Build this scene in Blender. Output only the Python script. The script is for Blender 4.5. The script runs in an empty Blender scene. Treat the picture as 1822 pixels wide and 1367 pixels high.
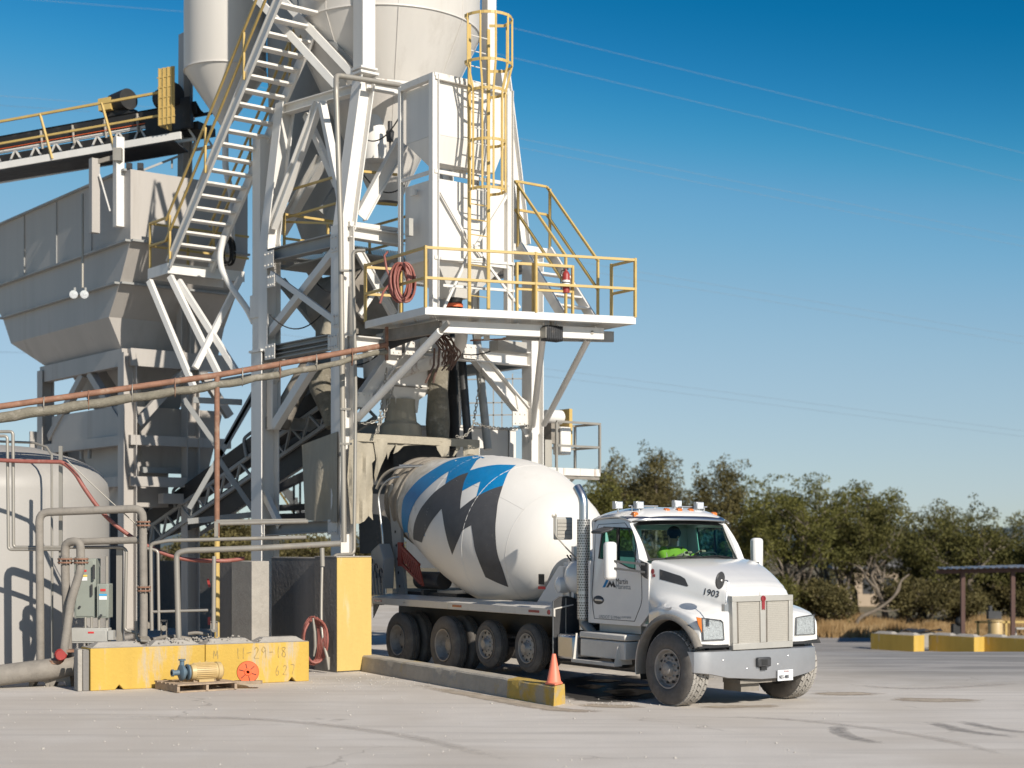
import bpy, bmesh, math, random
from mathutils import Vector, Matrix
from mathutils.geometry import delaunay_2d_cdt
from mathutils.bvhtree import BVHTree
random.seed(7)
R = math.radians
COL = bpy.context.scene.collection
# ---------------------------------------------------------------- survey: photo measurements -> metres
FX, HH, CX, HY = 2800., 2.4, 911., 967.
def V(*a): return Vector(a)
ZZ = V(0, 0, 1)
def at(px, py, Y): return V((px-CX)/FX*Y, Y, HH-(py-HY)/FX*Y)
def gz(x, y):
    def s(t): t = max(0, min(1, t)); return t*t*(3-2*t)
    return -1.6*s((y-32)/26)*s((x-2)/6)
def gr(px, py, z=0): return at(px, py, (HH-z)*FX/(py-HY))
class Frame:
    def __init__(s, ox, oy, ang, oz=0):
        s.O = V(ox, oy, oz); s.a = ang; s.X = V(math.cos(ang), math.sin(ang), 0); s.Y = V(-math.sin(ang), math.cos(ang), 0)
    def w(s, x, y, z): return s.O+s.X*x+s.Y*y+ZZ*z
    def l(s, p):
        d = p-s.O; return V(d.dot(s.X), d.dot(s.Y), d.z)
    def p(s, px, py, x=None, y=None, z=None):
        C = V(0, 0, HH); d = V((px-CX)/FX, 1, -(py-HY)/FX)
        if x is not None: n, k = s.X, x
        elif y is not None: n, k = s.Y, y
        else: n, k = ZZ, z
        t = (k-(C-s.O).dot(n))/d.dot(n)
        return C+d*t
# ---------------------------------------------------------------- mesh builder
def perp(d, up):
    d = d.normalized()
    if abs(d.dot(up)) > .995: up = V(1, 0, 0) if abs(d.x) < .9 else V(0, 1, 0)
    s = d.cross(up).normalized(); u = s.cross(d).normalized()
    return d, s, u
class MB:
    def __init__(s): s.v = []; s.f = []; s.marks = []
    def mark(s, i): s.marks.append((len(s.f), i)); return s
    def add(s, vs, fs):
        k = len(s.v); s.v += [Vector(v) for v in vs]; s.f += [[i+k for i in f] for f in fs]; return s
    def box(s, c, sx, sy, sz, ax=None):
        X, Y, Zv = ax or (V(1, 0, 0), V(0, 1, 0), ZZ)
        c = Vector(c); vs = [c+X*(sx/2*i)+Y*(sy/2*j)+Zv*(sz/2*k) for i in (-1, 1) for j in (-1, 1) for k in (-1, 1)]
        return s.add(vs, [(0, 1, 3, 2), (4, 6, 7, 5), (0, 4, 5, 1), (2, 3, 7, 6), (0, 2, 6, 4), (1, 5, 7, 3)])
    def bx(s, x0, x1, y0, y1, z0, z1): return s.box(((x0+x1)/2, (y0+y1)/2, (z0+z1)/2), x1-x0, y1-y0, z1-z0)
    def bar(s, p0, p1, w, h=None, up=ZZ):
        h = h or w; p0 = Vector(p0); p1 = Vector(p1); d, sd, u = perp(p1-p0, up)
        return s.box((p0+p1)/2, (p1-p0).length, w, h, (d, sd, u))
    def ib(s, p0, p1, w, h, up=ZZ, t=.022):       # I section, h along up, w across
        p0 = Vector(p0); p1 = Vector(p1); d, sd, u = perp(p1-p0, up); L = (p1-p0).length; m = (p0+p1)/2
        s.box(m+u*(h-t)/2, L, w, t, (d, sd, u)); s.box(m-u*(h-t)/2, L, w, t, (d, sd, u)); s.box(m, L-.004, t*.7, h-2*t, (d, sd, u)); return s
    def ch(s, p0, p1, w, h, up=ZZ, t=.015, side=1):
        p0 = Vector(p0); p1 = Vector(p1); d, sd, u = perp(p1-p0, up); L = (p1-p0).length; m = (p0+p1)/2
        s.box(m+u*(h-t)/2, L, w, t, (d, sd, u)); s.box(m-u*(h-t)/2, L, w, t, (d, sd, u)); s.box(m+sd*side*(w-t)/2, L-.003, t, h-2*t, (d, sd, u)); return s
    def tube(s, pts, r, n=10, caps=True, rs=None):
        pts = [Vector(p) for p in pts]; k = len(s.v); m = len(pts)
        t0 = (pts[1]-pts[0]).normalized(); _, a, b = perp(t0, ZZ)
        for i, p in enumerate(pts):
            t = ((pts[min(i+1, m-1)]-pts[i]).normalized()+(pts[i]-pts[max(i-1, 0)]).normalized())
            t = t.normalized() if t.length > 1e-6 else t0
            a = (a-t*a.dot(t)).normalized(); b = t.cross(a)
            rr = rs[i] if rs else r
            for j in range(n):
                an = 2*math.pi*j/n; s.v.append(p+(a*math.cos(an)+b*math.sin(an))*rr)
        for i in range(m-1):
            for j in range(n):
                s.f.append([k+i*n+j, k+i*n+(j+1) % n, k+(i+1)*n+(j+1) % n, k+(i+1)*n+j])
        if caps: s.f.append([k+j for j in range(n)][::-1]); s.f.append([k+(m-1)*n+j for j in range(n)])
        return s
    def pipe(s, pts, r, n=10, bend=None):          # rounded corners
        pts = [Vector(p) for p in pts]; out = [pts[0]]; bend = bend or r*2.2
        for i in range(1, len(pts)-1):
            a, b, c = pts[i-1], pts[i], pts[i+1]; l = min(bend, (a-b).length*.45, (c-b).length*.45)
            p = b+(a-b).normalized()*l; q = b+(c-b).normalized()*l
            for t in (0, .25, .5, .75, 1): out.append(p*(1-t)**2+b*2*t*(1-t)+q*t*t)
        out.append(pts[-1]); return s.tube(out, r, n)
    def lathe(s, prof, org, ax, n=32, ref=None, caps=(False, False), mod=None, a0=0., a1=2*math.pi):
        org = Vector(org); ax = Vector(ax).normalized(); _, a, b = perp(ax, ref or ZZ); k = len(s.v); full = abs(a1-a0-2*math.pi) < 1e-6
        nn = n if full else n+1
        for (t, r) in prof:
            for j in range(nn):
                an = a0+(a1-a0)*j/n; rr = mod(t, r, an) if mod else r
                s.v.append(org+ax*t+(a*math.cos(an)+b*math.sin(an))*rr)
        for i in range(len(prof)-1):
            for j in range(n):
                s.f.append([k+i*nn+j, k+i*nn+(j+1) % nn, k+(i+1)*nn+(j+1) % nn, k+(i+1)*nn+j])
        if caps[0]: s.f.append([k+j for j in range(nn)][::-1])
        if caps[1]: s.f.append([k+(len(prof)-1)*nn+j for j in range(nn)])
        return s
    def cyl(s, p0, p1, r, n=20): p0 = Vector(p0); p1 = Vector(p1); return s.tube([p0, p1], r, n)
    def prism(s, pts, d):
        pts = [Vector(p) for p in pts]; d = Vector(d); n = len(pts)
        return s.add(pts+[p+d for p in pts], [list(range(n))[::-1], list(range(n, 2*n))]+[[i, (i+1) % n, n+(i+1) % n, n+i] for i in range(n)])
    def grid(s, rows, close=False):
        m = len(rows[0]); k = len(s.v)
        for r in rows: s.v += [Vector(p) for p in r]
        for i in range(len(rows)-1):
            for j in range(m-1 if not close else m):
                s.f.append([k+i*m+j, k+i*m+(j+1) % m, k+(i+1)*m+(j+1) % m, k+(i+1)*m+j])
        return s
    def sphere(s, c, r, n=14, sc=(1, 1, 1)):
        c = Vector(c); rows = []
        for i in range(n//2+1):
            th = math.pi*i/(n//2); rr = max(math.sin(th), .001)
            rows.append([c+V(math.cos(2*math.pi*j/n)*rr*sc[0], math.sin(2*math.pi*j/n)*rr*sc[1], math.cos(th)*sc[2])*r for j in range(n)])
        return s.grid(rows[::-1], close=True)
    def scl(s, c, k): s.v = [c+(v-c)*k for v in s.v]; return s
    def build(s, name, m, parent=None, local=False, bev=0, sub=0, label=None, flip=False):
        me = bpy.data.meshes.new(name)
        vs = s.v
        if parent is not None and not local:
            M = ROOTM[parent.name].inverted(); vs = [M @ v for v in vs]
        me.from_pydata(vs, [], s.f); me.update()
        bm = bmesh.new(); bm.from_mesh(me); bmesh.ops.recalc_face_normals(bm, faces=bm.faces)
        if flip: bmesh.ops.reverse_faces(bm, faces=bm.faces)
        bm.to_mesh(me); bm.free()
        me.polygons.foreach_set('use_smooth', [True]*len(me.polygons)); me.set_sharp_from_angle(angle=R(38))
        for q in (m if isinstance(m, list) else [m]): me.materials.append(q)
        if s.marks:
            mi = [0]*len(me.polygons)
            for k, (st, i) in enumerate(s.marks):
                for j in range(st, s.marks[k+1][0] if k+1 < len(s.marks) else len(mi)): mi[j] = i
            me.polygons.foreach_set('material_index', mi)
        o = bpy.data.objects.new(name, me); COL.objects.link(o)
        if parent is not None:
            o.parent = parent; ROOTM[o.name] = ROOTM[parent.name]
        else: ROOTM[o.name] = Matrix()
        if bev:
            b = o.modifiers.new('b', 'BEVEL'); b.width = bev; b.segments = 2; b.limit_method = 'ANGLE'; b.harden_normals = False
        if sub:
            b = o.modifiers.new('s', 'SUBSURF'); b.levels = sub; b.render_levels = sub
        if label: o['label'] = label
        return o
ROOTM = {}
def thing(name, label, cat, loc=(0, 0, 0), rot=0, group=None):
    o = bpy.data.objects.new(name, None); COL.objects.link(o); o.location = loc; o.rotation_euler = (0, 0, rot); o.empty_display_size = .3
    o['label'] = label; o['category'] = cat
    if group: o['group'] = group
    ROOTM[o.name] = Matrix.Translation(Vector(loc)) @ Matrix.Rotation(rot, 4, 'Z')
    return o
def single(mb, name, m, label, cat, group=None, kind=None, bev=0, sub=0):
    xs = [v.x for v in mb.v]; ys = [v.y for v in mb.v]; zs = [v.z for v in mb.v]
    c = V((min(xs)+max(xs))/2, (min(ys)+max(ys))/2, min(zs)); mb.v = [v-c for v in mb.v]
    o = mb.build(name, m, bev=bev, sub=sub); o.location = c; ROOTM[o.name] = Matrix.Translation(c)
    if label: o['label'] = label
    if cat: o['category'] = cat
    if group: o['group'] = group
    if kind: o['kind'] = kind
    return o
def dup(root, loc=None, rot=None, label=None, parent=None):
    r = root.copy(); COL.objects.link(r)
    if loc is not None: r.location = loc
    if rot is not None: r.rotation_euler = rot
    if label: r['label'] = label
    if parent is not None: r.parent = parent
    for c in list(root.children):
        dup(c, parent=r)
    ROOTM[r.name] = ROOTM.get(root.name, Matrix())
    return r
def cat_rom(pts, n, closed=False):
    out = []; m = len(pts)
    for i in range(m-1 if not closed else m):
        if closed: p = [pts[(i+k) % m] for k in (-1, 0, 1, 2)]
        else: p = [pts[max(i-1, 0)], pts[i], pts[i+1], pts[min(i+2, m-1)]]
        for k in range(n):
            t = k/n
            out.append(.5*((2*p[1])+(p[2]-p[0])*t+(2*p[0]-5*p[1]+4*p[2]-p[3])*t*t+(3*p[1]-p[0]-3*p[2]+p[3])*t**3))
    if not closed: out.append(pts[-1])
    return [Vector(p) for p in out]
def smooth_loft(secs, nu, nv):
    rows = [cat_rom([Vector(p) for p in s], nv) for s in secs]
    cols = list(zip(*rows)); cols = [cat_rom(list(c), nu) for c in cols]
    return [list(r) for r in zip(*cols)]
def sag(p, q, d, n=14):
    p = Vector(p); q = Vector(q); return [p.lerp(q, i/n)-ZZ*d*4*(i/n)*(1-i/n) for i in range(n+1)]
def text_mb(txt, size, org, xd, ud, ext=.001, sx=1., off=0., align='LEFT', shear=0):
    cu = bpy.data.curves.new('t', 'FONT'); cu.body = txt; cu.size = size; cu.extrude = ext; cu.offset = off; cu.align_x = align; cu.shear = shear; cu.resolution_u = 3
    o = bpy.data.objects.new('t', cu); COL.objects.link(o); dg = bpy.context.evaluated_depsgraph_get()
    me = bpy.data.meshes.new_from_object(o.evaluated_get(dg)); xd = Vector(xd).normalized(); ud = Vector(ud).normalized(); nd = xd.cross(ud); org = Vector(org)
    mb = MB(); mb.add([org+xd*(v.co.x*sx)+ud*v.co.y+nd*v.co.z for v in me.vertices], [list(p.vertices) for p in me.polygons])
    bpy.data.objects.remove(o); bpy.data.curves.remove(cu); bpy.data.meshes.remove(me)
    return mb
# ---------------------------------------------------------------- materials
def mat(name, col, rough=.6, metal=0., var=.12, scale=3., bump=0., bsc=60., dirt=None, damt=.4, dsc=1.2, streak=0., spec=.5, coat=0., dcon=.12):
    m = bpy.data.materials.new(name); m.use_nodes = True; nt = m.node_tree; N = nt.nodes; L = nt.links
    b = N['Principled BSDF']; b.inputs['Roughness'].default_value = rough; b.inputs['Metallic'].default_value = metal
    b.inputs['Specular IOR Level'].default_value = spec; b.inputs['Coat Weight'].default_value = coat; b.inputs['Coat Roughness'].default_value = .08
    tc = N.new('ShaderNodeTexCoord'); mp = N.new('ShaderNodeMapping'); L.new(tc.outputs['Object'], mp.inputs[0])
    if streak: mp.inputs['Scale'].default_value = (1, 1, 1/(1+streak*6))
    n1 = N.new('ShaderNodeTexNoise'); n1.inputs['Scale'].default_value = scale; n1.inputs['Detail'].default_value = 8; n1.inputs['Roughness'].default_value = .65
    L.new(mp.outputs[0], n1.inputs['Vector'])
    mx = N.new('ShaderNodeMix'); mx.data_type = 'RGBA'; c = col
    mx.inputs[6].default_value = (*[x*(1-var) for x in c], 1); mx.inputs[7].default_value = (*[min(1, x*(1+var)) for x in c], 1)
    rm = N.new('ShaderNodeMapRange'); rm.inputs[1].default_value = .3; rm.inputs[2].default_value = .7
    L.new(n1.outputs[0], rm.inputs[0]); L.new(rm.outputs[0], mx.inputs[0]); out = mx.outputs[2]
    if dirt:
        n2 = N.new('ShaderNodeTexNoise'); n2.inputs['Scale'].default_value = dsc; n2.inputs['Detail'].default_value = 10; n2.inputs['Roughness'].default_value = .7
        L.new(mp.outputs[0], n2.inputs['Vector'])
        r2 = N.new('ShaderNodeMapRange'); r2.inputs[1].default_value = .72-damt*.45; r2.inputs[2].default_value = r2.inputs[1].default_value+dcon; r2.inputs[4].default_value = .85
        L.new(n2.outputs[0], r2.inputs[0])
        m2 = N.new('ShaderNodeMix'); m2.data_type = 'RGBA'; m2.inputs[7].default_value = (*dirt, 1); L.new(out, m2.inputs[6]); L.new(r2.outputs[0], m2.inputs[0]); out = m2.outputs[2]
        r3 = N.new('ShaderNodeMapRange'); r3.inputs[3].default_value = rough; r3.inputs[4].default_value = min(1, max(rough, .75)); L.new(r2.outputs[0], r3.inputs[0]); L.new(r3.outputs[0], b.inputs['Roughness'])
    L.new(out, b.inputs['Base Color'])
    if bump:
        n3 = N.new('ShaderNodeTexNoise'); n3.inputs['Scale'].default_value = bsc; n3.inputs['Detail'].default_value = 6; L.new(tc.outputs['Object'], n3.inputs['Vector'])
        bp = N.new('ShaderNodeBump'); bp.inputs['Strength'].default_value = bump; bp.inputs['Distance'].default_value = .02; L.new(n3.outputs[0], bp.inputs['Height']); L.new(bp.outputs[0], b.inputs['Normal'])
    return m
def holes(m, col, scale, thr, sq=True, axes='xz', lw=None):        # dotted or wired pattern inside a material (perforated sheet, expanded mesh)
    nt = m.node_tree; N = nt.nodes; L = nt.links; b = N['Principled BSDF']; src = b.inputs['Base Color'].links[0].from_socket
    tc = N.new('ShaderNodeTexCoord'); w = N.new('ShaderNodeTexVoronoi'); w.inputs['Scale'].default_value = scale; w.inputs['Randomness'].default_value = 0
    L.new(tc.outputs['Object'], w.inputs['Vector']); c = N.new('ShaderNodeMath'); c.operation = 'LESS_THAN'; c.inputs[1].default_value = thr; L.new(w.outputs['Distance'], c.inputs[0])
    mx = N.new('ShaderNodeMix'); mx.data_type = 'RGBA'; mx.inputs[7].default_value = (*col, 1); L.new(src, mx.inputs[6]); L.new(c.outputs[0], mx.inputs[0]); L.new(mx.outputs[2], b.inputs['Base Color'])
    return m
DUST = (.34, .30, .24)
M = {}
M['white'] = mat('white_steel', (.69, .665, .625), .5, var=.07, scale=2, dirt=(.30, .255, .205), damt=.22, dsc=1.6, streak=1.6, bump=.05, bsc=9, dcon=.22)
M['whiterust'] = mat('rusty_white_steel', (.67, .64, .59), .5, var=.08, scale=3, dirt=(.22, .10, .05), damt=.34, dsc=3, streak=1.5, dcon=.10)
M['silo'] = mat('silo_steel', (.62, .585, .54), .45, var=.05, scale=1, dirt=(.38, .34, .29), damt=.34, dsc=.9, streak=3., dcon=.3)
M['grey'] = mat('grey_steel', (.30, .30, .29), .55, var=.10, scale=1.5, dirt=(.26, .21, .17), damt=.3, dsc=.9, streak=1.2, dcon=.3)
M['bin'] = mat('bin_steel', (.40, .37, .34), .5, var=.10, scale=.8, dirt=(.22, .185, .15), damt=.34, dsc=.8, streak=2.2, dcon=.25)
M['dusty'] = mat('dusty_steel', (.235, .21, .18), .8, var=.2, scale=4, dirt=(.12, .105, .09), damt=.3, dsc=2, bump=.3, bsc=30, dcon=.25)
M['yel'] = mat('yellow_rail_paint', (.53, .37, .125), .45, var=.1, scale=5, dirt=(.50, .36, .16), damt=.2, dsc=3)
M['yelblock'] = mat('yellow_block_paint', (.53, .345, .065), .8, var=.10, scale=2.5, dirt=(.42, .37, .30), damt=.36, dsc=2.4, streak=.8, bump=.5, bsc=18, dcon=.10)
M['yelpillar'] = mat('faded_yellow_paint', (.56, .395, .125), .8, var=.08, scale=2, dirt=(.60, .57, .52), damt=.22, dsc=1.0, streak=.8, bump=.4, bsc=14, dcon=.14)
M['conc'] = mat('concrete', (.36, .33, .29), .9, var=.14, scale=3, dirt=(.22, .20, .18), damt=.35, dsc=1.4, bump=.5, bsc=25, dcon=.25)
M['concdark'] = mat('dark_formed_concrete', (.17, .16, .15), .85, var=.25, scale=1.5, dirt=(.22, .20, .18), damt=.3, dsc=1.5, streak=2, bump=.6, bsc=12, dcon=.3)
M['kerb'] = mat('worn_kerb_concrete', (.38, .345, .29), .9, var=.15, scale=3, dirt=(.46, .34, .12), damt=.30, dsc=1.6, bump=.6, bsc=20, dcon=.12)
M['tank'] = mat('tank_plastic', (.345, .325, .30), .5, var=.04, scale=1.5, dirt=(.48, .44, .39), damt=.25, dsc=.8, streak=1, dcon=.3)
M['rust'] = mat('rusty_pipe', (.24, .12, .075), .75, var=.25, scale=8, dirt=(.34, .24, .17), damt=.4, dsc=3, bump=.2)
M['wrap'] = mat('wrapped_hose', (.19, .17, .13), .9, var=.2, scale=9, dirt=(.32, .29, .24), damt=.4, dsc=5, bump=.8, bsc=40)
M['redhose'] = mat('red_rubber_hose', (.28, .09, .07), .55, var=.15, scale=8, dirt=(.36, .20, .16), damt=.35, dsc=6)
M['black'] = mat('black_rubber', (.018, .018, .018), .6, var=.2, scale=5, dirt=(.07, .06, .055), damt=.35, dsc=3)
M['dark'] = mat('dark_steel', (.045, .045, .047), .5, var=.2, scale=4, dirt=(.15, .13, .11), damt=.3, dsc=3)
M['canvas'] = mat('dusty_canvas', (.36, .32, .25), .95, var=.12, scale=3, dirt=(.22, .195, .16), damt=.32, dsc=1.8, streak=.8, bump=.7, bsc=14, dcon=.3)
M['truck'] = mat('white_truck_paint', (.73, .715, .69), .22, var=.03, scale=2, dirt=(.55, .52, .47), damt=.14, dsc=1.6, coat=.6, dcon=.3)
M['trucklow'] = mat('dusty_truck_paint', (.60, .57, .52), .45, var=.08, scale=3, dirt=(.42, .38, .32), damt=.4, dsc=3, dcon=.3)
M['drum'] = mat('drum_paint', (.68, .65, .605), .55, var=.04, scale=1.2, dirt=(.55, .51, .45), damt=.30, dsc=.9, streak=.5, spec=.3, dcon=.3)
M['drumdirt'] = mat('caked_drum_paint', (.22, .19, .155), .8, var=.25, scale=2.5, dirt=(.45, .41, .34), damt=.42, dsc=1.6, bump=.4, bsc=20, dcon=.2)
M['blue'] = mat('blue_drum_graphic', (.003, .185, .42), .55, var=.08, scale=6, dirt=(.03, .25, .46), damt=.30, dsc=9, spec=.3)
M['char'] = mat('charcoal_drum_graphic', (.066, .066, .070), .6, var=.1, scale=6, dirt=(.12, .115, .11), damt=.28, dsc=10, spec=.3)
M['logo'] = mat('lettering_paint', (.02, .022, .03), .5)
M['logogrey'] = mat('grey_lettering_paint', (.25, .27, .29), .5)
M['alu'] = mat('dull_aluminium', (.55, .55, .55), .35, 1., var=.06, scale=4, dirt=(.42, .38, .33), damt=.3, dsc=2.5, dcon=.3)
M['chrome'] = mat('polished_steel', (.60, .60, .60), .34, 1., var=.03, scale=3)
M['bump'] = mat('brushed_bumper', (.44, .44, .45), .36, .7, var=.05, scale=5, dirt=(.45, .43, .40), damt=.22, dsc=3, bump=.05, bsc=12, dcon=.3)
def perforated():
    m = mat('perforated_shield', (.56, .55, .53), .35, .8, var=.05); nt = m.node_tree; N = nt.nodes; L = nt.links; b = N['Principled BSDF']; src = b.inputs['Base Color'].links[0].from_socket
    tc = N.new('ShaderNodeTexCoord'); sx = N.new('ShaderNodeSeparateXYZ'); L.new(tc.outputs['Object'], sx.inputs[0])
    def mt(op, a, b_=None):
        x = N.new('ShaderNodeMath'); x.operation = op
        for i, q in enumerate((a, b_)):
            if q is None: continue
            if isinstance(q, (int, float)): x.inputs[i].default_value = q
            else: L.new(q, x.inputs[i])
        return x.outputs[0]
    an = mt('ARCTAN2', mt('ADD', sx.outputs[1], -.30), mt('ADD', sx.outputs[0], 2.58)); z = mt('MULTIPLY', sx.outputs[2], 24); row = mt('FLOOR', z)
    u = mt('ADD', mt('MULTIPLY', an, 18/6.2832), mt('MULTIPLY', mt('MODULO', row, 2), .5)); fu = mt('SUBTRACT', mt('FRACT', u), .5); fz = mt('SUBTRACT', mt('FRACT', z), .5)
    d = mt('SQRT', mt('ADD', mt('MULTIPLY', fu, fu), mt('MULTIPLY', fz, fz))); c = mt('LESS_THAN', d, .29)
    mx = N.new('ShaderNodeMix'); mx.data_type = 'RGBA'; mx.inputs[7].default_value = (.02, .02, .02, 1); L.new(src, mx.inputs[6]); L.new(c, mx.inputs[0]); L.new(mx.outputs[2], b.inputs['Base Color']); L.new(mt('SUBTRACT', .8, mt('MULTIPLY', c, .8)), b.inputs['Metallic'])
    return m
M['perf'] = perforated()
M['tyre'] = mat('tyre_rubber', (.115, .103, .092), .85, var=.25, scale=6, dirt=(.22, .195, .165), damt=.44, dsc=4, bump=.3, bsc=30, dcon=.3)
M['tread'] = mat('dusty_tread', (.36, .335, .30), .9, var=.15, scale=8, dirt=(.16, .14, .12), damt=.3, dsc=6, bump=.4, bsc=50)
M['rim'] = mat('dusty_rim', (.34, .31, .28), .6, .3, var=.2, scale=9, dirt=(.24, .21, .18), damt=.4, dsc=6)
M['rimlt'] = mat('alloy_rim', (.33, .31, .285), .5, .35, var=.12, scale=6, dirt=(.30, .27, .23), damt=.35, dsc=6)
M['amber'] = mat('amber_lens', (.60, .16, .02), .25, coat=.5)
M['redlens'] = mat('red_reflector', (.26, .025, .03), .3, coat=.4)
M['lamp'] = mat('lamp_reflector', (.66, .68, .70), .12, .25, var=.3, scale=40)
M['grille'] = mat('dusty_grille_surround', (.46, .44, .40), .45, .35, var=.08, scale=4)
M['screen'] = mat('grille_screen', (.40, .375, .33), .6, .2, var=.12, scale=60)
M['cab'] = mat('cab_lining', (.13, .13, .14), .8)
M['cabinet'] = mat('green_grey_cabinet', (.26, .28, .245), .5, var=.06, scale=3, dirt=(.33, .31, .27), damt=.25, dsc=3)
M['boxgrey'] = mat('light_grey_box', (.40, .39, .36), .55, var=.08, scale=3, dirt=(.30, .28, .24), damt=.3, dsc=3)
M['label_w'] = mat('sticker_white', (.75, .75, .75), .5); M['label_y'] = mat('sticker_yellow', (.75, .55, .1), .5); M['label_r'] = mat('sticker_red', (.6, .04, .04), .5); M['label_b'] = mat('sticker_blue', (.05, .35, .65), .5)
M['motor'] = mat('tan_motor_paint', (.52, .38, .18), .45, var=.1, scale=5, dirt=(.40, .33, .22), damt=.3, dsc=5)
M['bluegrey'] = mat('blue_grey_casting', (.10, .15, .19), .5, var=.15, scale=5, dirt=(.25, .24, .22), damt=.25, dsc=5)
M['orange'] = mat('orange_paint', (.80, .15, .05), .5, var=.1, scale=5, dirt=(.62, .22, .12), damt=.3, dsc=6)
M['cone'] = mat('cone_plastic', (.85, .22, .13), .5, var=.08, scale=5, dirt=(.60, .30, .22), damt=.25, dsc=5)
M['wood'] = mat('weathered_wood', (.36, .27, .19), .85, var=.25, scale=9, dirt=(.24, .19, .15), damt=.35, dsc=6)
M['redvalve'] = mat('red_valve_paint', (.32, .035, .03), .45, var=.15, scale=5, dirt=(.3, .15, .12), damt=.25, dsc=6)
M['redguard'] = mat('faded_red_guard', (.28, .045, .03), .6, var=.15, scale=5)
M['galv'] = mat('galvanised_pipe', (.33, .305, .265), .45, .35, var=.1, scale=5, dirt=(.36, .32, .26), damt=.35, dsc=3, streak=1)
M['bark'] = mat('bark', (.19, .155, .12), .95, var=.3, scale=3, bump=.8, bsc=8)
M['cable'] = mat('cable', (.20, .27, .34), .7)
M['hivis'] = mat('lime_vest', (.30, .34, .02), .8); M['skin'] = mat('skin', (.50, .28, .19), .55); M['denim'] = mat('dark_cloth', (.03, .035, .05), .9)
M['stone'] = mat('pale_stone', (.50, .47, .42), .9)
M['wallbeige'] = mat('beige_wall', (.42, .33, .24), .9, var=.2, scale=.5)
M['roofgrey'] = mat('roof_shingle', (.22, .21, .20), .9)
M['shed'] = mat('rusty_shelter_post', (.09, .045, .035), .7); M['shedroof'] = mat('shelter_roof', (.42, .42, .42), .5)
def glass(name, tint, gl=.05, ior=1.45):
    m = bpy.data.materials.new(name); m.use_nodes = True; nt = m.node_tree; N = nt.nodes; L = nt.links; N.remove(N['Principled BSDF'])
    t = N.new('ShaderNodeBsdfTransparent'); t.inputs[0].default_value = (*tint, 1); g = N.new('ShaderNodeBsdfGlossy'); g.inputs['Roughness'].default_value = gl
    f = N.new('ShaderNodeFresnel'); f.inputs[0].default_value = ior; x = N.new('ShaderNodeMixShader'); L.new(f.outputs[0], x.inputs[0]); L.new(t.outputs[0], x.inputs[1]); L.new(g.outputs[0], x.inputs[2])
    L.new(x.outputs[0], N['Material Output'].inputs[0]); return m
M['glass'] = glass('green_tinted_glass', (.62, .92, .92)); M['sideglass'] = glass('green_side_glass', (.30, .70, .60), ior=1.18); M['lens'] = glass('clear_lens', (.9, .92, .93))
def mesh_mat(name, col, scale, thr):            # see-through grating
    m = mat(name, col, .6); nt = m.node_tree; N = nt.nodes; L = nt.links; b = N['Principled BSDF']
    tc = N.new('ShaderNodeTexCoord'); w = N.new('ShaderNodeTexVoronoi'); w.inputs['Scale'].default_value = scale; w.inputs['Randomness'].default_value = 0
    L.new(tc.outputs['Object'], w.inputs['Vector']); c = N.new('ShaderNodeMath'); c.operation = 'GREATER_THAN'; c.inputs[1].default_value = thr; L.new(w.outputs['Distance'], c.inputs[0]); L.new(c.outputs[0], b.inputs['Alpha'])
    return m
M['grating'] = mesh_mat('steel_grating', (.5, .48, .44), 22, .38)
def leafmat(name, c1, c2, c3):
    m = bpy.data.materials.new(name); m.use_nodes = True; nt = m.node_tree; N = nt.nodes; L = nt.links; b = N['Principled BSDF']; b.inputs['Roughness'].default_value = .7; b.inputs['Specular IOR Level'].default_value = .2
    tc = N.new('ShaderNodeTexCoord'); n = N.new('ShaderNodeTexNoise'); n.inputs['Scale'].default_value = 1.3; n.inputs['Detail'].default_value = 5; L.new(tc.outputs['Object'], n.inputs['Vector'])
    r = N.new('ShaderNodeValToRGB'); r.color_ramp.elements[0].position = .3; r.color_ramp.elements[0].color = (*c1, 1); r.color_ramp.elements[1].position = .7; r.color_ramp.elements[1].color = (*c3, 1)
    e = r.color_ramp.elements.new(.5); e.color = (*c2, 1); L.new(n.outputs[0], r.inputs[0]); L.new(r.outputs[0], b.inputs['Base Color'])
    t = N.new('ShaderNodeBsdfTranslucent'); L.new(r.outputs[0], t.inputs[0]); x = N.new('ShaderNodeMixShader'); x.inputs[0].default_value = .25; L.new(b.outputs[0], x.inputs[1]); L.new(t.outputs[0], x.inputs[2]); L.new(x.outputs[0], N['Material Output'].inputs[0])
    return m
M['leaf1'] = leafmat('juniper_foliage', (.055, .055, .016), (.11, .105, .032), (.19, .17, .055))
M['leaf2'] = leafmat('oak_foliage', (.06, .062, .016), (.125, .12, .032), (.215, .20, .055))
M['leaf3'] = leafmat('brownish_foliage', (.07, .062, .024), (.135, .115, .046), (.21, .175, .07))
M['straw'] = leafmat('dry_grass', (.22, .13, .05), (.34, .22, .10), (.45, .32, .17))
# ---------------------------------------------------------------- camera, light, sky
sc = bpy.context.scene
cd = bpy.data.cameras.new('camera'); cam = bpy.data.objects.new('camera', cd); COL.objects.link(cam); sc.camera = cam
cam.location = (0, 0, HH); cam.rotation_euler = (R(90), 0, 0); cd.sensor_width = 36; cd.lens = FX/1822*36; cd.shift_y = (HY-683.5)/1822; cd.clip_end = 6000
cd.dof.use_dof = True; cd.dof.focus_distance = 26; cd.dof.aperture_fstop = 1.0
az = math.atan2(.575, -.817); el = R(30)
sd = V(math.sin(az)*math.cos(el), math.cos(az)*math.cos(el), math.sin(el))
sl = bpy.data.lights.new('sun', 'SUN'); sl.energy = 5.0; sl.angle = R(.55); sl.color = (1, .93, .82); so = bpy.data.objects.new('sun', sl); COL.objects.link(so)
so.rotation_euler = (-sd).to_track_quat('-Z', 'Y').to_euler(); so.location = (0, 0, 30)
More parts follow.
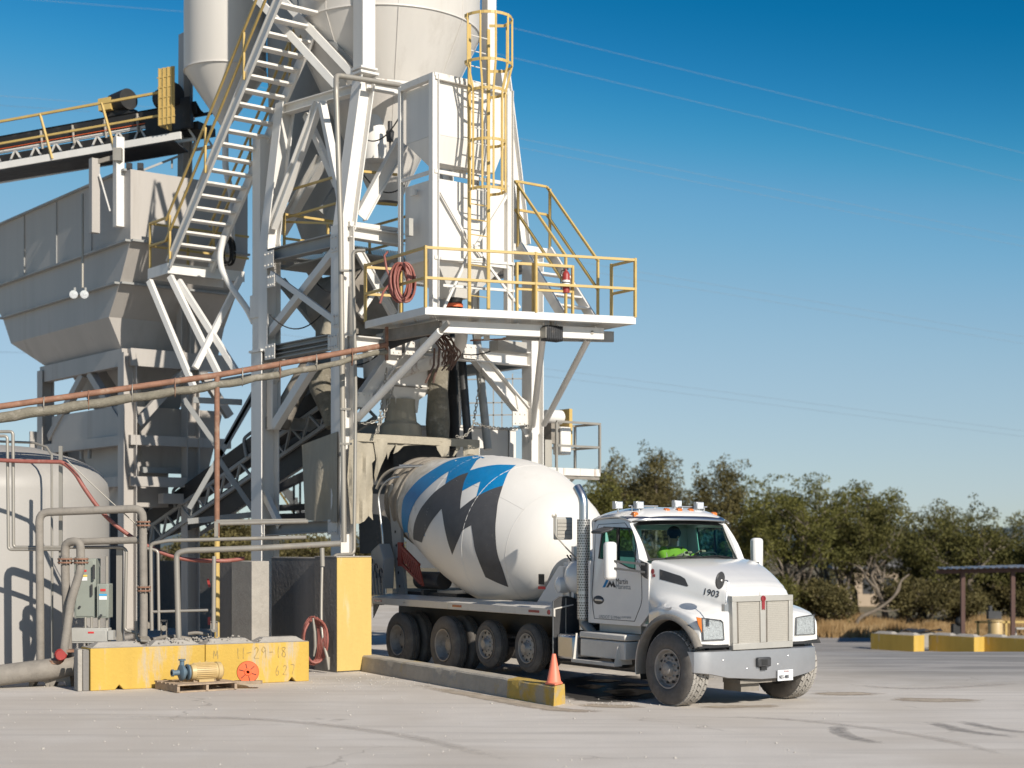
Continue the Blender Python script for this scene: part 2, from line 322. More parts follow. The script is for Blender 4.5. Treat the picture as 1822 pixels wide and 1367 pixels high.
w = bpy.data.worlds.new('World'); sc.world = w; w.use_nodes = True; N = w.node_tree.nodes; L = w.node_tree.links
sk = N.new('ShaderNodeTexSky'); sk.sky_type = 'NISHITA'; sk.sun_disc = False; sk.sun_elevation = el; sk.sun_rotation = az; sk.air_density = 1.0; sk.dust_density = .1; sk.ozone_density = 2.0; sk.altitude = 100
gm = N.new('ShaderNodeGamma'); gm.inputs[1].default_value = 1.3; tn = N.new('ShaderNodeMix'); tn.data_type = 'RGBA'; tn.blend_type = 'MULTIPLY'; tn.inputs[0].default_value = 1; tn.inputs[7].default_value = (.62, .80, .84, 1)
L.new(sk.outputs[0], gm.inputs[0]); L.new(gm.outputs[0], tn.inputs[6])
def vscale(src, k):
    x = N.new('ShaderNodeVectorMath'); x.operation = 'SCALE'; x.inputs['Scale'].default_value = k; L.new(src, x.inputs[0]); return x.outputs[0]
rc = N.new('ShaderNodeRGBCurve'); rc.mapping.use_clip = False      # grade of the clear-sky colours
for ch, pts_ in enumerate((((0, 0), (.05, .001), (.0823, .004), (.147, .15), (.231, .291), (.366, .392), (1, .62)), ((0, 0), (.10, .05), (.202, .156), (.342, .386), (.491, .485), (.6, .530), (.658, .548), (1, .66)), ((0, 0), (.2, .16), (.407, .376), (.5, .52), (.584, .610), (.693, .645), (1, .74)))):
    cv_ = rc.mapping.curves[ch]; cv_.points[0].location = pts_[0]; cv_.points[1].location = pts_[-1]
    for p_ in pts_[1:-1]: cv_.points.new(*p_)
    for q_ in cv_.points: q_.handle_type = 'AUTO_CLAMPED'
rc.mapping.update()
L.new(vscale(tn.outputs[2], .0677), rc.inputs[1]); L.new(vscale(rc.outputs[0], 9.0), N['Background'].inputs[0]); N['Background'].inputs[1].default_value = .10
sc.view_settings.view_transform = 'Standard'; sc.view_settings.look = 'None'; sc.view_settings.exposure = .15; sc.view_settings.gamma = 1
# ---------------------------------------------------------------- ground
def ground():
    xs = [-400, -200, -100, -60, -40, -25, -15, -8, -4, 0]+[1+i for i in range(0, 14)]+[16, 20, 26, 34, 50, 80, 140, 300, 600]
    ys = [-60, -20, 0, 10, 20]+[26+i*1.5 for i in range(26)]+[70, 80, 100, 140, 220, 400, 800, 1600]
    mb = MB(); mb.grid([[V(x, y, gz(x, y)) for x in xs] for y in ys])
    m = bpy.data.materials.new('yard_ground'); m.use_nodes = True; nt = m.node_tree; N = nt.nodes; L = nt.links; b = N['Principled BSDF']; b.inputs['Roughness'].default_value = .85
    tc = N.new('ShaderNodeTexCoord')
    def noise(sc_, sx, sy, det=8, ro=.6, rot=0):
        mp = N.new('ShaderNodeMapping'); mp.inputs['Scale'].default_value = (sx, sy, 1); mp.inputs['Rotation'].default_value = (0, 0, rot); L.new(tc.outputs['Object'], mp.inputs[0])
        n = N.new('ShaderNodeTexNoise'); n.inputs['Scale'].default_value = sc_; n.inputs['Detail'].default_value = det; n.inputs['Roughness'].default_value = ro; L.new(mp.outputs[0], n.inputs['Vector']); return n.outputs[0]
    def rng(s, a, b_, c=0., d=1.):
        r = N.new('ShaderNodeMapRange'); r.inputs[1].default_value = a; r.inputs[2].default_value = b_; r.inputs[3].default_value = c; r.inputs[4].default_value = d; r.interpolation_type = 'SMOOTHSTEP'; L.new(s, r.inputs[0]); return r.outputs[0]
    def mix(f, a, b_):
        x = N.new('ShaderNodeMix'); x.data_type = 'RGBA'
        for i, q in ((6, a), (7, b_)):
            if isinstance(q, tuple): x.inputs[i].default_value = (*q, 1)
            else: L.new(q, x.inputs[i])
        if isinstance(f, float): x.inputs[0].default_value = f
        else: L.new(f, x.inputs[0])
        return x.outputs[2]
    def mul(a, b_):
        x = N.new('ShaderNodeMath'); x.operation = 'MULTIPLY'; L.new(a, x.inputs[0])
        if isinstance(b_, float): x.inputs[1].default_value = b_
        else: L.new(b_, x.inputs[1])
        return x.outputs[0]
    c = mix(rng(noise(.5, 1, 1), .3, .7), (.58, .53, .475), (.66, .61, .555))
    c = mix(rng(noise(1.1, .25, 2.6, rot=.35), .45, .72), c, (.50, .46, .415))          # wheel-swept streaks
    c = mix(mul(rng(noise(40, 1, 1, 4), .4, .7), .30), c, (.42, .385, .345))
    c = mix(mul(rng(noise(.16, 1, 1, 4, rot=.2), .42, .62), .45), c, (.47, .41, .34))                  # broad damp-dust patches
    vo = N.new('ShaderNodeTexVoronoi'); vo.feature = 'DISTANCE_TO_EDGE'; vo.inputs['Scale'].default_value = .22
    dn = N.new('ShaderNodeVectorMath'); dn.operation = 'ADD'; nn = N.new('ShaderNodeTexNoise'); nn.inputs['Scale'].default_value = 1.2; L.new(tc.outputs['Object'], nn.inputs['Vector']); L.new(tc.outputs['Object'], dn.inputs[0]); L.new(nn.outputs['Color'], dn.inputs[1]); L.new(dn.outputs[0], vo.inputs['Vector'])
    ck = N.new('ShaderNodeMapRange'); ck.inputs[1].default_value = .0; ck.inputs[2].default_value = .006; ck.inputs[3].default_value = .55; ck.inputs[4].default_value = 0; L.new(vo.outputs['Distance'], ck.inputs[0])
    c = mix(mul(ck.outputs[0], rng(noise(.4, 1, 1, 3), .45, .6)), c, (.22, .195, .165))                      # hairline cracks
    sx = N.new('ShaderNodeSeparateXYZ'); L.new(tc.outputs['Object'], sx.inputs[0])
    c = mix(mul(mul(rng(sx.outputs[1], 24.6, 27.5), rng(noise(.7, 1, 1, 6), .35, .6)), .55), c, (.42, .37, .305))    # older grey slab near the plant
    far = mul(rng(sx.outputs[1], 25, 31), rng(sx.outputs[0], 4, 8))
    c = mix(mul(far, .75), c, mix(rng(noise(.9, .3, 1.6, rot=.2), .42, .66), (.15, .15, .152), (.33, .31, .30)))
    beyond = rng(sx.outputs[1], 67, 69)
    c = mix(beyond, c, mix(rng(noise(.3, 1, 1), .4, .6), (.20, .15, .08), (.12, .10, .05)))
    L.new(c, b.inputs['Base Color'])
    bp = N.new('ShaderNodeBump'); bp.inputs['Strength'].default_value = .35; bp.inputs['Distance'].default_value = .015; L.new(noise(22, 1, 1, 10, .7), bp.inputs['Height']); L.new(bp.outputs[0], b.inputs['Normal'])
    o = mb.build('ground', m); o['kind'] = 'structure'
    # wet patch with truck shadow painted in, puddle beside the truck, tyre marks
    def blob(pts, z, name, mt, rough_n=5):
        ring = cat_rom([V(p[0], p[1], z) for p in pts], 6, closed=True); m2 = MB(); m2.add(ring, [list(range(len(ring)))]); q = m2.build(name, mt); q['kind'] = 'structure'; return q
    wet = mat('wet_concrete', (.06, .055, .05), .7, var=.35, scale=2, bump=.3, bsc=8, spec=.25, dirt=(.16, .145, .125), damt=.25, dsc=1.5, dcon=.2); wat = mat('puddle_water', (.02, .022, .025), .05, var=.0, bump=.25, bsc=4)
    g = lambda *l: [gr(a, b_) for a, b_ in l]
    rr_ = random.Random(11)
    def ell(px, py, rx, ry, n=26, j=.18):
        ph = rr_.random()*6; return [gr(px+rx*math.cos(2*math.pi*i/n)*(1+j*math.sin(3*2*math.pi*i/n+ph)), py+ry*math.sin(2*math.pi*i/n)*(1+j*math.cos(2*2*math.pi*i/n+ph))) for i in range(n)]
    for k, e in enumerate(((1118, 1233, 42, 5.5), (1052, 1223, 24, 3.2), (1135, 1220, 30, 2.6), (1090, 1243, 30, 2.2), (1075, 1213, 26, 2))): blob(ell(*e, j=.22), .008+.002*k, 'puddle', wat)
    if 0: blob(g((1200, 1243), (1260, 1236), (1400, 1236), (1470, 1240), (1420, 1247), (1300, 1252), (1215, 1256)), .004, 'wet_shadow_patch', mat('damp_concrete', (.12, .11, .10), .45, var=.3, scale=2, bump=.2))
    if 0: blob(g((1520, 1240), (1700, 1236), (1860, 1240), (1860, 1250), (1700, 1252), (1600, 1250)), .004, 'muddy_ground', mat('damp_mud', (.17, .135, .10), .6, var=.3, scale=2, bump=.4))
    tr = mat('tyre_mark_dust', (.43, .40, .365), .85, var=.12, scale=6, dirt=(.52, .48, .43), damt=.55, dsc=4, dcon=.25)
    def faded(name, col, edge=.35, nsc=3., **k):      # stain whose strength runs out towards its ragged rim
        m = mat(name, col, **k); nt = m.node_tree; N_ = nt.nodes; L_ = nt.links; at_ = N_.new('ShaderNodeAttribute'); at_.attribute_name = 'fade'
        t_ = N_.new('ShaderNodeTexCoord'); n_ = N_.new('ShaderNodeTexNoise'); n_.inputs['Scale'].default_value = nsc; n_.inputs['Detail'].default_value = 9; n_.inputs['Roughness'].default_value = .7; L_.new(t_.outputs['Object'], n_.inputs['Vector'])
        ad = N_.new('ShaderNodeMath'); ad.operation = 'ADD'; L_.new(at_.outputs['Fac'], ad.inputs[0]); L_.new(n_.outputs[0], ad.inputs[1])
        r_ = N_.new('ShaderNodeMapRange'); r_.inputs[1].default_value = .85; r_.inputs[2].default_value = .85+edge; L_.new(ad.outputs[0], r_.inputs[0]); L_.new(r_.outputs[0], N_['Principled BSDF'].inputs['Alpha']); return m
    def fade_mesh(name, rows, fades, mt_):
        q = MB().grid(rows).build(name, mt_); at_ = q.data.attributes.new('fade', 'FLOAT', 'POINT'); at_.data.foreach_set('value', [f for r_ in fades for f in r_]); q['kind'] = 'structure'; return q
    mud = faded('dried_mud', (.42, .35, .27), rough=.9, var=.2, scale=4); tr = faded('tyre_mark_dust', (.30, .28, .26), edge=.7, nsc=9, rough=.9, var=.2, scale=8); tr2 = faded('faint_tyre_mark', (.49, .45, .405), edge=1.0, nsc=5, rough=.9, var=.15, scale=6)
    for l, wd, mt_ in (([(1647, 1283), (1680, 1292), (1730, 1303), (1860, 1318)], .22, tr), ([(1700, 1281), (1740, 1291), (1790, 1300), (1860, 1308)], .2, tr), ([(1500, 1288), (1492, 1300), (1520, 1314), (1600, 1328)], .2, tr), ([(1540, 1245), (1660, 1246), (1800, 1249)], .5, mud), ([(1420, 1235), (1500, 1235), (1600, 1234)], .45, mud), ([(1460, 1256), (1300, 1258), (1220, 1262)], .3, mud), ([(1100, 1268), (985, 1262), (860, 1240), (700, 1212)], .35, mud), ([(1240, 1275), (1420, 1282), (1640, 1310), (1860, 1362)], .2, tr2), ([(100, 1275), (450, 1280), (720, 1310), (980, 1375)], .22, tr2), ([(1480, 1215), (1600, 1225), (1720, 1222), (1860, 1212)], .3, tr2), ([(1180, 1258), (1090, 1257), (1000, 1252)], .4, mud)):
        pts = cat_rom([gr(*p) for p in l], 8); rows = []; fd = []
        for k, p in enumerate(pts):
            d = (pts[min(k+1, len(pts)-1)]-pts[max(k-1, 0)]).normalized(); n_ = V(-d.y, d.x, 0); e = min(1, k/6, (len(pts)-1-k)/6); rows.append([p+n_*wd*j+ZZ*.004 for j in (-1, -.5, 0, .5, 1)]); fd.append([e*f for f in (0, .55, .75, .55, 0)])
        fade_mesh('tyre_mark' if mt_ is not mud else 'mud_streak', rows, fd, mt_)
    wetshade = faded('wet_shadowed_concrete', (.06, .055, .05), edge=.3, nsc=2.5, rough=.45, var=.3, scale=3, spec=.3, bump=.2, bsc=8)  # dark colour holds both the wetness and the truck's shadow
    for (cx_, cy_, rx, ry) in ((1085, 1226, 125, 30),):
        rows = [[gr(cx_+rx*q*math.cos(2*math.pi*i/40), cy_+ry*q*math.sin(2*math.pi*i/40))+ZZ*.003 for i in range(41)] for q in (.05, .4, .7, .85, 1)]; fade_mesh('wet_shadow_patch', rows, [[f]*41 for f in (.9, .9, .7, .4, 0)], wetshade)
    st = MB(); rnd = random.Random(3)
    for i in range(620):
        if i < 250: p = gr(rnd.uniform(-20, 1500), rnd.triangular(1215, 1400, 1235))
        elif i < 540: p = gr(rnd.gauss(700, 120), rnd.gauss(1212, 8))
        else: p = gr(rnd.gauss(1120, 70), rnd.gauss(1252, 3))
        r_ = rnd.uniform(.004, .014)*(1.5 if rnd.random() < .1 else 1); st.sphere(p+V(0, 0, r_*.4), r_, 6, (1, rnd.uniform(.7, 1.3), .6))
    q = st.build('gravel', M['stone']); q['kind'] = 'stuff'; q['label'] = 'small pale stones strewn over the yard'
ground()
# ---------------------------------------------------------------- mixer truck (local axes: x forward, y across away from camera, z up)
TR = Frame(2.28, 23.2, math.atan2(-.8467, .532))
def tk(px, py, b): return TR.l(TR.p(px, py, y=b))
def tf(px, py, a): return TR.l(TR.p(px, py, x=a))
def raycast_px(fr, bvh, px, py, ref, off):
    C = fr.l(V(0, 0, HH)); q = fr.l(at(px, py, 30.)); d = (q-C).normalized()
    h = bvh.ray_cast(C, d)
    if h[0] is None:
        t = (Vector(ref)-C).dot(d); h = bvh.find_nearest(C+d*t)
    n = h[1] if h[1].dot(d) < 0 else -h[1]
    return h[0]+n*off
def decal(fr, bvh, poly, step, ref, off=.004):
    pts = []; n = len(poly)
    for i in range(n):
        a, b = Vector(poly[i]), Vector(poly[(i+1) % n]); k = max(1, int((b-a).length/step))
        pts += [a.lerp(b, j/k) for j in range(k)]
    m = len(pts); x0 = min(p.x for p in pts); x1 = max(p.x for p in pts); y0 = min(p.y for p in pts); y1 = max(p.y for p in pts)
    y = y0+step*.5; ext = []
    while y < y1:
        x = x0+step*.5
        while x < x1: ext.append(V(x, y)); x += step
        y += step
    def ins(p):
        c = False; j = m-1
        for i in range(m):
            if (pts[i].y > p.y) != (pts[j].y > p.y) and p.x < (pts[j].x-pts[i].x)*(p.y-pts[i].y)/(pts[j].y-pts[i].y)+pts[i].x: c = not c
            j = i
        return c
    ext = [p for p in ext if ins(p) and min((p-q).length for q in pts) > step*.35]
    r = delaunay_2d_cdt(pts+ext, [], [list(range(m))], 1, 1e-4)
    mb = MB(); mb.add([raycast_px(fr, bvh, p[0], p[1], ref, off) for p in r[0]], [list(f) for f in r[2]]); return mb
def bez(pts, n=5): return [(p.x, p.y) for p in cat_rom([V(*p, 0) for p in pts], n)]
truck = thing('mixer_truck', 'white concrete mixer truck with a blue and charcoal zigzag drum, parked under the loading chute', 'mixer truck', (TR.O.x, TR.O.y, 0), TR.a)
def P(mb, n, m, par=None, **k): return mb.build(n, m, par or truck, local=True, **k)
BC = 1.25
# chassis
c = MB()
for b in (.82, 1.62): c.bx(-9.6, .45, b-.04, b+.04, .74, 1.02)
for a in (-9.4, -7.6, -5.9, -4.5, -3, -1.6, .3): c.bx(a-.06, a+.06, .82, 1.62, .78, .98)
for a, z in ((-8.45, .54), (-6.67, .54), (-5.35, .62), (-4.03, .62), (0, .54)): c.cyl((a, .35, z), (a, 2.1, z), .07); c.sphere((a, 1.22, z), .2, 12)
c.bx(-9.5, -6, .95, 1.5, 1.02, 1.1); c.bx(-1.2, .3, .9, 1.6, .6, 1.3)
P(c, 'chassis', M['dark'])
# wheels ------------------------------------------------------------
def wheel(name, r, wd, rimr, kind, holes_=10):
    e = bpy.data.objects.new('wheel', None); COL.objects.link(e); e.empty_display_size = .2; ROOTM[e.name] = Matrix()
    # axis: +y is inwards; outer face at y=0
    t = MB(); pr = [(.03, rimr), (.0, rimr+.03), (-.008, rimr+.08), (.0, r-.09), (.02, r-.035), (.045, r-.012)]
    grooves = 4 if kind != 'front' else 0
    ys = .045; yw = wd-.09
    if grooves:
        for g in range(grooves):
            y = ys+yw*(g+.75)/(grooves+.5); pr += [(y-.009, r), (y-.007, r-.014), (y+.007, r-.014), (y+.009, r)]
    else: pr += [(ys+.01, r-.014), (wd-ys-.01, r-.014)]
    pr += [(wd-.045, r-.012), (wd-.02, r-.035), (wd, r-.09), (wd+.006, rimr+.08), (wd, rimr+.03), (wd-.03, rimr)]
    t.lathe(pr, (0, 0, 0), (0, 1, 0), 64)
    ty = t.build('tyre', M['tyre'], e, local=True)
    if kind == 'front':
        b = MB(); nb = 34
        for k in range(nb):
            for row in range(5):
                y = .05+(wd-.10)*(row+.5)/5; an = 2*math.pi*(k+(.5 if row % 2 else 0))/nb+(0, .02, -.015, .02, 0)[row]
                u = V(math.cos(an), 0, math.sin(an)); tg = V(-math.sin(an), 0, math.cos(an)); sk_ = (.012, .02, -.02, .02, -.012)[row]
                w2 = (wd-.10)/5*.44; l2 = math.pi*r/nb*.80; C = u*(r-.016)+V(0, y, 0); hh = .018
                vs = []
                for z in (0, hh):
                    for (i, j) in ((-1, -1), (-.2, -1.12), (1, -1), (1, 1), (.2, .86), (-1, 1)): vs.append(C+u*z+tg*(j*l2+i*sk_)+V(0, i*w2, 0))
                b.add(vs, [(0, 1, 2, 3, 4, 5)]+[(6, 7, 8, 9, 10, 11)]+[(i, (i+1) % 6, 6+(i+1) % 6, 6+i) for i in range(6)])
        b.build('tread', M['tread'], e, local=True)
    rm = MB(); R0 = rimr
    if kind == 'front':
        rm.lathe([(.03, R0), (.01, R0+.006), (.012, R0-.015), (.07, R0-.035), (.085, R0-.07), (.05, R0-.10), (.045, .11), (.02, .10), (-.02, .085), (-.03, .05), (-.035, .001)], (0, 0, 0), (0, 1, 0), 48)
    elif kind == 'dual':
        rm.lathe([(.03, R0), (-.005, R0+.008), (.0, R0-.012), (.12, R0-.03), (.17, R0-.06), (.185, .12), (.11, .11), (.10, .09), (.10, .001)], (0, 0, 0), (0, 1, 0), 48)
    else:
        rm.lathe([(.03, R0), (.0, R0+.006), (.005, R0-.012), (.04, R0-.03), (.03, .16), (.02, .13), (-.02, .09), (-.06, .075), (-.065, .001)], (0, 0, 0), (0, 1, 0), 48)
    nb = rm; hb = rm; rr = {'front': .145, 'dual': .15, 'lift': .125}[kind]; yy = {'front': .03, 'dual': .165, 'lift': .01}[kind]
    for k in range(10):
        an = 2*math.pi*k/10+.1; nb.cyl((math.cos(an)*rr, yy-.012, math.sin(an)*rr), (math.cos(an)*rr, yy+.03, math.sin(an)*rr), .014, 6)
    rm.mark(1)
    for k in range(10):
        an = 2*math.pi*k/10+.41; R1 = {'front': .205, 'dual': .21, 'lift': .20}[kind]; y1 = {'front': .047, 'dual': .176, 'lift': .0335}[kind]
        u = V(math.cos(an), 0, math.sin(an)); tg = V(-u.z, 0, u.x); C = u*R1+V(0, y1, 0)
        hb.tube([C-V(0, .004, 0), C+V(0, .02, 0)], .021, 10)
    rm.build('rim', [M['rimlt'] if kind == 'lift' else M['rim'], M['black']], e, local=True)
    return e
def put(e, a, b, z, near=True, spin=0., steer=0.):
    e.parent = truck; e.location = (a, b, z); e.rotation_euler = (0, spin, steer if near else math.pi+steer)
wf = wheel('front', .55, .40, .29, 'front'); put(wf, 0, 0, .55, spin=.3, steer=R(2))
put(dup(wf), 0, 2.5, .55, near=False, steer=R(2))
wd_ = wheel('dual', .535, .26, .29, 'dual'); put(wd_, -8.45, 0, .535, spin=.2)
for i, (a, b, nr) in enumerate(((-6.67, 0, 1), (-8.45, .31, 1), (-6.67, .31, 1), (-8.45, 2.44, 0), (-6.67, 2.44, 0), (-8.45, 2.13, 0), (-6.67, 2.13, 0))): put(dup(wd_), a, b, .535, bool(nr), spin=.7*i)
wl = wheel('lift', .42, .26, .25, 'lift'); put(wl, -5.35, .12, .62, spin=.4)
put(dup(wl), -4.03, .12, .62, spin=.9); put(dup(wl), -5.35, 2.32, .62, False); put(dup(wl), -4.03, 2.32, .62, False)
# deck rails, mudguards
for s, nm in ((1, 0), (-1, 1)):
    d = MB(); y = (lambda b: b) if s == 1 else (lambda b: 2.44-b)
    secs = []
    for a in (-9.45, -2.96):
        secs.append([V(a, y(.0), 1.20), V(a, y(-.03), 1.21), V(a, y(-.03), 1.33), V(a, y(.02), 1.345), V(a, y(.36), 1.40), V(a, y(.36), 1.38), V(a, y(0), 1.32)])
    d.grid(secs, close=True); d.prism(secs[0], (-.004, 0, 0)); d.prism(secs[1], (.004, 0, 0)); o = P(d, 'deck_rail', M['trucklow'])
    for a in (-9.2, -6.1, -3.55):
        q = MB().bx(a-.16, a+.16, *( (-.037, -.029) if s == 1 else (2.469, 2.477)), 1.25, 1.29); P(q, 'reflector', M['redlens'], o)
    q = MB().lathe([(-.012, .001), (-.012, .035), (0, .042), (.01, .042)], (-3.1, y(-.035), 1.27), (0, 1, 0), 16); P(q, 'marker_lamp', M['redlens'], o)
    q = MB(); q.lathe([(-.02, .001), (-.02, .012), (0, .014)], (-8.1, y(-.035), 1.27), (0, 1, 0), 8); q.bx(-6.45, -6.44, y(-.034)-.003, y(-.034)+.003, 1.2, 1.33); P(q, 'rivet', M['alu'], o)
    g = MB(); g.bx(-9.4, -3.0, y(.55)-.01, y(.55)+.01, .8, 1.36); P(g, 'inner_guard', M['black'])
    e = MB(); pr = [(-9.5, 1.32), (-9.5, .92), (-9.25, 1.18), (-9.05, 1.19), (-9.05, 1.32)]; e.prism([V(a, y(.02), z) for a, z in pr], (0, .012*s, 0)); P(e, 'rail_end_bracket', M['dark'])
    # curved plate behind the cab step
    mg = MB(); sec = []
    for a in (-3.0, -2.98):
        sec.append([V(a, y(b), z) for b, z in ((-.03, .47), (.85, .47), (.85, 1.2), (.7, 1.36), (.5, 1.46), (.25, 1.53), (.08, 1.52), (-.03, 1.46))])
    mg.add(sec[0]+sec[1], [list(range(8))[::-1], list(range(8, 16))]+[[i, (i+1) % 8, 8+(i+1) % 8, 8+i] for i in range(8)])
    P(mg, 'mud_guard', M['dark'])
    ed = MB(); ed.tube([V(-2.975, y(-.03), .47), V(-2.975, y(-.03), 1.46), V(-2.975, y(.08), 1.525), V(-2.975, y(.25), 1.535), V(-2.975, y(.5), 1.465)], .008, 6); ed.tube([V(-2.97, y(.22), .9), V(-2.97, y(.22), 1.5)], .006, 6); P(ed, 'guard_edge', M['alu'])
    # aluminium tank, step box
    tn = MB(); tn.bx(-2.92, -2.42, min(y(0), y(.6)), max(y(0), y(.6)), .52, .93); P(tn, 'side_tank', M['alu'], bev=.05)
    bx = MB(); bx.bx(-2.33, -1.12, min(y(.06), y(.65)), max(y(.06), y(.65)), .60, .88); bo = P(bx, 'step_box', M['trucklow'], bev=.02)
    ld = MB(); ld.bx(-2.34, -1.11, min(y(.05), y(.66)), max(y(.05), y(.66)), .895, .99); P(ld, 'lid', M['trucklow'], bo, bev=.02)
    stp = MB(); stp.bx(-2.42, -1.25, min(y(-.05), y(.1)), max(y(-.05), y(.1)), .50, .55); stp.prism([V(-2.40, y(-.04), .52), V(-2.40, y(.05), .52), V(-2.40, y(.05), .96), V(-2.40, y(.02), .96)], (.012, 0, 0)); stp.prism([V(-1.27, y(-.04), .52), V(-1.27, y(.3), .52), V(-1.27, y(.3), .96), V(-1.27, y(.02), .8)], (.012, 0, 0)); P(stp, 'step', M['trucklow'])
    u = MB(); u.bx(-2.1, -1.0, min(y(.28), y(.7)), max(y(.28), y(.7)), 1.0, 1.13); P(u, 'sill_cover', M['boxgrey'])
# ---- cab ----------------------------------------------------------
def tumb(b, z): return b+(max(0, z-2.1)*.16 if b < BC else -max(0, z-2.1)*.16)
def side_panel(b, s):
    out = [(-2.27, 1.13), (-.92, 1.13), (-.70, 1.32), (-.70, 2.08), (-.95, 2.16), (-1.06, 2.34), (-1.22, 2.60), (-1.33, 2.74), (-1.42, 2.79), (-2.18, 2.79), (-2.27, 2.72)]
    w1, w2 = tk(1063.5, 937, .2), tk(1063.5, 994, .2); x = lambda px, py: (tk(px, py, .2).x, tk(px, py, .2).z)
    hole = [x(1063.5, 994), x(1063.5, 940), x(1066, 937), x(1112, 939), x(1119, 944), x(1124, 955), x(1129, 976), x(1131, 1000), x(1131, 1014), x(1120, 1012), x(1103, 1003), x(1095, 999)]
    # densify and triangulate with the hole
    vs = [V(*p) for p in out]+[V(*p) for p in hole]; n, h = len(out), len(hole)
    r = delaunay_2d_cdt(vs, [], [list(range(n)), list(range(n, n+h))], 2, 1e-5)
    tri = []
    def ins(p, poly):
        c = False; j = len(poly)-1
        for i in range(len(poly)):
            if (poly[i][1] > p.y) != (poly[j][1] > p.y) and p.x < (poly[j][0]-poly[i][0])*(p.y-poly[i][1])/(poly[j][1]-poly[i][1])+poly[i][0]: c = not c
            j = i
        return c
    r = delaunay_2d_cdt(vs, [(i, (i+1) % n) for i in range(n)]+[(n+i, n+(i+1) % h) for i in range(h)], [], 0, 1e-5)
    for f in r[2]:
        c_ = sum((r[0][i] for i in f), V(0, 0))/3
        if ins(c_, out) and not ins(c_, hole): tri.append(list(f))
    mb = MB(); vv = [V(p.x, tumb(b, p.y), p.y) for p in r[0]]; k = len(vv); vi = [v+V(0, .05*s, 0) for v in vv]
    mb.add(vv+vi, tri+[[i+k for i in f][::-1] for f in tri])
    def rim(loop, base): mb.f.extend([[base+i, base+(i+1) % len(loop), base+(i+1) % len(loop)+k, base+i+k] for i in range(len(loop))])
    rim(out, 0); rim(hole, n)
    return mb, hole
cabm, hole = side_panel(.20, 1); cabf, _ = side_panel(2.30, -1)
shell = MB(); shell.add(cabm.v, cabm.f); shell.add(cabf.v, cabf.f)
# rear wall with two window openings, floor, cowl, A-pillar wraps
def yb(b, z): return tumb(b, z)
for (y0, y1, z0, z1) in ((.2, 2.3, 1.13, 2.12), (.28, .5, 2.12, 2.75), (1.08, 1.22, 2.12, 2.75), (2.0, 2.22, 2.12, 2.75), (.5, 2.0, 2.62, 2.78)): shell.bx(-2.30, -2.25, y0, y1, z0, z1)
shell.bx(-2.25, -.70, .25, 2.25, 1.13, 1.17)
for s in (1, -1):
    q = lambda b: b if s == 1 else 2.5-b
    lo = [V(-.70, q(.2), 2.08), V(-.80, q(.24), 2.13), V(-.88, q(.35), 2.14)]; lo2 = [V(-.95, q(.205), 2.16), V(-.93, q(.28), 2.15), V(-.92, q(.35), 2.14)]
    hi = [V(-1.33, q(.29), 2.74), V(-1.32, q(.31), 2.74), V(-1.33, q(.335), 2.74)]
    mids = [[lo2[i].lerp(hi[i], t)+V((.05)*math.sin(math.pi*t), 0, 0) for i in range(3)] for t in (0, .2, .4, .6, .8, 1)]
    shell.grid(mids); shell.grid([lo, lo2]); shell.grid([[p+V(-.05, .03*s, 0) for p in r_] for r_ in mids])
    shell.grid([[mids[i][2], mids[i][2]+V(-.05, .03*s, 0)] for i in range(6)])
P(shell, 'cab_shell', M['truck'])
# roof
secs = []
for a, zs, zc in ((-2.32, 2.60, 2.62), (-2.34, 2.76, 2.82), (-2.26, 2.81, 2.92), (-2.05, 2.83, 2.965), (-1.7, 2.84, 2.98), (-1.4, 2.82, 2.95), (-1.22, 2.78, 2.89), (-1.13, 2.75, 2.83)):
    row = []
    for k in range(9):
        t = -1+2*k/8; e = abs(t)**3.6; b = BC+t*(.965 if abs(t) == 1 else .975); z = zc+(zs-zc)*e
        row.append(V(a+.10*(abs(t)**3)*(-1 if a > -1.5 else .3), b, z))
    secs.append([V(row[0].x, row[0].y+.0, zs-.04)]+row+[V(row[-1].x, row[-1].y, zs-.04)])
rf = MB().grid(smooth_loft(secs, 3, 3)); rf.bx(-2.25, -1.3, .32, 2.18, 2.70, 2.73); roof = P(rf, 'cab_roof', M['truck'])
# amber roof lights, work lamps
for b in (.42, 1.02, 1.26, 1.50, 2.0):
    q = MB(); a = -1.32-.05*abs(b-BC); z = 2.90-.10*abs(b-BC)**2
    q.prism([V(a-.06, b-.045, z-.02), V(a+.055, b-.045, z-.02), V(a+.045, b-.04, z+.045), V(a, b-.036, z+.065), V(a-.04, b-.036, z+.05)], (0, .085, 0)); P(q, 'roof_light', M['amber'], bev=.008)
for (px, py) in ((1099.5, 899), (1137, 899), (1205, 897), (1244, 900)):
    c0 = tf(px, py, -1.6 if px in (1099.5, 1205) else -1.45); z0 = 2.94
    h = MB(); h.bx(c0.x-.05, c0.x+.03, c0.y-.075, c0.y+.075, c0.z-.06, c0.z+.06); h.cyl((c0.x, c0.y, z0-.06), (c0.x, c0.y, c0.z-.05), .015, 8)
    ho = P(h, 'roof_work_lamp', M['alu'], bev=.012); l_ = MB().bx(c0.x+.03, c0.x+.036, c0.y-.062, c0.y+.062, c0.z-.048, c0.z+.048); P(l_, 'lamp_face', M['lamp'], ho)
bar = MB(); z_ = 2.99; bar.cyl((-1.55, .45, z_), (-1.52, 1.0, z_), .012, 8); bar.cyl((-1.55, 1.45, z_), (-1.52, 2.0, z_), .012, 8)
for b in (.5, .95, 1.5, 1.95): bar.cyl((-1.53, b, z_-.08), (-1.53, b, z_), .012, 8)
P(bar, 'lamp_bar', M['alu'])
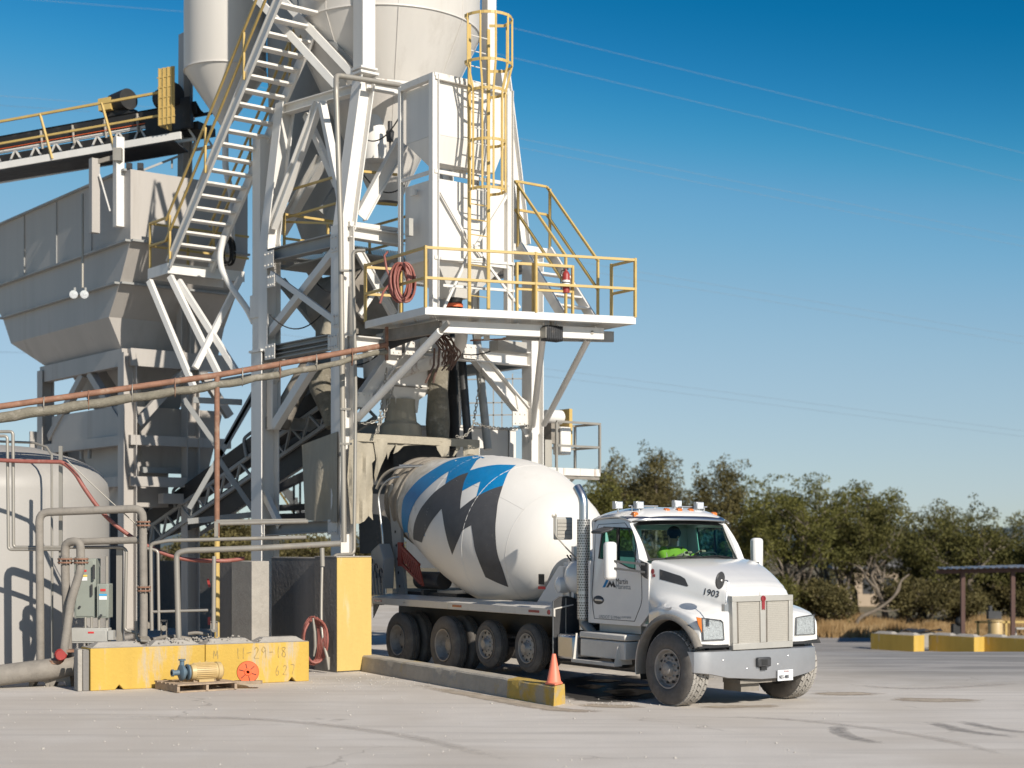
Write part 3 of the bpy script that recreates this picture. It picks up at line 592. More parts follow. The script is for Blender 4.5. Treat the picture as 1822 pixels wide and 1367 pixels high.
# visor
secs = []
for dz, da in ((.055, -.12), (.045, .0), (.015, .07), (-.015, .085), (-.03, .08), (-.02, .07), (0, .04)):
    row = []
    for k in range(13):
        t = -1+2*k/12; b = BC+t*(.98); cur = -.14*abs(t)**2.5
        row.append(V(-1.16+da+cur-(.12 if abs(t) == 1 else 0), b, 2.79+dz-.02*abs(t)**2))
    secs.append(row)
P(MB().grid(smooth_loft(secs, 2, 2)), 'sun_visor', M['chrome'])
# windshield
def ws(u, v):    # u across -1..1, v bottom..top
    b0 = .36+(.33-.36)*v; b = BC+u*(BC-b0); a = (-.72-.20*abs(u)**2.2)*(1-v)+(-1.22-.13*abs(u)**2.2)*v; z = (2.16-.03*abs(u)**2)*(1-v)+(2.755-.02*abs(u)**2)*v
    return V(a, b, z)
g = MB().grid([[ws(-1+2*i/20, j/8) for i in range(21)] for j in range(9)]); P(g, 'windshield', M['glass'])
fr = MB(); loop = [ws(-1+2*i/20, 0) for i in range(21)]+[ws(1, j/8) for j in range(1, 9)]+[ws(1-2*i/20, 1) for i in range(1, 21)]+[ws(-1, 1-j/8) for j in range(1, 8)]
inn = [ws(-.955+1.91*i/20, .05) for i in range(21)]+[ws(.955, .05+.85*j/8) for j in range(1, 9)]+[ws(.955-1.91*i/20, .90) for i in range(1, 21)]+[ws(-.955, .90-.85*j/8) for j in range(1, 8)]
fr.grid([[p+V(.006, 0, .004) for p in loop], [p+V(.006, 0, .004) for p in inn]], close=True); P(fr, 'windshield_seal', M['black'])
wp = MB()
for u0, u1 in ((-.72, .0), (.02, .72)): wp.tube([ws(u0+(u1-u0)*t, .035+.05*math.sin(t*3.1)*.5)+V(.02, 0, .012) for t in (0, .25, .5, .75, 1)], .008, 6); wp.tube([ws(u1, .0)+V(.03, 0, 0), ws((u0+u1)/2, .06)+V(.025, 0, .015)], .008, 6)
P(wp, 'wiper', M['black'])
# door details
for s in (1, -1):
    q = lambda b: b if s == 1 else 2.5-b
    gl = MB().add([V(x, q(tumb(.2, z)+.02), z) for x, z in hole], [list(range(len(hole)))]); dw = P(gl, 'side_window', M['sideglass'])
    cx_ = sum(h[0] for h in hole)/len(hole); cz_ = sum(h[1] for h in hole)/len(hole)
    se = MB(); se.grid([[V(x, q(tumb(.2, z)-.003), z) for x, z in hole], [V(cx_+(x-cx_)*.93, q(tumb(.2, z)-.003), cz_+(z-cz_)*.92) for x, z in hole]], close=True)
    a0 = tk(1094, 960, .2).x; se.bx(a0-.03, a0+.015, min(q(.25), q(.29)), max(q(.25), q(.29)), 2.1, 2.64); P(se, 'window_seal', M['black'], dw)
    dl = [(-2.17, 1.35), (-2.2, 1.6), (-2.2, 2.6), (-2.15, 2.7), (-1.45, 2.72), (-1.36, 2.66), (-1.25, 2.52), (-1.05, 2.18), (-.88, 2.0), (-.87, 1.55), (-.90, 1.45), (-1.06, 1.20), (-2.13, 1.20)]
    gp = MB().tube([V(x, q(tumb(.2, z)-.0005), z) for x, z in dl]+[V(dl[0][0], q(.1995), dl[0][1])], .006, 5, caps=False); P(gp, 'door_gap', M['dark'])
    hd = MB().sphere((-2.02, q(.2), 1.50), 1, 14, (.15, .02, .07)); ho = P(hd, 'door_handle', M['dark']); h2 = MB(); h2.box((-1.98, q(.175), 1.50), .2, .02, .035); P(h2, 'grip', M['chrome'], ho, bev=.008)
    # mirror
    c0 = tk(1085.5, 998, -.28); c0 = V(c0.x, q(-.28), c0.z)
    if s == -1: c0 = tk(1346.5, 989, 2.70)
    mm = MB(); mm.bx(c0.x-.07, c0.x+.07, c0.y-.10, c0.y+.10, c0.z-.29, c0.z+.29); mi = P(mm, 'mirror', M['truck'], bev=.05)
    gl = MB().bx(c0.x-.075, c0.x-.071, c0.y-.07, c0.y+.07, c0.z-.25, c0.z+.25); P(gl, 'mirror_glass', M['chrome'], mi)
    ar = MB()
    for dz, zt in ((-.02, 2.10), (-.13, 1.98)):
        z1 = c0.z+dz+.02 if s == 1 else c0.z-.1+dz
        ar.bar((c0.x+.03, c0.y, z1), (-.76, q(.18), zt-.02), .05, .035)
    ar.prism([V(-.86, q(.185), 2.13), V(-.70, q(.185), 2.10), V(-.70, q(.185), 1.86), V(-.76, q(.185), 1.88), V(-.86, q(.185), 1.93)], (0, -.02*s, 0)); P(ar, 'mirror_arm', M['dark'])
ld = MB(); c0 = tk(1068, 941, .02); ld.prism([c0+V(-.12, .12, .03), c0+V(.2, .12, .03), c0+V(.24, .05, .01), c0+V(.15, -.1, -.04), c0+V(-.12, -.1, -.03)], (0, 0, -.05)); P(ld, 'look_down_mirror', M['dark'], bev=.02)
# interior
it = MB(); it.bx(-2.22, -1.72, .45, 1.0, 1.5, 1.62); it.bx(-2.24, -2.08, .47, .98, 1.55, 2.28); it.bx(-2.22, -1.72, 1.5, 2.05, 1.5, 1.62); it.bx(-2.24, -2.10, 1.52, 2.03, 1.55, 2.25); P(it, 'seat', M['cab'], bev=.04)
ds = MB(); ds.prism([V(-.80, .3, 1.5), V(-.80, .3, 2.10), V(-1.05, .3, 2.08), V(-1.22, .3, 1.98), V(-1.22, .3, 1.5)], (0, 1.9, 0)); P(ds, 'dashboard', M['cab'])
swc = V(-1.38, 1.80, 2.14); sw = MB(); n_ = V(-.5, 0, .87).normalized(); _, u1, u2 = perp(n_, V(0, 1, 0)); sw.tube([swc+(u1*math.cos(2*math.pi*i/24)+u2*math.sin(2*math.pi*i/24))*.23 for i in range(25)], .018, 8)
for k in (0, 2.1, 4.2): sw.tube([swc-n_*.02, swc+(u1*math.cos(k)+u2*math.sin(k))*.22], .014, 6)
sw.tube([swc-n_*.02, swc-n_*.4], .03, 8); P(sw, 'steering_wheel', M['black'])
# ---- hood and fenders ----------------------------------------------
HR = .735
def zbot(a, z0=.86):
    return max(z0, .55+math.sqrt(max(0, HR*HR-a*a))) if abs(a) < HR else z0
hs = []
#       a    ztop  bsh  zsh   bv   zv    bf   zf    (all near side offsets)
HD = [(-.70, 2.165, .25, 2.09, .215, 1.70, .20, 1.42), (-.50, 2.14, .29, 2.05, .235, 1.66, .15, 1.46), (-.25, 2.08, .36, 1.98, .31, 1.60, .08, 1.48), (0, 2.00, .44, 1.89, .40, 1.55, .045, 1.47), (.25, 1.90, .53, 1.79, .50, 1.49, .04, 1.43), (.45, 1.81, .61, 1.71, .585, 1.44, .055, 1.37), (.56, 1.74, .655, 1.66, .63, 1.40, .08, 1.31), (.61, 1.69, .675, 1.625, .65, 1.37, .10, 1.27)]
def hood_sec(h, s):
    a, zt, bs, zs, bv, zv, bf, zf = h; q = (lambda b: b) if s == 1 else (lambda b: 2.5-b)
    zb = zbot(a)
    p = [(BC, zt), (.95, zt-.005), (bs+.16, zt-.02), (bs+.045, zt*.6+zs*.4+.0), (bs, zs), (bs*.5+bv*.5, (zs+zv)/2), (bv, zv+.02), (bv*.55+bf*.45, zv*.35+zf*.65+.01), (bf+.05, zf-.015), (bf+.005, zf-.08), (bf, max(zb+.01, zf-.22)), (bf+.0, zb)]
    return [V(a, q(b), z) for b, z in p]
hoods = MB()
for s in (1, -1):
    secs = [hood_sec(h, s) for h in HD]
    # denser along the arch: interpolate the controls
    dens = []
    for i in range(len(HD)-1):
        for t in (0, .33, .66): dens.append(tuple(HD[i][k]*(1-t)+HD[i+1][k]*t for k in range(8)))
    dens.append(HD[-1]); secs = [hood_sec(h, s) for h in dens]
    rows = [cat_rom(x, 4) for x in secs]
    # smooth lengthwise the upper part
    for _ in range(3):
        new = [r[:] for r in rows]
        for i in range(1, len(rows)-1):
            for j in range(len(rows[0])-1): new[i][j] = rows[i][j]*.5+(rows[i-1][j]+rows[i+1][j])*.25; new[i][j].x = rows[i][j].x
            if abs(rows[i][-1].x) < .72: new[i][-2].z = max(new[i][-2].z, rows[i][-1].z+.01)
        rows = new
    last = rows[-1]; e1 = [p+V(.02, 0, -.015) for p in last]; e1 = [V(p.x, p.y+(.012*s if p.z > .9 else .01*s), p.z) for p in e1]
    rows.append(e1); hoods.grid(rows)
    # front face: close down to the bottom edge
    fl = e1+[V(e1[0].x, e1[0].y, .86)]; hoods.add(fl, [list(range(len(fl)))])
    fr_lip = rows
bv_h = BVHTree.FromPolygons(hoods.v, hoods.f)
hood = P(hoods, 'hood', M['truck'])
# fender flare (grey dusty lip) and inner arch
for s in (1, -1):
    q = (lambda b: b) if s == 1 else (lambda b: 2.5-b)
    lip = []; secs = []
    for k in range(25):
        an = R((27 if s == 1 else 75)+(163 if s == 1 else 115)*k/24); a = math.cos(an); z = math.sin(an)
        rr = HR; x0 = a*rr; z0 = .55+z*rr
        f_ = lambda r_, b: V(a*r_, q(b), .55+z*r_)
        secs.append([f_(HR+.075, .09), f_(HR+.07, .035), f_(HR+.04, .01), f_(HR+.005, .0), f_(HR-.012, .02), f_(HR-.012, .16)])
    m = MB().grid(smooth_loft(secs, 1, 2)); P(m, 'fender_flare', M['dusty'])
    inn = MB().grid([[V(math.cos(R(an))*(HR-.0), q(b), .55+math.sin(R(an))*HR) for b in (.05, .65)] for an in range(27, 198, 10)]); P(inn, 'wheel_arch', M['black'])
    ed = MB().tube([V(math.cos(R(an))*(HR+.05), q(.02), .55+math.sin(R(an))*(HR+.05)) for an in range(150, 195, 5)], .012, 6); P(ed, 'splash_guard_edge', M['alu'])
# front: cowl gap white strip, vents, lettering on the hood
vent = decal(TR, bv_h, [(1174, 1013), (1211, 1025), (1219, 1030), (1225, 1043), (1222, 1044), (1174, 1031)], 6, (-.2, .4, 1.9), .004); P(vent, 'hood_vent', M['dark'])
bd = decal(TR, bv_h, [(1165-3.2+6*.5*math.cos(k*math.pi/6), 1017+5*math.sin(k*math.pi/6)) for k in range(12)], 4, (-.5, .4, 1.9), .006); P(bd, 'side_badge', M['redlens'])
b2 = decal(TR, bv_h, [(1161, 1022), (1166, 1022), (1166, 1027), (1161, 1027)], 4, (-.5, .4, 1.9), .006); P(b2, 'side_badge', M['redlens'])
fb = decal(TR, bv_h, [(1182, 1084), (1196, 1081), (1194, 1085), (1182, 1088)], 5, (.1, .1, 1.5), .006); P(fb, 'fender_badge', M['chrome'])
# number 1903: text outlines laid on the hood surface
def text_decal(txt, size, px, py, rot, sx, bvh, m, name, par=None, off=.006, shear=0, weight=0):
    cu = bpy.data.curves.new('t', 'FONT'); cu.body = txt; cu.size = size; cu.offset = weight; cu.shear = shear; cu.fill_mode = 'FRONT'; cu.resolution_u = 3
    o = bpy.data.objects.new('t', cu); COL.objects.link(o); me = bpy.data.meshes.new_from_object(o.evaluated_get(bpy.context.evaluated_depsgraph_get()))
    c_, s_ = math.cos(rot), math.sin(rot); mb = MB(); vs = []
    for v in me.vertices: x, y = v.co.x*sx, -v.co.y; vs.append(raycast_px(TR, bvh, px+x*c_-y*s_, py+x*s_+y*c_, (0, .3, 1.7), off))
    mb.add(vs, [list(p.vertices) for p in me.polygons]); bpy.data.objects.remove(o); bpy.data.curves.remove(cu)
    return P(mb, name, m, par)
text_decal('1903', 16.5, 1249.5, 1057.5, R(12), .92, bv_h, M['logo'], 'fleet_number', weight=.012*16)
# headlights
def headlight(quad, a, far):
    pts = [tf(x, y, a) for x, y in quad]; h = MB().prism([p-V(.03, 0, 0) for p in pts], (.026, 0, 0)); o = P(h, 'headlight', M['lamp'])
    c_ = sum(pts, V(0, 0, 0))/len(pts)
    g_ = MB().prism([c_+(p-c_)*1.0+V(-.004, 0, 0) for p in pts], (.012, 0, 0)); P(g_, 'lens', M['lens'], o)
    b_ = MB(); loop = [c_+(p-c_)*1.06+V(.004, 0, 0) for p in pts]; inn = [c_+(p-c_)*.97+V(.01, 0, 0) for p in pts]; b_.grid([loop, inn], close=True); P(b_, 'bezel', M['dark'], o)
    for (dy, dz, r_) in ((-.09, .05, .055), (.05, .06, .06), (-.05, -.08, .045), (.07, -.07, .04)):
        P(MB().lathe([(.0, r_), (-.02, r_*.7), (-.03, .002)], c_+V(.0, dy, dz), (1, 0, 0), 14), 'bulb_reflector', M['chrome'], o)
    return o
headlight([(1249, 1100), (1282, 1104), (1286, 1108), (1288, 1138), (1251, 1139.5)], .652, 0)
headlight([(1417, 1099), (1448, 1094), (1449.5, 1128), (1416, 1130)], .652, 1)
am = [tf(x, y, .645) for x, y in ((1238.5, 1098), (1248, 1100), (1248.5, 1126), (1242, 1112))]; P(MB().prism(am, (.01, 0, 0)), 'turn_signal', M['amber'])
# grille
GA = .665
def gp_(x, y, a=GA): return tf(x, y, a)
TLq, TRq, BRq, BLq = gp_(1300, 1063), gp_(1408.5, 1060), gp_(1408, 1151), gp_(1302, 1157)
mid_t = gp_(1353, 1058); mid_b = gp_(1355, 1154)
def bil(u, v): return (TLq*(1-u)+TRq*u)*(1-v)+(BLq*(1-u)+BRq*u)*v
fr = MB()
for (u0, u1, v0, v1) in ((0, 1, -.02, .09), (0, 1, .88, 1), (0, .07, .09, .88), (.93, 1, .09, .88), (.455, .545, .09, .88)):
    fr.prism([bil(u0, v0), bil(u1, v0), bil(u1, v1), bil(u0, v1)], (.035, 0, 0))
go = P(fr, 'grille', M['grille'], bev=.006)
P(MB().prism([bil(.0, -.02), bil(1, -.02), bil(1, 1), bil(0, 1)], (-.06, 0, 0)), 'grille_box', M['grille'], go)
for u0, u1 in ((.07, .455), (.545, .93)):
    P(MB().prism([bil(u0, .09), bil(u1, .09), bil(u1, .88), bil(u0, .88)], (.012, 0, 0)), 'grille_screen', M['screen'], go)
    wv = MB()
    for k in range(1, 22): wv.bar(bil(u0, .09+.79*k/22)+V(.0125, 0, 0), bil(u1, .09+.79*k/22)+V(.0125, 0, 0), .0022)
    for k in range(1, 4): wv.bar(bil(u0+(u1-u0)*k/4*.12, .09)+V(.016, 0, 0), bil(u0+(u1-u0)*k/4*.12, .88)+V(.016, 0, 0), .006)
    P(wv, 'grille_wire', M['dusty'], go)
eb = MB(); c0 = bil(.5, .04)+V(.037, 0, 0); eb.lathe([(0, .047), (.012, .043), (.014, .024), (.006, .02), (.006, .001)], c0+V(0, 0, -.0), (1, 0, 0), 20); eb.prism([c0+V(0, -.03, -.04), c0+V(0, .03, -.04), c0+V(0, .025, -.17), c0+V(0, 0, -.15), c0+V(0, -.025, -.17)], (.008, 0, 0)); P(eb, 'emblem', M['redlens'], go)
P(MB().prism([tf(1334, 1040, .35)+V(0, 0, .02), tf(1348, 1036, .35)+V(0, .03, .03), tf(1352, 1042, .35)], (-.08, 0, .0)), 'hood_ornament', M['chrome'])
# bumper
plan = [(-.02, .02), (.40, .03), (.56, .06), (.64, .16), (.66, .32), (.68, .6), (.69, 1.25), (.68, 1.9), (.66, 2.2), (.62, 2.36), (.5, 2.44), (.36, 2.46)]
plan = plan[1:]
zb = [.55, .53, .52, .50, .44, .395, .40, .45, .50, .52, .54]
top = [V(a, b, .825) for a, b in plan]; top2 = [V(a-.03, b+(.02 if b < 1 else -.02), .84) for a, b in plan]; bot = [V(a, b, z) for (a, b), z in zip(plan, zb)]; bot2 = [V(a-.035, b, z-.01) for (a, b), z in zip(plan, zb)]
top3 = [p-V(.12, 0, 0) for p in top2]
bm_ = MB().grid([top3, top2, top, [t.lerp(b, .5)+V(.008, 0, 0) for t, b in zip(top, bot)], bot, bot2]); bo = P(bm_, 'bumper', M['bump'])
tp = MB(); c0 = tf(1357, 1178, .70); tp.bx(c0.x-.03, c0.x+.05, c0.y-.13, c0.y+.13, c0.z-.07, c0.z+.07); P(tp, 'tow_pin', M['dark'], bo, bev=.02)
tq = MB(); tq.bx(c0.x+.05, c0.x+.055, c0.y-.06, c0.y+.05, c0.z-.04, c0.z+.04); tq.bx(c0.x-.02, c0.x+.03, c0.y-.05, c0.y+.06, c0.z-.12, c0.z-.075); P(tq, 'tow_pocket', M['black'], bo)
lp = [tf(1384, 1193, .72), tf(1411, 1191, .72), tf(1411, 1210, .72), tf(1384, 1212, .72)]; po = P(MB().prism(lp, (-.012, 0, 0)), 'license_plate', M['label_w'], bo)
xd = (lp[1]-lp[0]).normalized(); ud = V(0, 0, 1)
t_ = text_mb('NEX-4883', .08, lp[3]+xd*.022+ud*.03+V(.006, 0, 0), xd, ud, sx=.58); P(t_, 'plate_number', M['logo'], po)
t_ = text_mb('TEXAS', .035, lp[3]+xd*.11+ud*.125+V(.006, 0, 0), xd, ud, sx=1); P(t_, 'plate_state', M['redlens'], po)
bl = MB()
for b, z in ((.5, .7), (1.75, .72), (.95, .56), (1.55, .60)): bl.sphere((.688, b, z), .009, 8)
P(bl, 'bumper_bolt', M['alu'], bo)
sk_ = MB(); sk_.bx(.2, .6, .9, 1.6, .33, .39); sk_.bx(.1, .5, 1.0, 1.35, .2, .34); P(sk_, 'tow_bracket', M['dusty'])
rad = MB(); rad.bx(.30, .55, .35, 2.2, .82, .90); rad.bx(-.6, .3, .7, 1.75, .62, 1.4); P(rad, 'engine_block', M['black'])
# round fender mirror
c0 = tk(1281.5, 1033, .30); nd = V(-1, -.35, 0).normalized(); nd = V(-.9, -.4, .15).normalized()
rm = MB().lathe([(-.012, .001), (-.03, .06), (-.02, .115), (0, .13), (.012, .122), (.014, .001)], c0, -nd, 28); ro = P(rm, 'fender_mirror', M['dark'])
rb = tk(1290, 1078, .26); ar = MB().pipe([c0-nd*.02, c0-nd*.03+V(.12, .02, .01), rb+V(.02, 0, .05), rb], .008, 8, bend=.05); ar.sphere(c0-nd*.02, .016, 8); ar.box(rb+V(0, 0, -.03), .07, .07, .10); P(ar, 'mirror_stem', M['chrome'], ro)
# door lettering
DX = V(1, 0, 0); 
def dpt(px, py): p = tk(px, py, .197); return p
def dtext(txt, px0, py0, px1, h, m, name, weight=0.0, shear=0):
    a, b = dpt(px0, py0), dpt(px1, py0); mb = text_mb(txt, 1, (0, 0, 0), (1, 0, 0), (0, 0, 1), ext=.0005)
    xs = [v.x for v in mb.v]; zs = [v.z for v in mb.v]; x0, x1, z0, z1 = min(xs), max(xs), min(zs), max(zs)
    L = abs(b.x-a.x)
    mb.v = [V(a.x+(v.x-x0)/(x1-x0)*L, .196+v.y*.5, a.z+(v.z)/(1.0)*h+(v.z)*weight) for v in mb.v]
    P(mb, name, m)
dtext('Martin', 1096, 1039, 1117, .125, M['logo'], 'company_lettering'); dtext('Marietta', 1096, 1048, 1122, .115, M['logogrey'], 'company_lettering')
dtext('USDOT 519944', 1066, 1100, 1104, .075, M['logogrey'], 'registration_lettering'); dtext('GVW 80000', 1106, 1100, 1123, .045, M['logogrey'], 'registration_lettering')
def dpoly(l, m, name): mb = MB().prism([dpt(*p)-V(0, .001, 0) for p in l], (0, .0015, 0)); P(mb, name, m)
dpoly([(1072, 1045.5), (1080, 1028.5), (1088, 1028.5), (1089.5, 1032), (1083, 1032), (1076.5, 1045.5)], M['blue'], 'company_logo')
dpoly([(1078.5, 1045.5), (1085, 1033.5), (1089, 1040), (1090.5, 1033), (1096, 1045.5), (1092, 1045.5), (1090, 1041.5), (1088, 1045.5), (1085.5, 1040), (1082, 1045.5)], M['logo'], 'company_logo')
# ---- exhaust --------------------------------------------------------
ex = V(-2.58, .30, 0); s0 = MB(); s0.lathe([(0, .108), (1.62, .108)], ex+V(0, 0, 1.17), (0, 0, 1), 24, ref=V(1, 0, 0)); s0.lathe([(0, .108), (0, .07)], ex+V(0, 0, 2.79), (0, 0, 1), 24, ref=V(1, 0, 0)); 
st = MB(); st.pipe([ex+V(0, 0, 1.0), ex+V(0, 0, 3.12), ex+V(-.16, -.02, 3.32)], .074, 18, bend=.18); sto = P(st, 'exhaust_stack', M['chrome']); P(s0, 'heat_shield', M['perf'], sto)
bs = MB().pipe([ex+V(0, 0, 1.2), ex+V(.0, 0, 1.10), ex+V(.22, .0, .98), ex+V(.3, .05, .85)], .08, 16, bend=.1); P(bs, 'exhaust_elbow', M['galv'], sto)
cl = MB()
for z in (1.47, 1.60): cl.lathe([(-.015, .115), (.015, .115)], ex+V(0, 0, z), (0, 0, 1), 20, ref=V(1, 0, 0))
P(cl, 'clamp', M['alu'], sto)
# ---- behind the cab: pedestal, tanks, lamp ---------------------------
pd = MB(); pd.prism([V(-4.45, .52, 1.25), V(-3.3, .52, 1.25), V(-3.35, .52, 2.02), V(-3.62, .52, 2.02)], (0, .04, 0)); pd.prism([V(-4.45, 1.85, 1.25), V(-3.3, 1.85, 1.25), V(-3.35, 1.85, 2.02), V(-3.62, 1.85, 2.02)], (0, .04, 0)); pd.bx(-3.5, -3.42, .52, 1.89, 1.25, 2.0); pd.bx(-4.2, -3.3, .52, 1.9, 1.2, 1.27)
P(pd, 'drum_pedestal', M['truck'])
lb = tk(963.5, 1031, .515); P(MB().bx(lb.x-.09, lb.x+.09, .508, .518, lb.z-.09, lb.z+.09), 'pedestal_hatch', M['black'], bev=.03)
P(MB().bx(lb.x-.1, lb.x+.12, .509, .517, lb.z-.17, lb.z-.12), 'pedestal_sticker', M['label_r'])
c1 = tk(990, 1041, .35); P(MB().lathe([(-.02, .001), (0, .09), (.03, .135), (.7, .135)], c1, (.25, 1, 0), 28), 'air_tank', M['truck'])
c1 = tk(1019, 1027, .42); P(MB().lathe([(-.10, .001), (-.08, .12), (-.02, .22), (.04, .27), (1.5, .27), (1.56, .2), (1.6, .001)], c1, (0, 1, 0), 32), 'water_tank', M['truck'])
gb = MB(); c1 = tk(1000, 985, .7); gb.lathe([(0, .16), (.12, .17), (.14, .12), (.3, .12), (.32, .2), (.5, .2)], V(-3.1, .95, 2.12), (-1, 0, .21), 24, caps=(True, True)); gb.bx(-3.6, -3.2, .6, 1.8, 1.95, 2.08); gb.cyl((-3.3, .55, 2.05), (-3.3, 1.2, 2.15), .11); P(gb, 'gearbox', M['truck'])
wl0 = tf(1004, 940, -2.95); hb = MB(); hb.bx(wl0.x-.08, wl0.x, wl0.y-.17, wl0.y+.17, wl0.z-.19, wl0.z+.18); ho = P(hb, 'work_lamp', M['boxgrey'], bev=.02)
lv = MB(); lv.bx(wl0.x+.001, wl0.x+.012, wl0.y-.14, wl0.y+.14, wl0.z-.155, wl0.z+.145)
P(lv, 'lamp_louvre', M['screen'], ho)
lv = MB()
for k in range(1, 5): lv.bx(wl0.x+.012, wl0.x+.018, wl0.y-.14, wl0.y+.14, wl0.z-.16+k*.06, wl0.z-.155+k*.06)
P(lv, 'louvre_slat', M['dark'], ho)
ro = MB(); ro.lathe([(-.01, .001), (-.01, .04), (.01, .045), (.02, .001)], V(wl0.x, wl0.y-.2, wl0.z+.2), (1, -.2, 0), 14); ro.pipe([V(wl0.x, wl0.y-.2, wl0.z+.2), V(wl0.x, wl0.y-.2, wl0.z-.1), V(wl0.x+.1, wl0.y, wl0.z-.35), V(wl0.x+.15, wl0.y+.15, wl0.z-.5)], .012, 8, bend=.08); P(ro, 'convex_mirror', M['galv'])
hz = MB(); rnd = random.Random(5)
for k in range(9):
    y = .55+k*.09; hz.tube(sag(V(-3.2, y, 2.05+.03*k), V(-2.6, y+.1, 1.6), .12), .018, 6)
for k in range(5): hz.tube(sag(V(-3.35, .5+k*.06, 2.2), V(-2.75, .45+k*.08, 2.0+.03*k), .06), .014, 6)
P(hz, 'hydraulic_hose', M['black'])
vb = MB(); vb.bx(-3.0, -2.6, .55, 1.9, 1.05, 1.6); vb.bx(-2.9, -2.75, .45, .6, 1.2, 1.4); P(vb, 'valve_block', M['dark'], bev=.02)
fr_ = MB(); fr_.bx(-3.15, -3.08, .45, .53, 1.2, 2.35); fr_.bx(-3.15, -3.08, .45, .9, 2.1, 2.16); P(fr_, 'hose_bracket', M['truck'])
# ---- drum -------------------------------------------------------------
TAU = .21; DO = V(-5, 1.22, 2.33); DN = V(-math.cos(TAU), 0, math.sin(TAU))
prof = [(-1.02, .12), (-1.0, .32), (-.94, .48), (-.80, .72), (-.62, .88), (-.45, .98), (-.256, 1.06), (.0, 1.145), (.25, 1.225), (.5, 1.295), (.767, 1.355), (1.0, 1.372), (1.3, 1.375), (1.7, 1.352), (2.0, 1.32), (2.25, 1.285), (2.7, 1.215), (3.1, 1.13), (3.5, 1.04)]
prof += [(3.8, .975), (4.1, .915)]
dm = MB().lathe(prof, DO, DN, 128); bv_d = BVHTree.FromPolygons(dm.v, dm.f); 
def caked(m):       # dried cement, thicker towards the mouth of the drum
    nt = m.node_tree; N = nt.nodes; L = nt.links; b = N['Principled BSDF']; src = b.inputs['Base Color'].links[0].from_socket; tc = N.new('ShaderNodeTexCoord')
    dt = N.new('ShaderNodeVectorMath'); dt.operation = 'DOT_PRODUCT'; dt.inputs[1].default_value = tuple(DN); L.new(tc.outputs['Object'], dt.inputs[0])
    n = N.new('ShaderNodeTexNoise'); n.inputs['Scale'].default_value = 3.5; n.inputs['Detail'].default_value = 10; n.inputs['Roughness'].default_value = .75; L.new(tc.outputs['Object'], n.inputs['Vector'])
    k = N.new('ShaderNodeMath'); k.operation = 'MULTIPLY_ADD'; k.inputs[1].default_value = 4.0; L.new(n.outputs[0], k.inputs[0]); L.new(dt.outputs['Value'], k.inputs[2])
    t0 = DO.dot(DN); r = N.new('ShaderNodeMapRange'); r.inputs[1].default_value = t0+4.9; r.inputs[2].default_value = t0+6.1; r.inputs[4].default_value = .8; L.new(k.outputs[0], r.inputs[0])
    mx = N.new('ShaderNodeMix'); mx.data_type = 'RGBA'; mx.inputs[7].default_value = (.34, .30, .24, 1); L.new(src, mx.inputs[6]); L.new(r.outputs[0], mx.inputs[0]); L.new(mx.outputs[2], b.inputs['Base Color'])
caked(M['drum'])
drum = P(dm, 'drum', M['drum'])
d2 = MB().lathe([(4.05, .915), (4.1, .94), (4.14, .92), (4.3, .88), (4.33, .90), (4.42, .90), (4.45, .85), (4.75, .79), (4.78, .83), (4.84, .83), (4.86, .74), (4.95, .72), (4.95, .64), (3.9, .6)], DO, DN, 96); P(d2, 'drum_mouth', M['drumdirt'], drum)
sm = MB()
for t, r_ in ((-.256, 1.061), (.767, 1.357), (2.25, 1.287)): sm.lathe([(t-.014, r_-.004), (t-.007, r_+.0015), (t+.007, r_+.0015), (t+.014, r_-.004)], DO, DN, 128)
_, ua, ub = perp(DN, ZZ)
for an0 in (2.4, 4.4, .3):
    pts = [DO+DN*t+(ua*math.cos(an0+.02*t)+ub*math.sin(an0+.02*t))*(r_+.001) for t, r_ in prof if -.3 < t < 3.5]; sm.tube(pts, .0035, 5)
P(sm, 'weld_seam', M['drum'], drum)
BLUE = bez([(727.5, 962), (719.5, 948), (715, 926), (716, 898), (722, 881), (743, 856), (768, 838), (797, 821.5), (826, 813.5), (862, 809.5)])+[(848, 820), (836.5, 837.5)]+bez([(836.5, 837.5), (855.5, 832), (884, 827.5), (918, 828)])[1:]+bez([(918, 828), (911, 834), (903.7, 842.7), (895, 864.6)])[1:]+bez([(895, 864.6), (880, 869), (864, 875.6), (848, 883.6)])[1:]+[(855, 857.3)]+bez([(855, 857.3), (841, 864), (822.6, 874)])[1:]+bez([(822.6, 874), (826, 858), (834, 841)])[1:]+bez([(834, 841), (819, 846), (804, 854), (792.6, 861.7)])[1:]+[(798.8, 839)]+bez([(798.8, 839), (782.4, 850), (762, 867.5), (744, 886.6), (732.7, 907), (726.8, 929), (726, 945), (728, 962)])[1:-1]
GRAY = bez([(834, 841), (819, 846), (804, 854), (792.6, 861.7), (773.6, 876), (759, 892), (747, 908.5), (738.5, 929), (735.6, 946.5), (736, 959.7)])+[(751, 965.6)]+bez([(751, 965.6), (754.6, 954), (765, 933), (775, 918.7), (786, 905.6)])[1:]+bez([(786, 905.6), (788, 918.7), (791, 937.8), (797, 964), (805, 987.5)])[1:]+bez([(805, 987.5), (811.7, 970), (819, 953.9), (824, 943.6), (838.7, 934.8)])[1:]+bez([(838.7, 934.8), (842, 958), (845, 977), (853, 1001), (864, 1027)])[1:]+bez([(864, 1027), (885, 1037), (904.8, 1044.7)])[1:]+bez([(904.8, 1044.7), (895, 1014), (885, 983), (881.7, 943.7), (884, 913), (887, 891), (895, 864.6)])[1:]+bez([(895, 864.6), (880, 869), (864, 875.6), (848, 883.6)])[1:]+bez([(848, 883.6), (833.6, 894), (819, 905.6)])[1:]+bez([(819, 905.6), (820, 890), (822.6, 874)])[1:]+bez([(822.6, 874), (826, 858), (834, 841)])[1:-1]
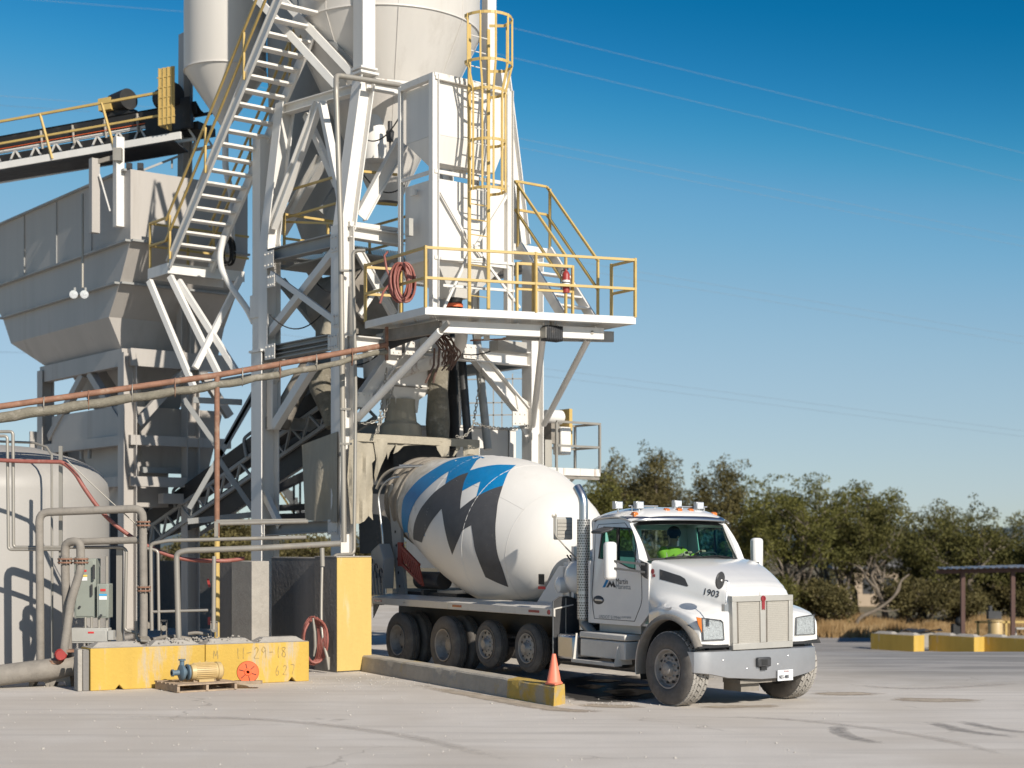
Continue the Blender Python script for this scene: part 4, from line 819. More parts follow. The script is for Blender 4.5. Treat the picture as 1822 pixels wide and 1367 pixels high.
P(decal(TR, bv_d, BLUE, 5, (-6.5, 1.2, 2.7), .005), 'blue_zigzag', M['blue'], drum)
P(decal(TR, bv_d, GRAY, 5, (-6.5, .2, 2.5), .005), 'charcoal_zigzag', M['char'], drum)
# ---- rear end ---------------------------------------------------------
rr = MB()
for b in (.42, 2.02):
    rr.prism([V(-9.25, b, 1.35), V(-8.9, b, 1.35), V(-9.2, b, 3.35), V(-9.5, b, 3.6), V(-9.62, b, 3.4)], (0, .06, 0))
rr.bx(-9.4, -9.2, .4, 2.1, 1.35, 1.5); P(rr, 'drum_post', M['grey'])
rh = MB()
for k in range(7): z = 1.55+k*.27; rh.lathe([(-.004, .001), (-.004, .03), (0, .03)], (-9.13-.045*k, .415, z), (0, 1, 0), 10)
P(rh, 'post_hole', M['black'])
rg = MB(); 
for k in range(8): rg.bar((-8.95+k*.1, .35, 2.36-.05*k), (-8.75+k*.1, .35, 2.0-.06*k), .03, .045)
rg.bar((-9.05, .35, 2.40), (-8.2, .35, 1.98), .05); rg.bar((-8.95, .35, 2.02), (-8.1, .35, 1.62), .05); rg.bx(-9.05, -8.9, .33, .38, 1.95, 2.42); P(rg, 'red_roller_guard', M['redguard'])
hy = MB(); hy.cyl((-8.7, .65, 1.68), (-7.75, .65, 1.68), .17); hy.bx(-8.4, -8.3, .5, .8, 1.3, 1.5); P(hy, 'hydraulic_tank', M['dark'])
pl = MB(); pl.bx(-9.2, -7.2, .6, 1.8, 1.1, 1.45); P(pl, 'rear_subframe', M['dark'])
cr = MB(); a_ = -9.75; cr.prism([V(a_, .1, 2.25), V(a_+.35, .1, 2.4), V(a_+.55, .1, 2.1), V(a_+.5, .1, 1.5), V(a_+.2, .1, 1.6), V(a_-.1, .1, 1.95)], (0, .25, 0)); P(cr, 'chute_pivot', M['grey'], bev=.02)
hk = MB()
for k in range(3):
    x = -9.6+k*.2; z = 2.0-.09*k; hk.tube([V(x+.07*math.cos(t*.6)*(1 if t < 5 else .7), .03, z+.09*math.sin(t*.6)) for t in range(9)]+[V(x+.02, .03, z-.2)], .014, 6)
P(hk, 'chute_hook', M['dark'])
cs = MB()
for k in range(5): cs.bar((-9.68+k*.11, .02+.02*k, 1.9-.05*k), (-9.55+k*.09, .02+.02*k, 1.38), .05, .03)
P(cs, 'folded_chute', M['grey'])
hp = MB(); hp.pipe([V(-9.7, .2, 3.5), V(-9.45, .2, 3.75), V(-9.1, .3, 3.9), V(-8.6, 1.0, 3.95)], .03, 8, bend=.2); hp.pipe([V(-9.4, .25, 1.4), V(-9.45, .2, 2.6), V(-9.65, .2, 3.4), V(-9.4, .3, 3.7), V(-8.7, 1.2, 3.8)], .022, 8, bend=.2); hp.cyl((-9.3, .5, 3.95), (-8.4, 1.9, 3.98), .02); P(hp, 'water_pipe', M['alu'])
# ---------------------------------------------------------------- driver
def skin_body(name, pts, edges, rad, m, root, sub=1, parent=None):
    me = bpy.data.meshes.new(name); me.from_pydata([Vector(p) for p in pts], edges, []); o = bpy.data.objects.new(name, me); COL.objects.link(o)
    md = o.modifiers.new('k', 'SKIN'); sv = me.skin_vertices[0] if me.skin_vertices else None
    if sv is None:
        bpy.context.view_layer.objects.active = o; bpy.ops.mesh.customdata_skin_add(); sv = me.skin_vertices[0]
    for i, r_ in enumerate(rad): sv.data[i].radius = (r_, r_) if not isinstance(r_, tuple) else r_; sv.data[i].use_root = (i == root)
    s_ = o.modifiers.new('s', 'SUBSURF'); s_.levels = sub; s_.render_levels = sub; md.use_smooth_shade = True
    me.materials.append(m)
    if parent is not None: o.parent = parent
    return o
DY = 1.62; hp_ = V(-1.98, DY, 1.72)
pts = [hp_, V(-1.98, DY, 1.92), V(-1.95, DY, 2.10), V(-1.93, DY, 2.20), V(-1.92, DY, 2.28), V(-1.91, DY, 2.37), V(-1.905, DY, 2.45),
       V(-1.95, DY-.19, 2.13), V(-1.80, DY-.24, 1.95), V(-1.58, DY-.14, 2.03), V(-1.52, DY-.09, 2.08),
       V(-1.95, DY+.19, 2.13), V(-1.80, DY+.24, 1.97), V(-1.58, DY+.22, 2.06), V(-1.52, DY+.21, 2.10),
       V(-1.75, DY-.12, 1.68), V(-1.42, DY-.14, 1.68), V(-1.38, DY-.14, 1.30), V(-1.75, DY+.12, 1.68), V(-1.42, DY+.14, 1.68), V(-1.38, DY+.14, 1.30)]
ed = [(0, 1), (1, 2), (2, 3), (3, 4), (4, 5), (5, 6), (2, 7), (7, 8), (8, 9), (9, 10), (2, 11), (11, 12), (12, 13), (13, 14), (0, 15), (15, 16), (16, 17), (0, 18), (18, 19), (19, 20)]
rad = [(.16, .13), (.17, .12), (.16, .11), .06, .07, .098, .08, .075, .055, .042, .032, .075, .055, .042, .032, .09, .07, .05, .09, .07, .05]
person = skin_body('person', [TR.w(p[0], p[1], p[2]+.15) for p in pts], ed, rad, M['skin'], 0, 2)
person['label'] = 'driver in a lime high-visibility vest at the wheel of the mixer truck'; person['category'] = 'person'
ROOTM[person.name] = Matrix()
W = lambda p: TR.w(p[0], p[1], p[2]+.15)
vs_ = MB(); ring = lambda z, rx, ry, cx_: [V(cx_+math.cos(2*math.pi*i/20)*rx, DY+math.sin(2*math.pi*i/20)*ry, z) for i in range(20)]
vs_.grid([[W(p) for p in r_] for r_ in (ring(1.66, .19, .22, -1.98), ring(1.85, .185, .22, -1.98), ring(2.0, .175, .22, -1.96), ring(2.12, .14, .20, -1.95), ring(2.19, .09, .12, -1.94))], close=True); vo = vs_.build('vest', M['hivis'], person)
for y_ in (-1, 1): 
    sl_ = MB().tube([W(V(-1.95, DY+y_*.15, 2.13)), W(V(-1.93, DY+y_*.22, 2.08)), W(V(-1.81, DY+y_*.24, 1.95)), W(V(-1.68, DY+y_*.21, 1.99)), W(V(-1.60, DY+(y_*.18), 2.04))], .07, 14, rs=[.09, .088, .07, .06, .052]); sl_.build('sleeve', M['hivis'], person)
st_ = MB(); st_.grid([[W(p) for p in r_] for r_ in (ring(1.90, .195, .228, -1.98), ring(1.95, .19, .226, -1.975))], close=True); st_.build('reflective_band', M['label_w'], person)
hc = MB(); hc.sphere(W(V(-1.90, DY, 2.42)), .118, 18, (1, 1, .95)); hc.build('cap', M['denim'], person)
fc = MB(); F0 = V(-1.80, DY, 2.36)
fc.sphere(W(F0+V(.01, 0, -.01)), .022, 8); fc.build('nose', M['skin'], person)
ey = MB()
for y_ in (-.035, .035): ey.sphere(W(F0+V(-.005, y_, .025)), .014, 8)
ey.build('eye', M['denim'], person); MB().box(W(F0+V(-.006, 0, -.055)), .05, .012, .01, (TR.Y, TR.X, ZZ)).build('mouth', M['redguard'], person)
er = MB()
for y_ in (-.1, .1): er.sphere(W(V(-1.91, DY+y_, 2.36)), .03, 8, (.6, .6, 1))
er.build('ear', M['skin'], person)
for y_, base in ((-1, V(-1.50, DY-.08, 2.09)), (1, V(-1.50, DY+.20, 2.11))):
    hpts = [base, base+V(.05, 0, .02)]; he = [(0, 1)]; hr = [.030, (.040, .018)]
    for k in range(4):
        i0 = len(hpts); o_ = V(.085, (k-1.5)*.021, .025); hpts += [base+o_, base+o_+V(.035, 0, .002), base+o_+V(.045-.004*abs(k-1.5), 0, -.03)]; he += [(1, i0), (i0, i0+1), (i0+1, i0+2)]; hr += [.011, .0095, .008]
    i0 = len(hpts); hpts += [base+V(.035, -y_*.045, .01), base+V(.065, -y_*.055, -.005)]; he += [(1, i0), (i0, i0+1)]; hr += [.011, .009]
    o = skin_body('hand', [W(p) for p in hpts], he, hr, M['skin'], 0, 1, person)
# ---------------------------------------------------------------- batching tower (T: x = along the far side, y = away to the left)
TA = math.atan2(.62, .785)
T = Frame(-3.39, 31.5, TA)
def rails(par, pts, posts, h=1.08, m=None, r=.024, closed=False, square=True):
    m = m or M['yel']
    for k in (h, h*.52):
        b = MB()
        for p, q in zip(pts[:-1], pts[1:]): b.bar(p+ZZ*k, q+ZZ*k+(q-p).normalized()*r*.9, r*2, r*2)
        b.build('handrail' if k == h else 'mid_rail', m, par)
    for p in posts: MB().bar(p, p+ZZ*(h-.024), r*2, r*2, up=T.X).build('rail_post', m, par)
tw = thing('batching_tower', 'white steel tower of columns, beams and diagonal braces that stands over the loading bay', 'tower', (T.O.x, T.O.y, 0), 0)
def tb(n, p0, p1, w_, h_, up=ZZ, kind='ib', m='white'):
    b = MB(); getattr(b, kind)(p0, p1, w_, h_, up=up); return b.build(n, M[m], tw)
w4 = T.w
for (x, y, wd, zt) in ((0, 0, .34, 8.75), (0, 3.12, .44, 6.5), (4.9, 0, .34, 8.75), (4.9, 3.1, .4, 8.75)):
    tb('column', w4(x, y, 0), w4(x, y, zt), wd, wd, up=T.X)
tb('column', w4(.04, 3.0, 6.56), w4(.04, 3.0, 8.9), .36, .34, up=T.X)
b = MB().box(w4(0, 3.12, 6.53), .52, .52, .05, (T.X, T.Y, ZZ)); b.build('column_cap', M['white'], tw)
b = MB(); b.box(w4(.3, 3.75, 7.9), .34, .34, 6.9, (T.X, T.Y, ZZ)); b.box(w4(.3, 3.75, 7.6), .42, .42, .5, (T.X, T.Y, ZZ)); b.build('box_column', M['white'], tw)
# leaning legs
Nt = T.p(648, 142, y=.25); Lt = T.p(508, 186, x=.3); Rt = T.p(893, 128, y=.25); Bt = w4(4.4, 2.7, 11.9)
for p0, p1, wd in ((w4(0.05, .02, 8.7), Nt, .34), (w4(.04, 3.0, 8.85), Lt, .32), (T.p(930, 436, y=0.), Rt, .26), (w4(4.9, 3.1, 8.7), Bt, .3)): tb('leaning_leg', p0, p1, wd, wd, up=T.X)
b = MB(); b.box(Nt+ZZ*.10, .44, .44, .05, (T.X, T.Y, ZZ)); b.box(Nt+ZZ*.2, .40, .40, .04, (T.X, T.Y, ZZ)); b.build('column_cap', M['white'], tw)
tb('silo_leg', Nt+ZZ*.22, Nt+ZZ*4.0, .36, .30, up=T.X, kind='bar'); q = T.p(870, 140, y=1.0); tb('silo_leg', q-ZZ*1, q+ZZ*4, .22, .24, up=T.X, kind='bar')
# side beams (left face, x = 0)
L0 = lambda px, py: T.p(px, py, x=0.)
def sb(n, a, b_, w_, h_, m='white', kind='ib'): return tb(n, L0(*a), L0(*b_), w_, h_, m=m, kind=kind)
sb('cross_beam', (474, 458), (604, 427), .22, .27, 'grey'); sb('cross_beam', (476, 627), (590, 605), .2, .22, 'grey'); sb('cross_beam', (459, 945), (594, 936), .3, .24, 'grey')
tb('cross_beam', Lt-ZZ*.12, Nt-ZZ*.15, .2, .2)
sb('brace', (478, 597), (596, 447), .14, .16, kind='ch'); 
tb('brace', T.p(482, 487, x=-.14), T.p(602, 575, x=-.14), .05, .13, kind='bar'); sb('brace', (490, 758), (556, 652), .16, .2, kind='bar')
sb('brace', (461, 858), (500, 938), .12, .14, kind='ch'); tb('brace', T.p(458, 870, x=.3), T.p(487, 940, x=.3), .05, .06, kind='bar')
tb('brace', T.p(567, 184, x=.3), T.p(484, 405, x=.05), .16, .2, kind='ib'); tb('brace', T.p(573, 184, x=.3), T.p(607, 352, x=.1), .14, .16, kind='ch')
tb('brace', T.p(573, 283, x=1.2), T.p(500, 412, x=1.0), .2, .26, kind='ib'); tb('brace', T.p(545, 205, x=.6), T.p(600, 330, x=.6), .12, .14, kind='bar')
# bay between the two columns, lower: large leg with a gusset
tb('brace', T.p(500, 655, x=.1), T.p(470, 700, x=.1), .12, .2, kind='ib'); tb('hanger', T.p(487, 672, x=.1), T.p(487, 765, x=.1), .25, .2, up=T.X, kind='ib')
# far bracing seen through the tower
for a, c in (((640, 470), (545, 560)), ((545, 470), (640, 600)), ((500, 500), (590, 610)), ((660, 250), (570, 380))):
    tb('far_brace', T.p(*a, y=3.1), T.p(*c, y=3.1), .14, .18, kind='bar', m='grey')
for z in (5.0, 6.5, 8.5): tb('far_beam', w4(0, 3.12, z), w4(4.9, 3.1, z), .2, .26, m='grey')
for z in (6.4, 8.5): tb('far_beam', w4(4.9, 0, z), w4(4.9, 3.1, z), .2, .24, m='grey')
# long light struts rising to the upper left
for (a, c) in (((452, -8), (598, 152)), ((496, -8), (640, 146))):
    tb('long_strut', at(*a, 33.2), at(*c, 32.2), .09, .15, kind='ch')
tb('long_strut', at(516, -8, 33.4), at(645, 132, 32.4), .07, .09, kind='bar', m='grey')
# front face (y = 0)
F0 = lambda px, py: T.p(px, py, y=0.)
tb('front_beam', w4(.1, 0, 6.42), w4(4.8, 0, 6.42), .25, .3); tb('front_beam', F0(618, 413), F0(714, 428), .25, .24); tb('front_beam', F0(620, 398), F0(706, 410), .12, .08, m='whiterust', kind='bar')
tb('front_beam', T.p(652, 152, y=.2), T.p(714, 163, y=.2), .14, .16); tb('front_beam', T.p(660, 142, y=.2), T.p(760, 152, y=.2), .1, .06, kind='bar', m='whiterust')
tb('front_brace', F0(712, 616), F0(644, 712), .2, .30); tb('front_brace', F0(838, 622), F0(938, 742), .2, .30)
tb('front_brace', F0(638, 448), F0(700, 560), .1, .18, kind='ib'); tb('front_brace', F0(715, 252), F0(642, 386), .16, .26); tb('front_brace', F0(640, 560), F0(700, 470), .06, .08, kind='bar')
tb('front_brace', F0(655, 640), F0(700, 580), .06, .1, kind='bar', m='grey')
for px in (700, 735, 790, 900): tb('stiffener', F0(px, 600), F0(px, 628), .2, .02, up=T.X, kind='bar')
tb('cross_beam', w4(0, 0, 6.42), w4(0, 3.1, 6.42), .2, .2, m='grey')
b = MB(); b.prism([F0(915, 700), F0(965, 735), F0(965, 765), F0(938, 790), F0(925, 760)], T.Y*-.05); b.build('gusset', M['white'], tw)
for px, py, w_, h_ in ((478, 462, .42, .36), (598, 432, .42, .34), (480, 626, .42, .32), (592, 608, .36, .3), (463, 942, .36, .3), (592, 938, .36, .3), (482, 500, .3, .26), (600, 570, .3, .26)):      # bolted gusset plates
    g_ = MB(); c_ = T.p(px, py, x=-.185); g_.box(c_, .014, w_, h_, (T.X, T.Y, ZZ))
    for i in (-1, 0, 1):
        for j in (-1, 1): p_ = c_+T.Y*(i*w_*.33)+ZZ*(j*h_*.33); g_.cyl(p_, p_-T.X*.03, .018, 6)
    g_.build('gusset_plate', M['whiterust'], tw)
for px, py in ((700, 618), (735, 619), (838, 626), (925, 745), (648, 712)):
    g_ = MB(); c_ = T.p(px, py, y=-.17); g_.box(c_, .4, .014, .3, (T.X, T.Y, ZZ))
    for i in (-1, 0, 1):
        for j in (-1, 1): p_ = c_+T.X*(i*.13)+ZZ*(j*.1); g_.cyl(p_, p_-T.Y*.03, .018, 6)
    g_.build('gusset_plate', M['whiterust'], tw)
# upper working deck inside the tower
dk = MB(); dk.add([w4(.1, .1, 8.42), w4(4.8, .1, 8.42), w4(4.8, 3.0, 8.42), w4(.1, 3.0, 8.42)], [(0, 1, 2, 3)]); dk.build('upper_deck', M['grating'], tw)
rails(tw, [w4(.4, 3.0, 8.45), w4(2.6, 3.0, 8.45), w4(2.6, 1.4, 8.45)], [w4(.4, 3.0, 8.45), w4(1.5, 3.0, 8.45), w4(2.6, 3.0, 8.45)])
for py in (305, 359): MB().bar(T.p(641, py, y=.3), T.p(706, py+6, y=.3), .05, .05).build('yellow_rail', M['yel'], tw)
for a, c in (((505, 342), (598, 314)), ((487, 394), (598, 362)), ((505, 395), (600, 398))): MB().bar(T.p(*a, x=.5), T.p(*c, x=.5), .045, .045).build('yellow_rail', M['yel'], tw)
b = MB(); b.prism([w4(.25, .3, 8.30), w4(2.6, .3, 8.30), w4(2.6, 2.9, 8.30), w4(.25, 2.9, 8.30)], ZZ*.03); b.build('deck_plate', M['grey'], tw)  # solid plate below the grating, added also to shade the bins behind
mxr = MB(); mxr.lathe([(-.9, .001), (-.9, .62), (.9, .62), (.9, .001)], w4(1.2, 1.5, 7.55), T.Y, 28); mxr.box(w4(1.2, 1.5, 7.0), 1.0, 1.4, .5, (T.X, T.Y, ZZ)); single(mxr, 'water_batcher', M['dusty'], 'dusty round batching drum lying under the deck inside the tower', 'drum')  # solid body inside the tower, added also to block sun from the bins
b = MB(); b.prism([T.p(468, 905, x=2.0), T.p(468, 745, x=2.0), T.p(560, 655, x=2.0), T.p(610, 655, x=2.0), T.p(610, 790, x=2.0), T.p(530, 800, x=2.0)], T.X*.03); single(b, 'added_dark_panel', M['dark'], 'added dark bulkhead behind the lower conveyor between the two near columns', 'backdrop')  # dark panel added so the bay looks dark instead of open to the sky
# ---------------------------------------------------------------- silos and vessels
def silo(name, label, c, prof, m='silo', n=72, cat='silo', seams=()):
    s = thing(name, label, cat, (c[0], c[1], 0)); MB().lathe(prof, V(c[0], c[1], 0), ZZ, n, ref=V(1, 0, 0)).build('shell', M[m], s)
    for z, r in seams: MB().lathe([(z-.02, r-.01), (z-.014, r+.012), (z+.014, r+.012), (z+.02, r-.01)], V(c[0], c[1], 0), ZZ, n, ref=V(1, 0, 0)).build('seam_ring', M[m], s)
    return s
c0 = at(688, 0, 34.2); big = silo('cement_silo', 'large pale cement silo with a cone bottom resting in the top of the white tower', (c0.x, c0.y), [(9.8, .28), (13.42, 2.02), (13.44, 2.03), (20, 2.03)], seams=((13.43, 2.03),))
vs_ = MB()
for k in range(8):
    an = math.pi*k/4+.2; f_ = lambda r, z: V(c0.x+math.cos(an)*r, c0.y+math.sin(an)*r, z); vs_.tube([f_(2.032, 20), f_(2.032, 13.44)], .008, 4); vs_.tube([f_(2.025, 13.4), f_(.3, 9.85)], .007, 4)
vs_.build('weld_seam', M['silo'], big)
b = MB(); c1 = at(740, 136, 32.9)
for px, py in ((741, 134), (713, 137)): b.sphere(at(px, py, 33.2), .03, 8)
b.build('bolt', M['dark'], big)
c0 = at(401, 0, 37); lf = silo('small_silo', 'slim grey silo left of the stairway, its cone ending in a white drop pipe', (c0.x, c0.y), [(12.2, .10), (13.45, .95), (13.47, .96), (20, .96)], seams=((13.46, .96),))
MB().pipe([V(c0.x, c0.y, 12.3), V(c0.x, c0.y, 11.2), V(c0.x+.15, c0.y, 10.6), V(c0.x+.15, c0.y, 9.2)], .075, 12).build('drop_pipe', M['white'], lf)
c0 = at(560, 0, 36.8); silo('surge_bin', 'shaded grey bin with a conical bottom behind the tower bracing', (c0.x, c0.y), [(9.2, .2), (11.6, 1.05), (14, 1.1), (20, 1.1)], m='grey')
c0 = at(905, 0, 34.6)
# small vessel with pipe
ves = MB(); p = at(667, 246, 33.4); ves.lathe([(-.50, .001), (-.48, .26), (.42, .27), (.46, .24), (.47, .001)], p, ZZ, 24, ref=V(1, 0, 0)); ves.box(p+V(0, -.1, .5), .5, .3, .06)
single(ves, 'surge_vessel', M['white'], 'small white cylinder vessel hanging beside the big silo cone, right of the leaning leg', 'vessel')
dd = MB(); p = at(694, 235, 32.9); dd.lathe([(0, .07), (.2, .09), (.25, .05), (.42, .05)], p-ZZ*.2, ZZ, 12, ref=V(1, 0, 0), caps=(True, True)); dd.cyl(p-ZZ*.5, p-ZZ*.2, .02); single(dd, 'vibrator', M['dark'], 'small dark vibrator hanging under the silo cone, right of the white vessel', 'vibrator')
# ---------------------------------------------------------------- weigh box stack in its post frame
WB = Frame(-1.51, 30.5, TA); ww = WB.w
def frust(x0, x1, y0, y1, z0, X0, X1, Y0, Y1, z1):    # lower then upper rectangle
    lo = [ww(x0, y0, z0), ww(x1, y0, z0), ww(x1, y1, z0), ww(x0, y1, z0)]; hi = [ww(X0, Y0, z1), ww(X1, Y0, z1), ww(X1, Y1, z1), ww(X0, Y1, z1)]
    return MB().grid([lo, hi], close=True).add(lo, [(0, 1, 2, 3)]).add(hi, [(0, 1, 2, 3)])
wf_ = thing('weigh_tower', 'four white posts with thin cross braces that carry the two stacked boxes on the platform', 'steel tower', tuple(WB.O), 0)
zt = 11.5
for (x, y) in ((0, 0), (0, 1.146), (1.84, 0), (1.84, 1.146)): MB().ib(ww(x, y, 6.72), ww(x, y, zt), .13 if (x, y) != (0, 1.146) else .08, .16 if (x, y) != (0, 1.146) else .08, up=T.X, t=.012).build('post', M['whiterust'] if x > 1 else M['white'], wf_)
for (a, c) in (((0, 0), (0, 1.146)), ((0, 0), (1.84, 0)), ((1.84, 0), (1.84, 1.146))):
    for z in (11.5, 9.62, 7.95): MB().bar(ww(*a, z), ww(*c, z), .05, .07).build('girt', M['whiterust'] if z > 11 else M['white'], wf_)
for a, c in (((784, 342), (840, 440)), ((903, 347), (845, 440)), ((845, 440), (925, 548)), ((840, 440), (790, 548)), ((838, 462), (870, 462)), ((784, 460), (915, 470)), ((788, 508), (915, 518))): MB().bar(WB.p(*a, y=-.03), WB.p(*c, y=-.03), .035, .05).build('cross_brace', M['white'], wf_)
ub = thing('upper_weigh_box', 'upper white steel weigh box behind the yellow ladder cage, tapering at its foot', 'box', tuple(ww(.9, .5, 9.7)), 0)
m_ = MB(); a = frust(.09, 1.76, .05, 1.08, 10.36, .09, 1.76, .05, 1.08, 11.40); a.build('box', M['white'], ub); frust(.22, 1.60, .16, .50, 9.84, .09, 1.76, .05, 1.08, 10.355).build('hopper', M['grey'] if 0 else M['white'], ub)
MB().bx(0, 0, 0, 0, 0, 0); rm_ = MB()
rm_.bar(ww(.02, 1.12, 11.44), ww(.02, .02, 11.44), .12, .07); rm_.bar(ww(.02, .02, 11.44), ww(1.82, .02, 11.44), .12, .07); rm_.build('rim', M['whiterust'], ub)
lb_ = thing('lower_weigh_box', 'lower white steel weigh box with a pyramid hopper, standing under the first box', 'box', tuple(ww(.9, .5, 7.2)), 0)
frust(.08, 1.77, .05, 1.10, 7.95, .08, 1.77, .05, 1.10, 9.50).build('box', M['white'], lb_); frust(.70, 1.15, .4, .8, 7.30, .08, 1.77, .05, 1.10, 7.945).build('hopper', M['white'], lb_)
MB().lathe([(0, .14), (.12, .16), (.14, .13), (.3, .15), (.34, .17)], ww(.9, .55, 6.95), ZZ, 20, ref=V(1, 0, 0)).build('rubber_coupling', M['black'], lb_); MB().lathe([(0, .165), (.07, .165)], ww(.9, .55, 7.12), ZZ, 20, ref=V(1, 0, 0)).build('coupling_band', M['orange'], lb_)
hg = MB(); hg.box(WB.p(736, 343, x=-.02), .05, .16, .12, (T.X, T.Y, ZZ)); hg.build('hinge', M['whiterust'], lb_); MB().box(WB.p(728, 405, x=-.12), .1, .14, .34, (T.X, T.Y, ZZ)).build('switch_box', M['boxgrey'], lb_)
rv = MB(); p = WB.p(818, 298, y=.5); rv.lathe([(-.16, .13), (-.06, .13), (-.05, .17), (.0, .17), (.01, .13), (.12, .13), (.13, .16), (.16, .16), (.17, .001)], p, ZZ, 20, ref=V(1, 0, 0)); rvo = single(rv, 'rotary_valve', M['whiterust'], 'rusty round valve between the upper and lower weigh boxes', 'valve')
# ---------------------------------------------------------------- caged ladder
LY = -.20; xa = WB.l(WB.p(835, 420, y=LY)).x; xb = WB.l(WB.p(869, 420, y=LY)).x; xm = (xa+xb)/2
ld = thing('caged_ladder', 'tall yellow ladder with a hooped safety cage that widens at the top', 'ladder', tuple(ww(xm, LY, 6.75)), 0)
for x in (xa, xb): MB().bar(ww(x, LY, 6.75), ww(x, LY, 12.55), .028, .07, up=T.X).build('ladder_rail', M['yel'], ld)
for k in range(19): z = 6.95+k*.30; MB().cyl(ww(xa, LY, z), ww(xb, LY, z), .011, 6).build('rung', M['yel'] if z < 9.2 else M['white'], ld)
def hoop(z, r, y_off=.0):
    pts = [ww(xa-.02, LY, z), ww(xm-r, LY-.18, z)]+[ww(xm-r*math.cos(R(a)), LY-.28-r*math.sin(R(a)), z) for a in range(0, 181, 15)]+[ww(xm+r, LY-.18, z), ww(xb+.02, LY, z)]
    b = MB()
    for k in range(len(pts)-1): b.bar(pts[k], pts[k+1], .012, .055)
    b.build('cage_hoop', M['yel'], ld)
for z, r in ((9.28, .35), (10.22, .35), (11.20, .35), (11.72, .48), (12.62, .48)): hoop(z, r)
for a in (0, 36, 72, 108, 144, 180):
    f = lambda r, z: ww(xm-r*math.cos(R(a)), LY-.28-r*math.sin(R(a)), z); b = MB()
    for p, q in ((f(.35, 9.25), f(.35, 11.2)), (f(.35, 11.2), f(.48, 11.72)), (f(.48, 11.72), f(.48, 12.65))): b.bar(p, q, .01, .045, up=T.X)
    b.build('cage_bar', M['yel'], ld)
# ---------------------------------------------------------------- main access platform
zp = 6.77; A = gr(757, 547, zp); B_ = gr(1130, 565, zp); C_ = gr(650, 573, zp); D_ = A+(B_-A)+(C_-A); eu = (B_-A).normalized(); ev = (C_-A).normalized()
pf = thing('access_platform', 'white cantilevered access platform with yellow guardrails above the truck', 'platform', tuple(A*.5+D_*.5), 0)
MB().add([A-ZZ*.12, B_-ZZ*.12, D_-ZZ*.12, C_-ZZ*.12], [(0, 1, 2, 3)]).build('grating_deck', M['grating'], pf)
for p, q in ((A, B_), (C_, A), (B_, D_)): MB().bar(p-ZZ*.06, q-ZZ*.06+(q-p).normalized()*.01, .02, .14).build('toe_plate', M['white'], pf)
q0 = A+eu*.5+ev*.35-ZZ*.3; q1 = A+eu*3.75+ev*.35-ZZ*.3; q2 = A+eu*.5+ev*2.0-ZZ*.3
MB().ch(q0, q1, .12, .22, side=1).build('platform_beam', M['white'], pf); MB().ch(q0, A+eu*.25+ev*2.0-ZZ*.3, .12, .22, side=-1).build('platform_beam', M['dusty'], pf)
MB().ch(A+eu*2.2+ev*1.1-ZZ*.3, A+eu*4.2+ev*.7-ZZ*.3, .12, .2, side=1).build('platform_beam', M['grey'], pf)
for k in range(5): MB().bar(A+eu*(.5+k*.8)+ev*.5-ZZ*.2, A+eu*(.5+k*.8)+ev*1.9-ZZ*.2, .05, .12).build('joist', M['white'], pf)
i_ = .03
rails(pf, [C_-ZZ*.06, A-ZZ*.06, B_-ZZ*.06, B_+ev*.75-ZZ*.06], [C_, A, A+eu*2.16, B_, B_+ev*.75], h=1.17)
g = MB().bar(B_+ev*.75+ZZ*1.1, B_+ev*.75+ZZ*.0, .05, .05, up=T.X)
# gate leaves
for px0, px1 in ((921, 950), (955, 1021)):
    a0 = A+eu*((px0-757)/373*(B_-A).length)+ev*.10; a1 = A+eu*((px1-757)/373*(B_-A).length)+ev*.10; b = MB()
    for z in (.93, .45): b.bar(a0+ZZ*z, a1+ZZ*z, .04, .05)
    for q in (a0, a1): b.bar(q, q+ZZ*.95, .045, .045, up=T.X)
    b.build('gate', M['yel'], pf)
b = MB(); b.bar(C_+ev*.05+eu*.75+ZZ*.0, C_+ev*.05+eu*.75+ZZ*1.05, .05, .05, up=T.X); b.build('rail_post', M['yel'], pf)
for z in (.55, 1.08): MB().bar(C_+ZZ*z, C_+eu*.75+ev*.05+ZZ*z, .04, .05).build('handrail', M['yel'], pf)
# struts under the platform
for p, q, r in ((at(783, 590, 29.4), at(636, 745, 31.2), .075), (at(1047, 603, 30.7), at(968, 755, 34.0), .065), (at(966, 600, 30.6), at(948, 757, 34.2), .065)):
    MB().cyl(p, q, r, 16).build('strut', M['white'], pf); MB().bar(p, p+(p-q).normalized()*.28, .05, .09).build('strut_end', M['galv'], pf)
# reddish brackets under the deck
for px in (851, 866): MB().box(at(px, 597, 31.3), .12, .1, .16).build('bracket', M['whiterust'], pf)
MB().bar(at(838, 606, 31.2), at(910, 603, 31.8), .06, .03).build('bracket_shelf', M['rust'], pf)
for px, py, w_, h_ in ((904, 618, .75, .22), (780, 615, .7, .3)): MB().box(at(px, py, 32.4), w_, .3, h_, (T.X, T.Y, ZZ)).build('underside_box', M['boxgrey'], pf)
# flood light
fl = thing('flood_light', 'black ribbed floodlight hanging under the right end of the platform', 'light', tuple(at(981, 594, 30.2))); c0 = at(982, 594, 30.2)
b = MB(); b.box(c0, .42, .2, .27, (T.X, T.Y, ZZ)); b.build('housing', M['dark'], fl, bev=.04); b = MB()
for k in range(9): b.box(c0+T.X*(-.18+k*.045), .008, .22, .29, (T.X, T.Y, ZZ))
b.build('fins', M['dark'], fl); MB().bar(c0+ZZ*.12, c0+ZZ*.3, .05, .05, up=T.X).build('bracket', M['galv'], fl); MB().box(c0-T.X*.215, .02, .17, .2, (T.X, T.Y, ZZ)).build('glass', M['galv'], fl)
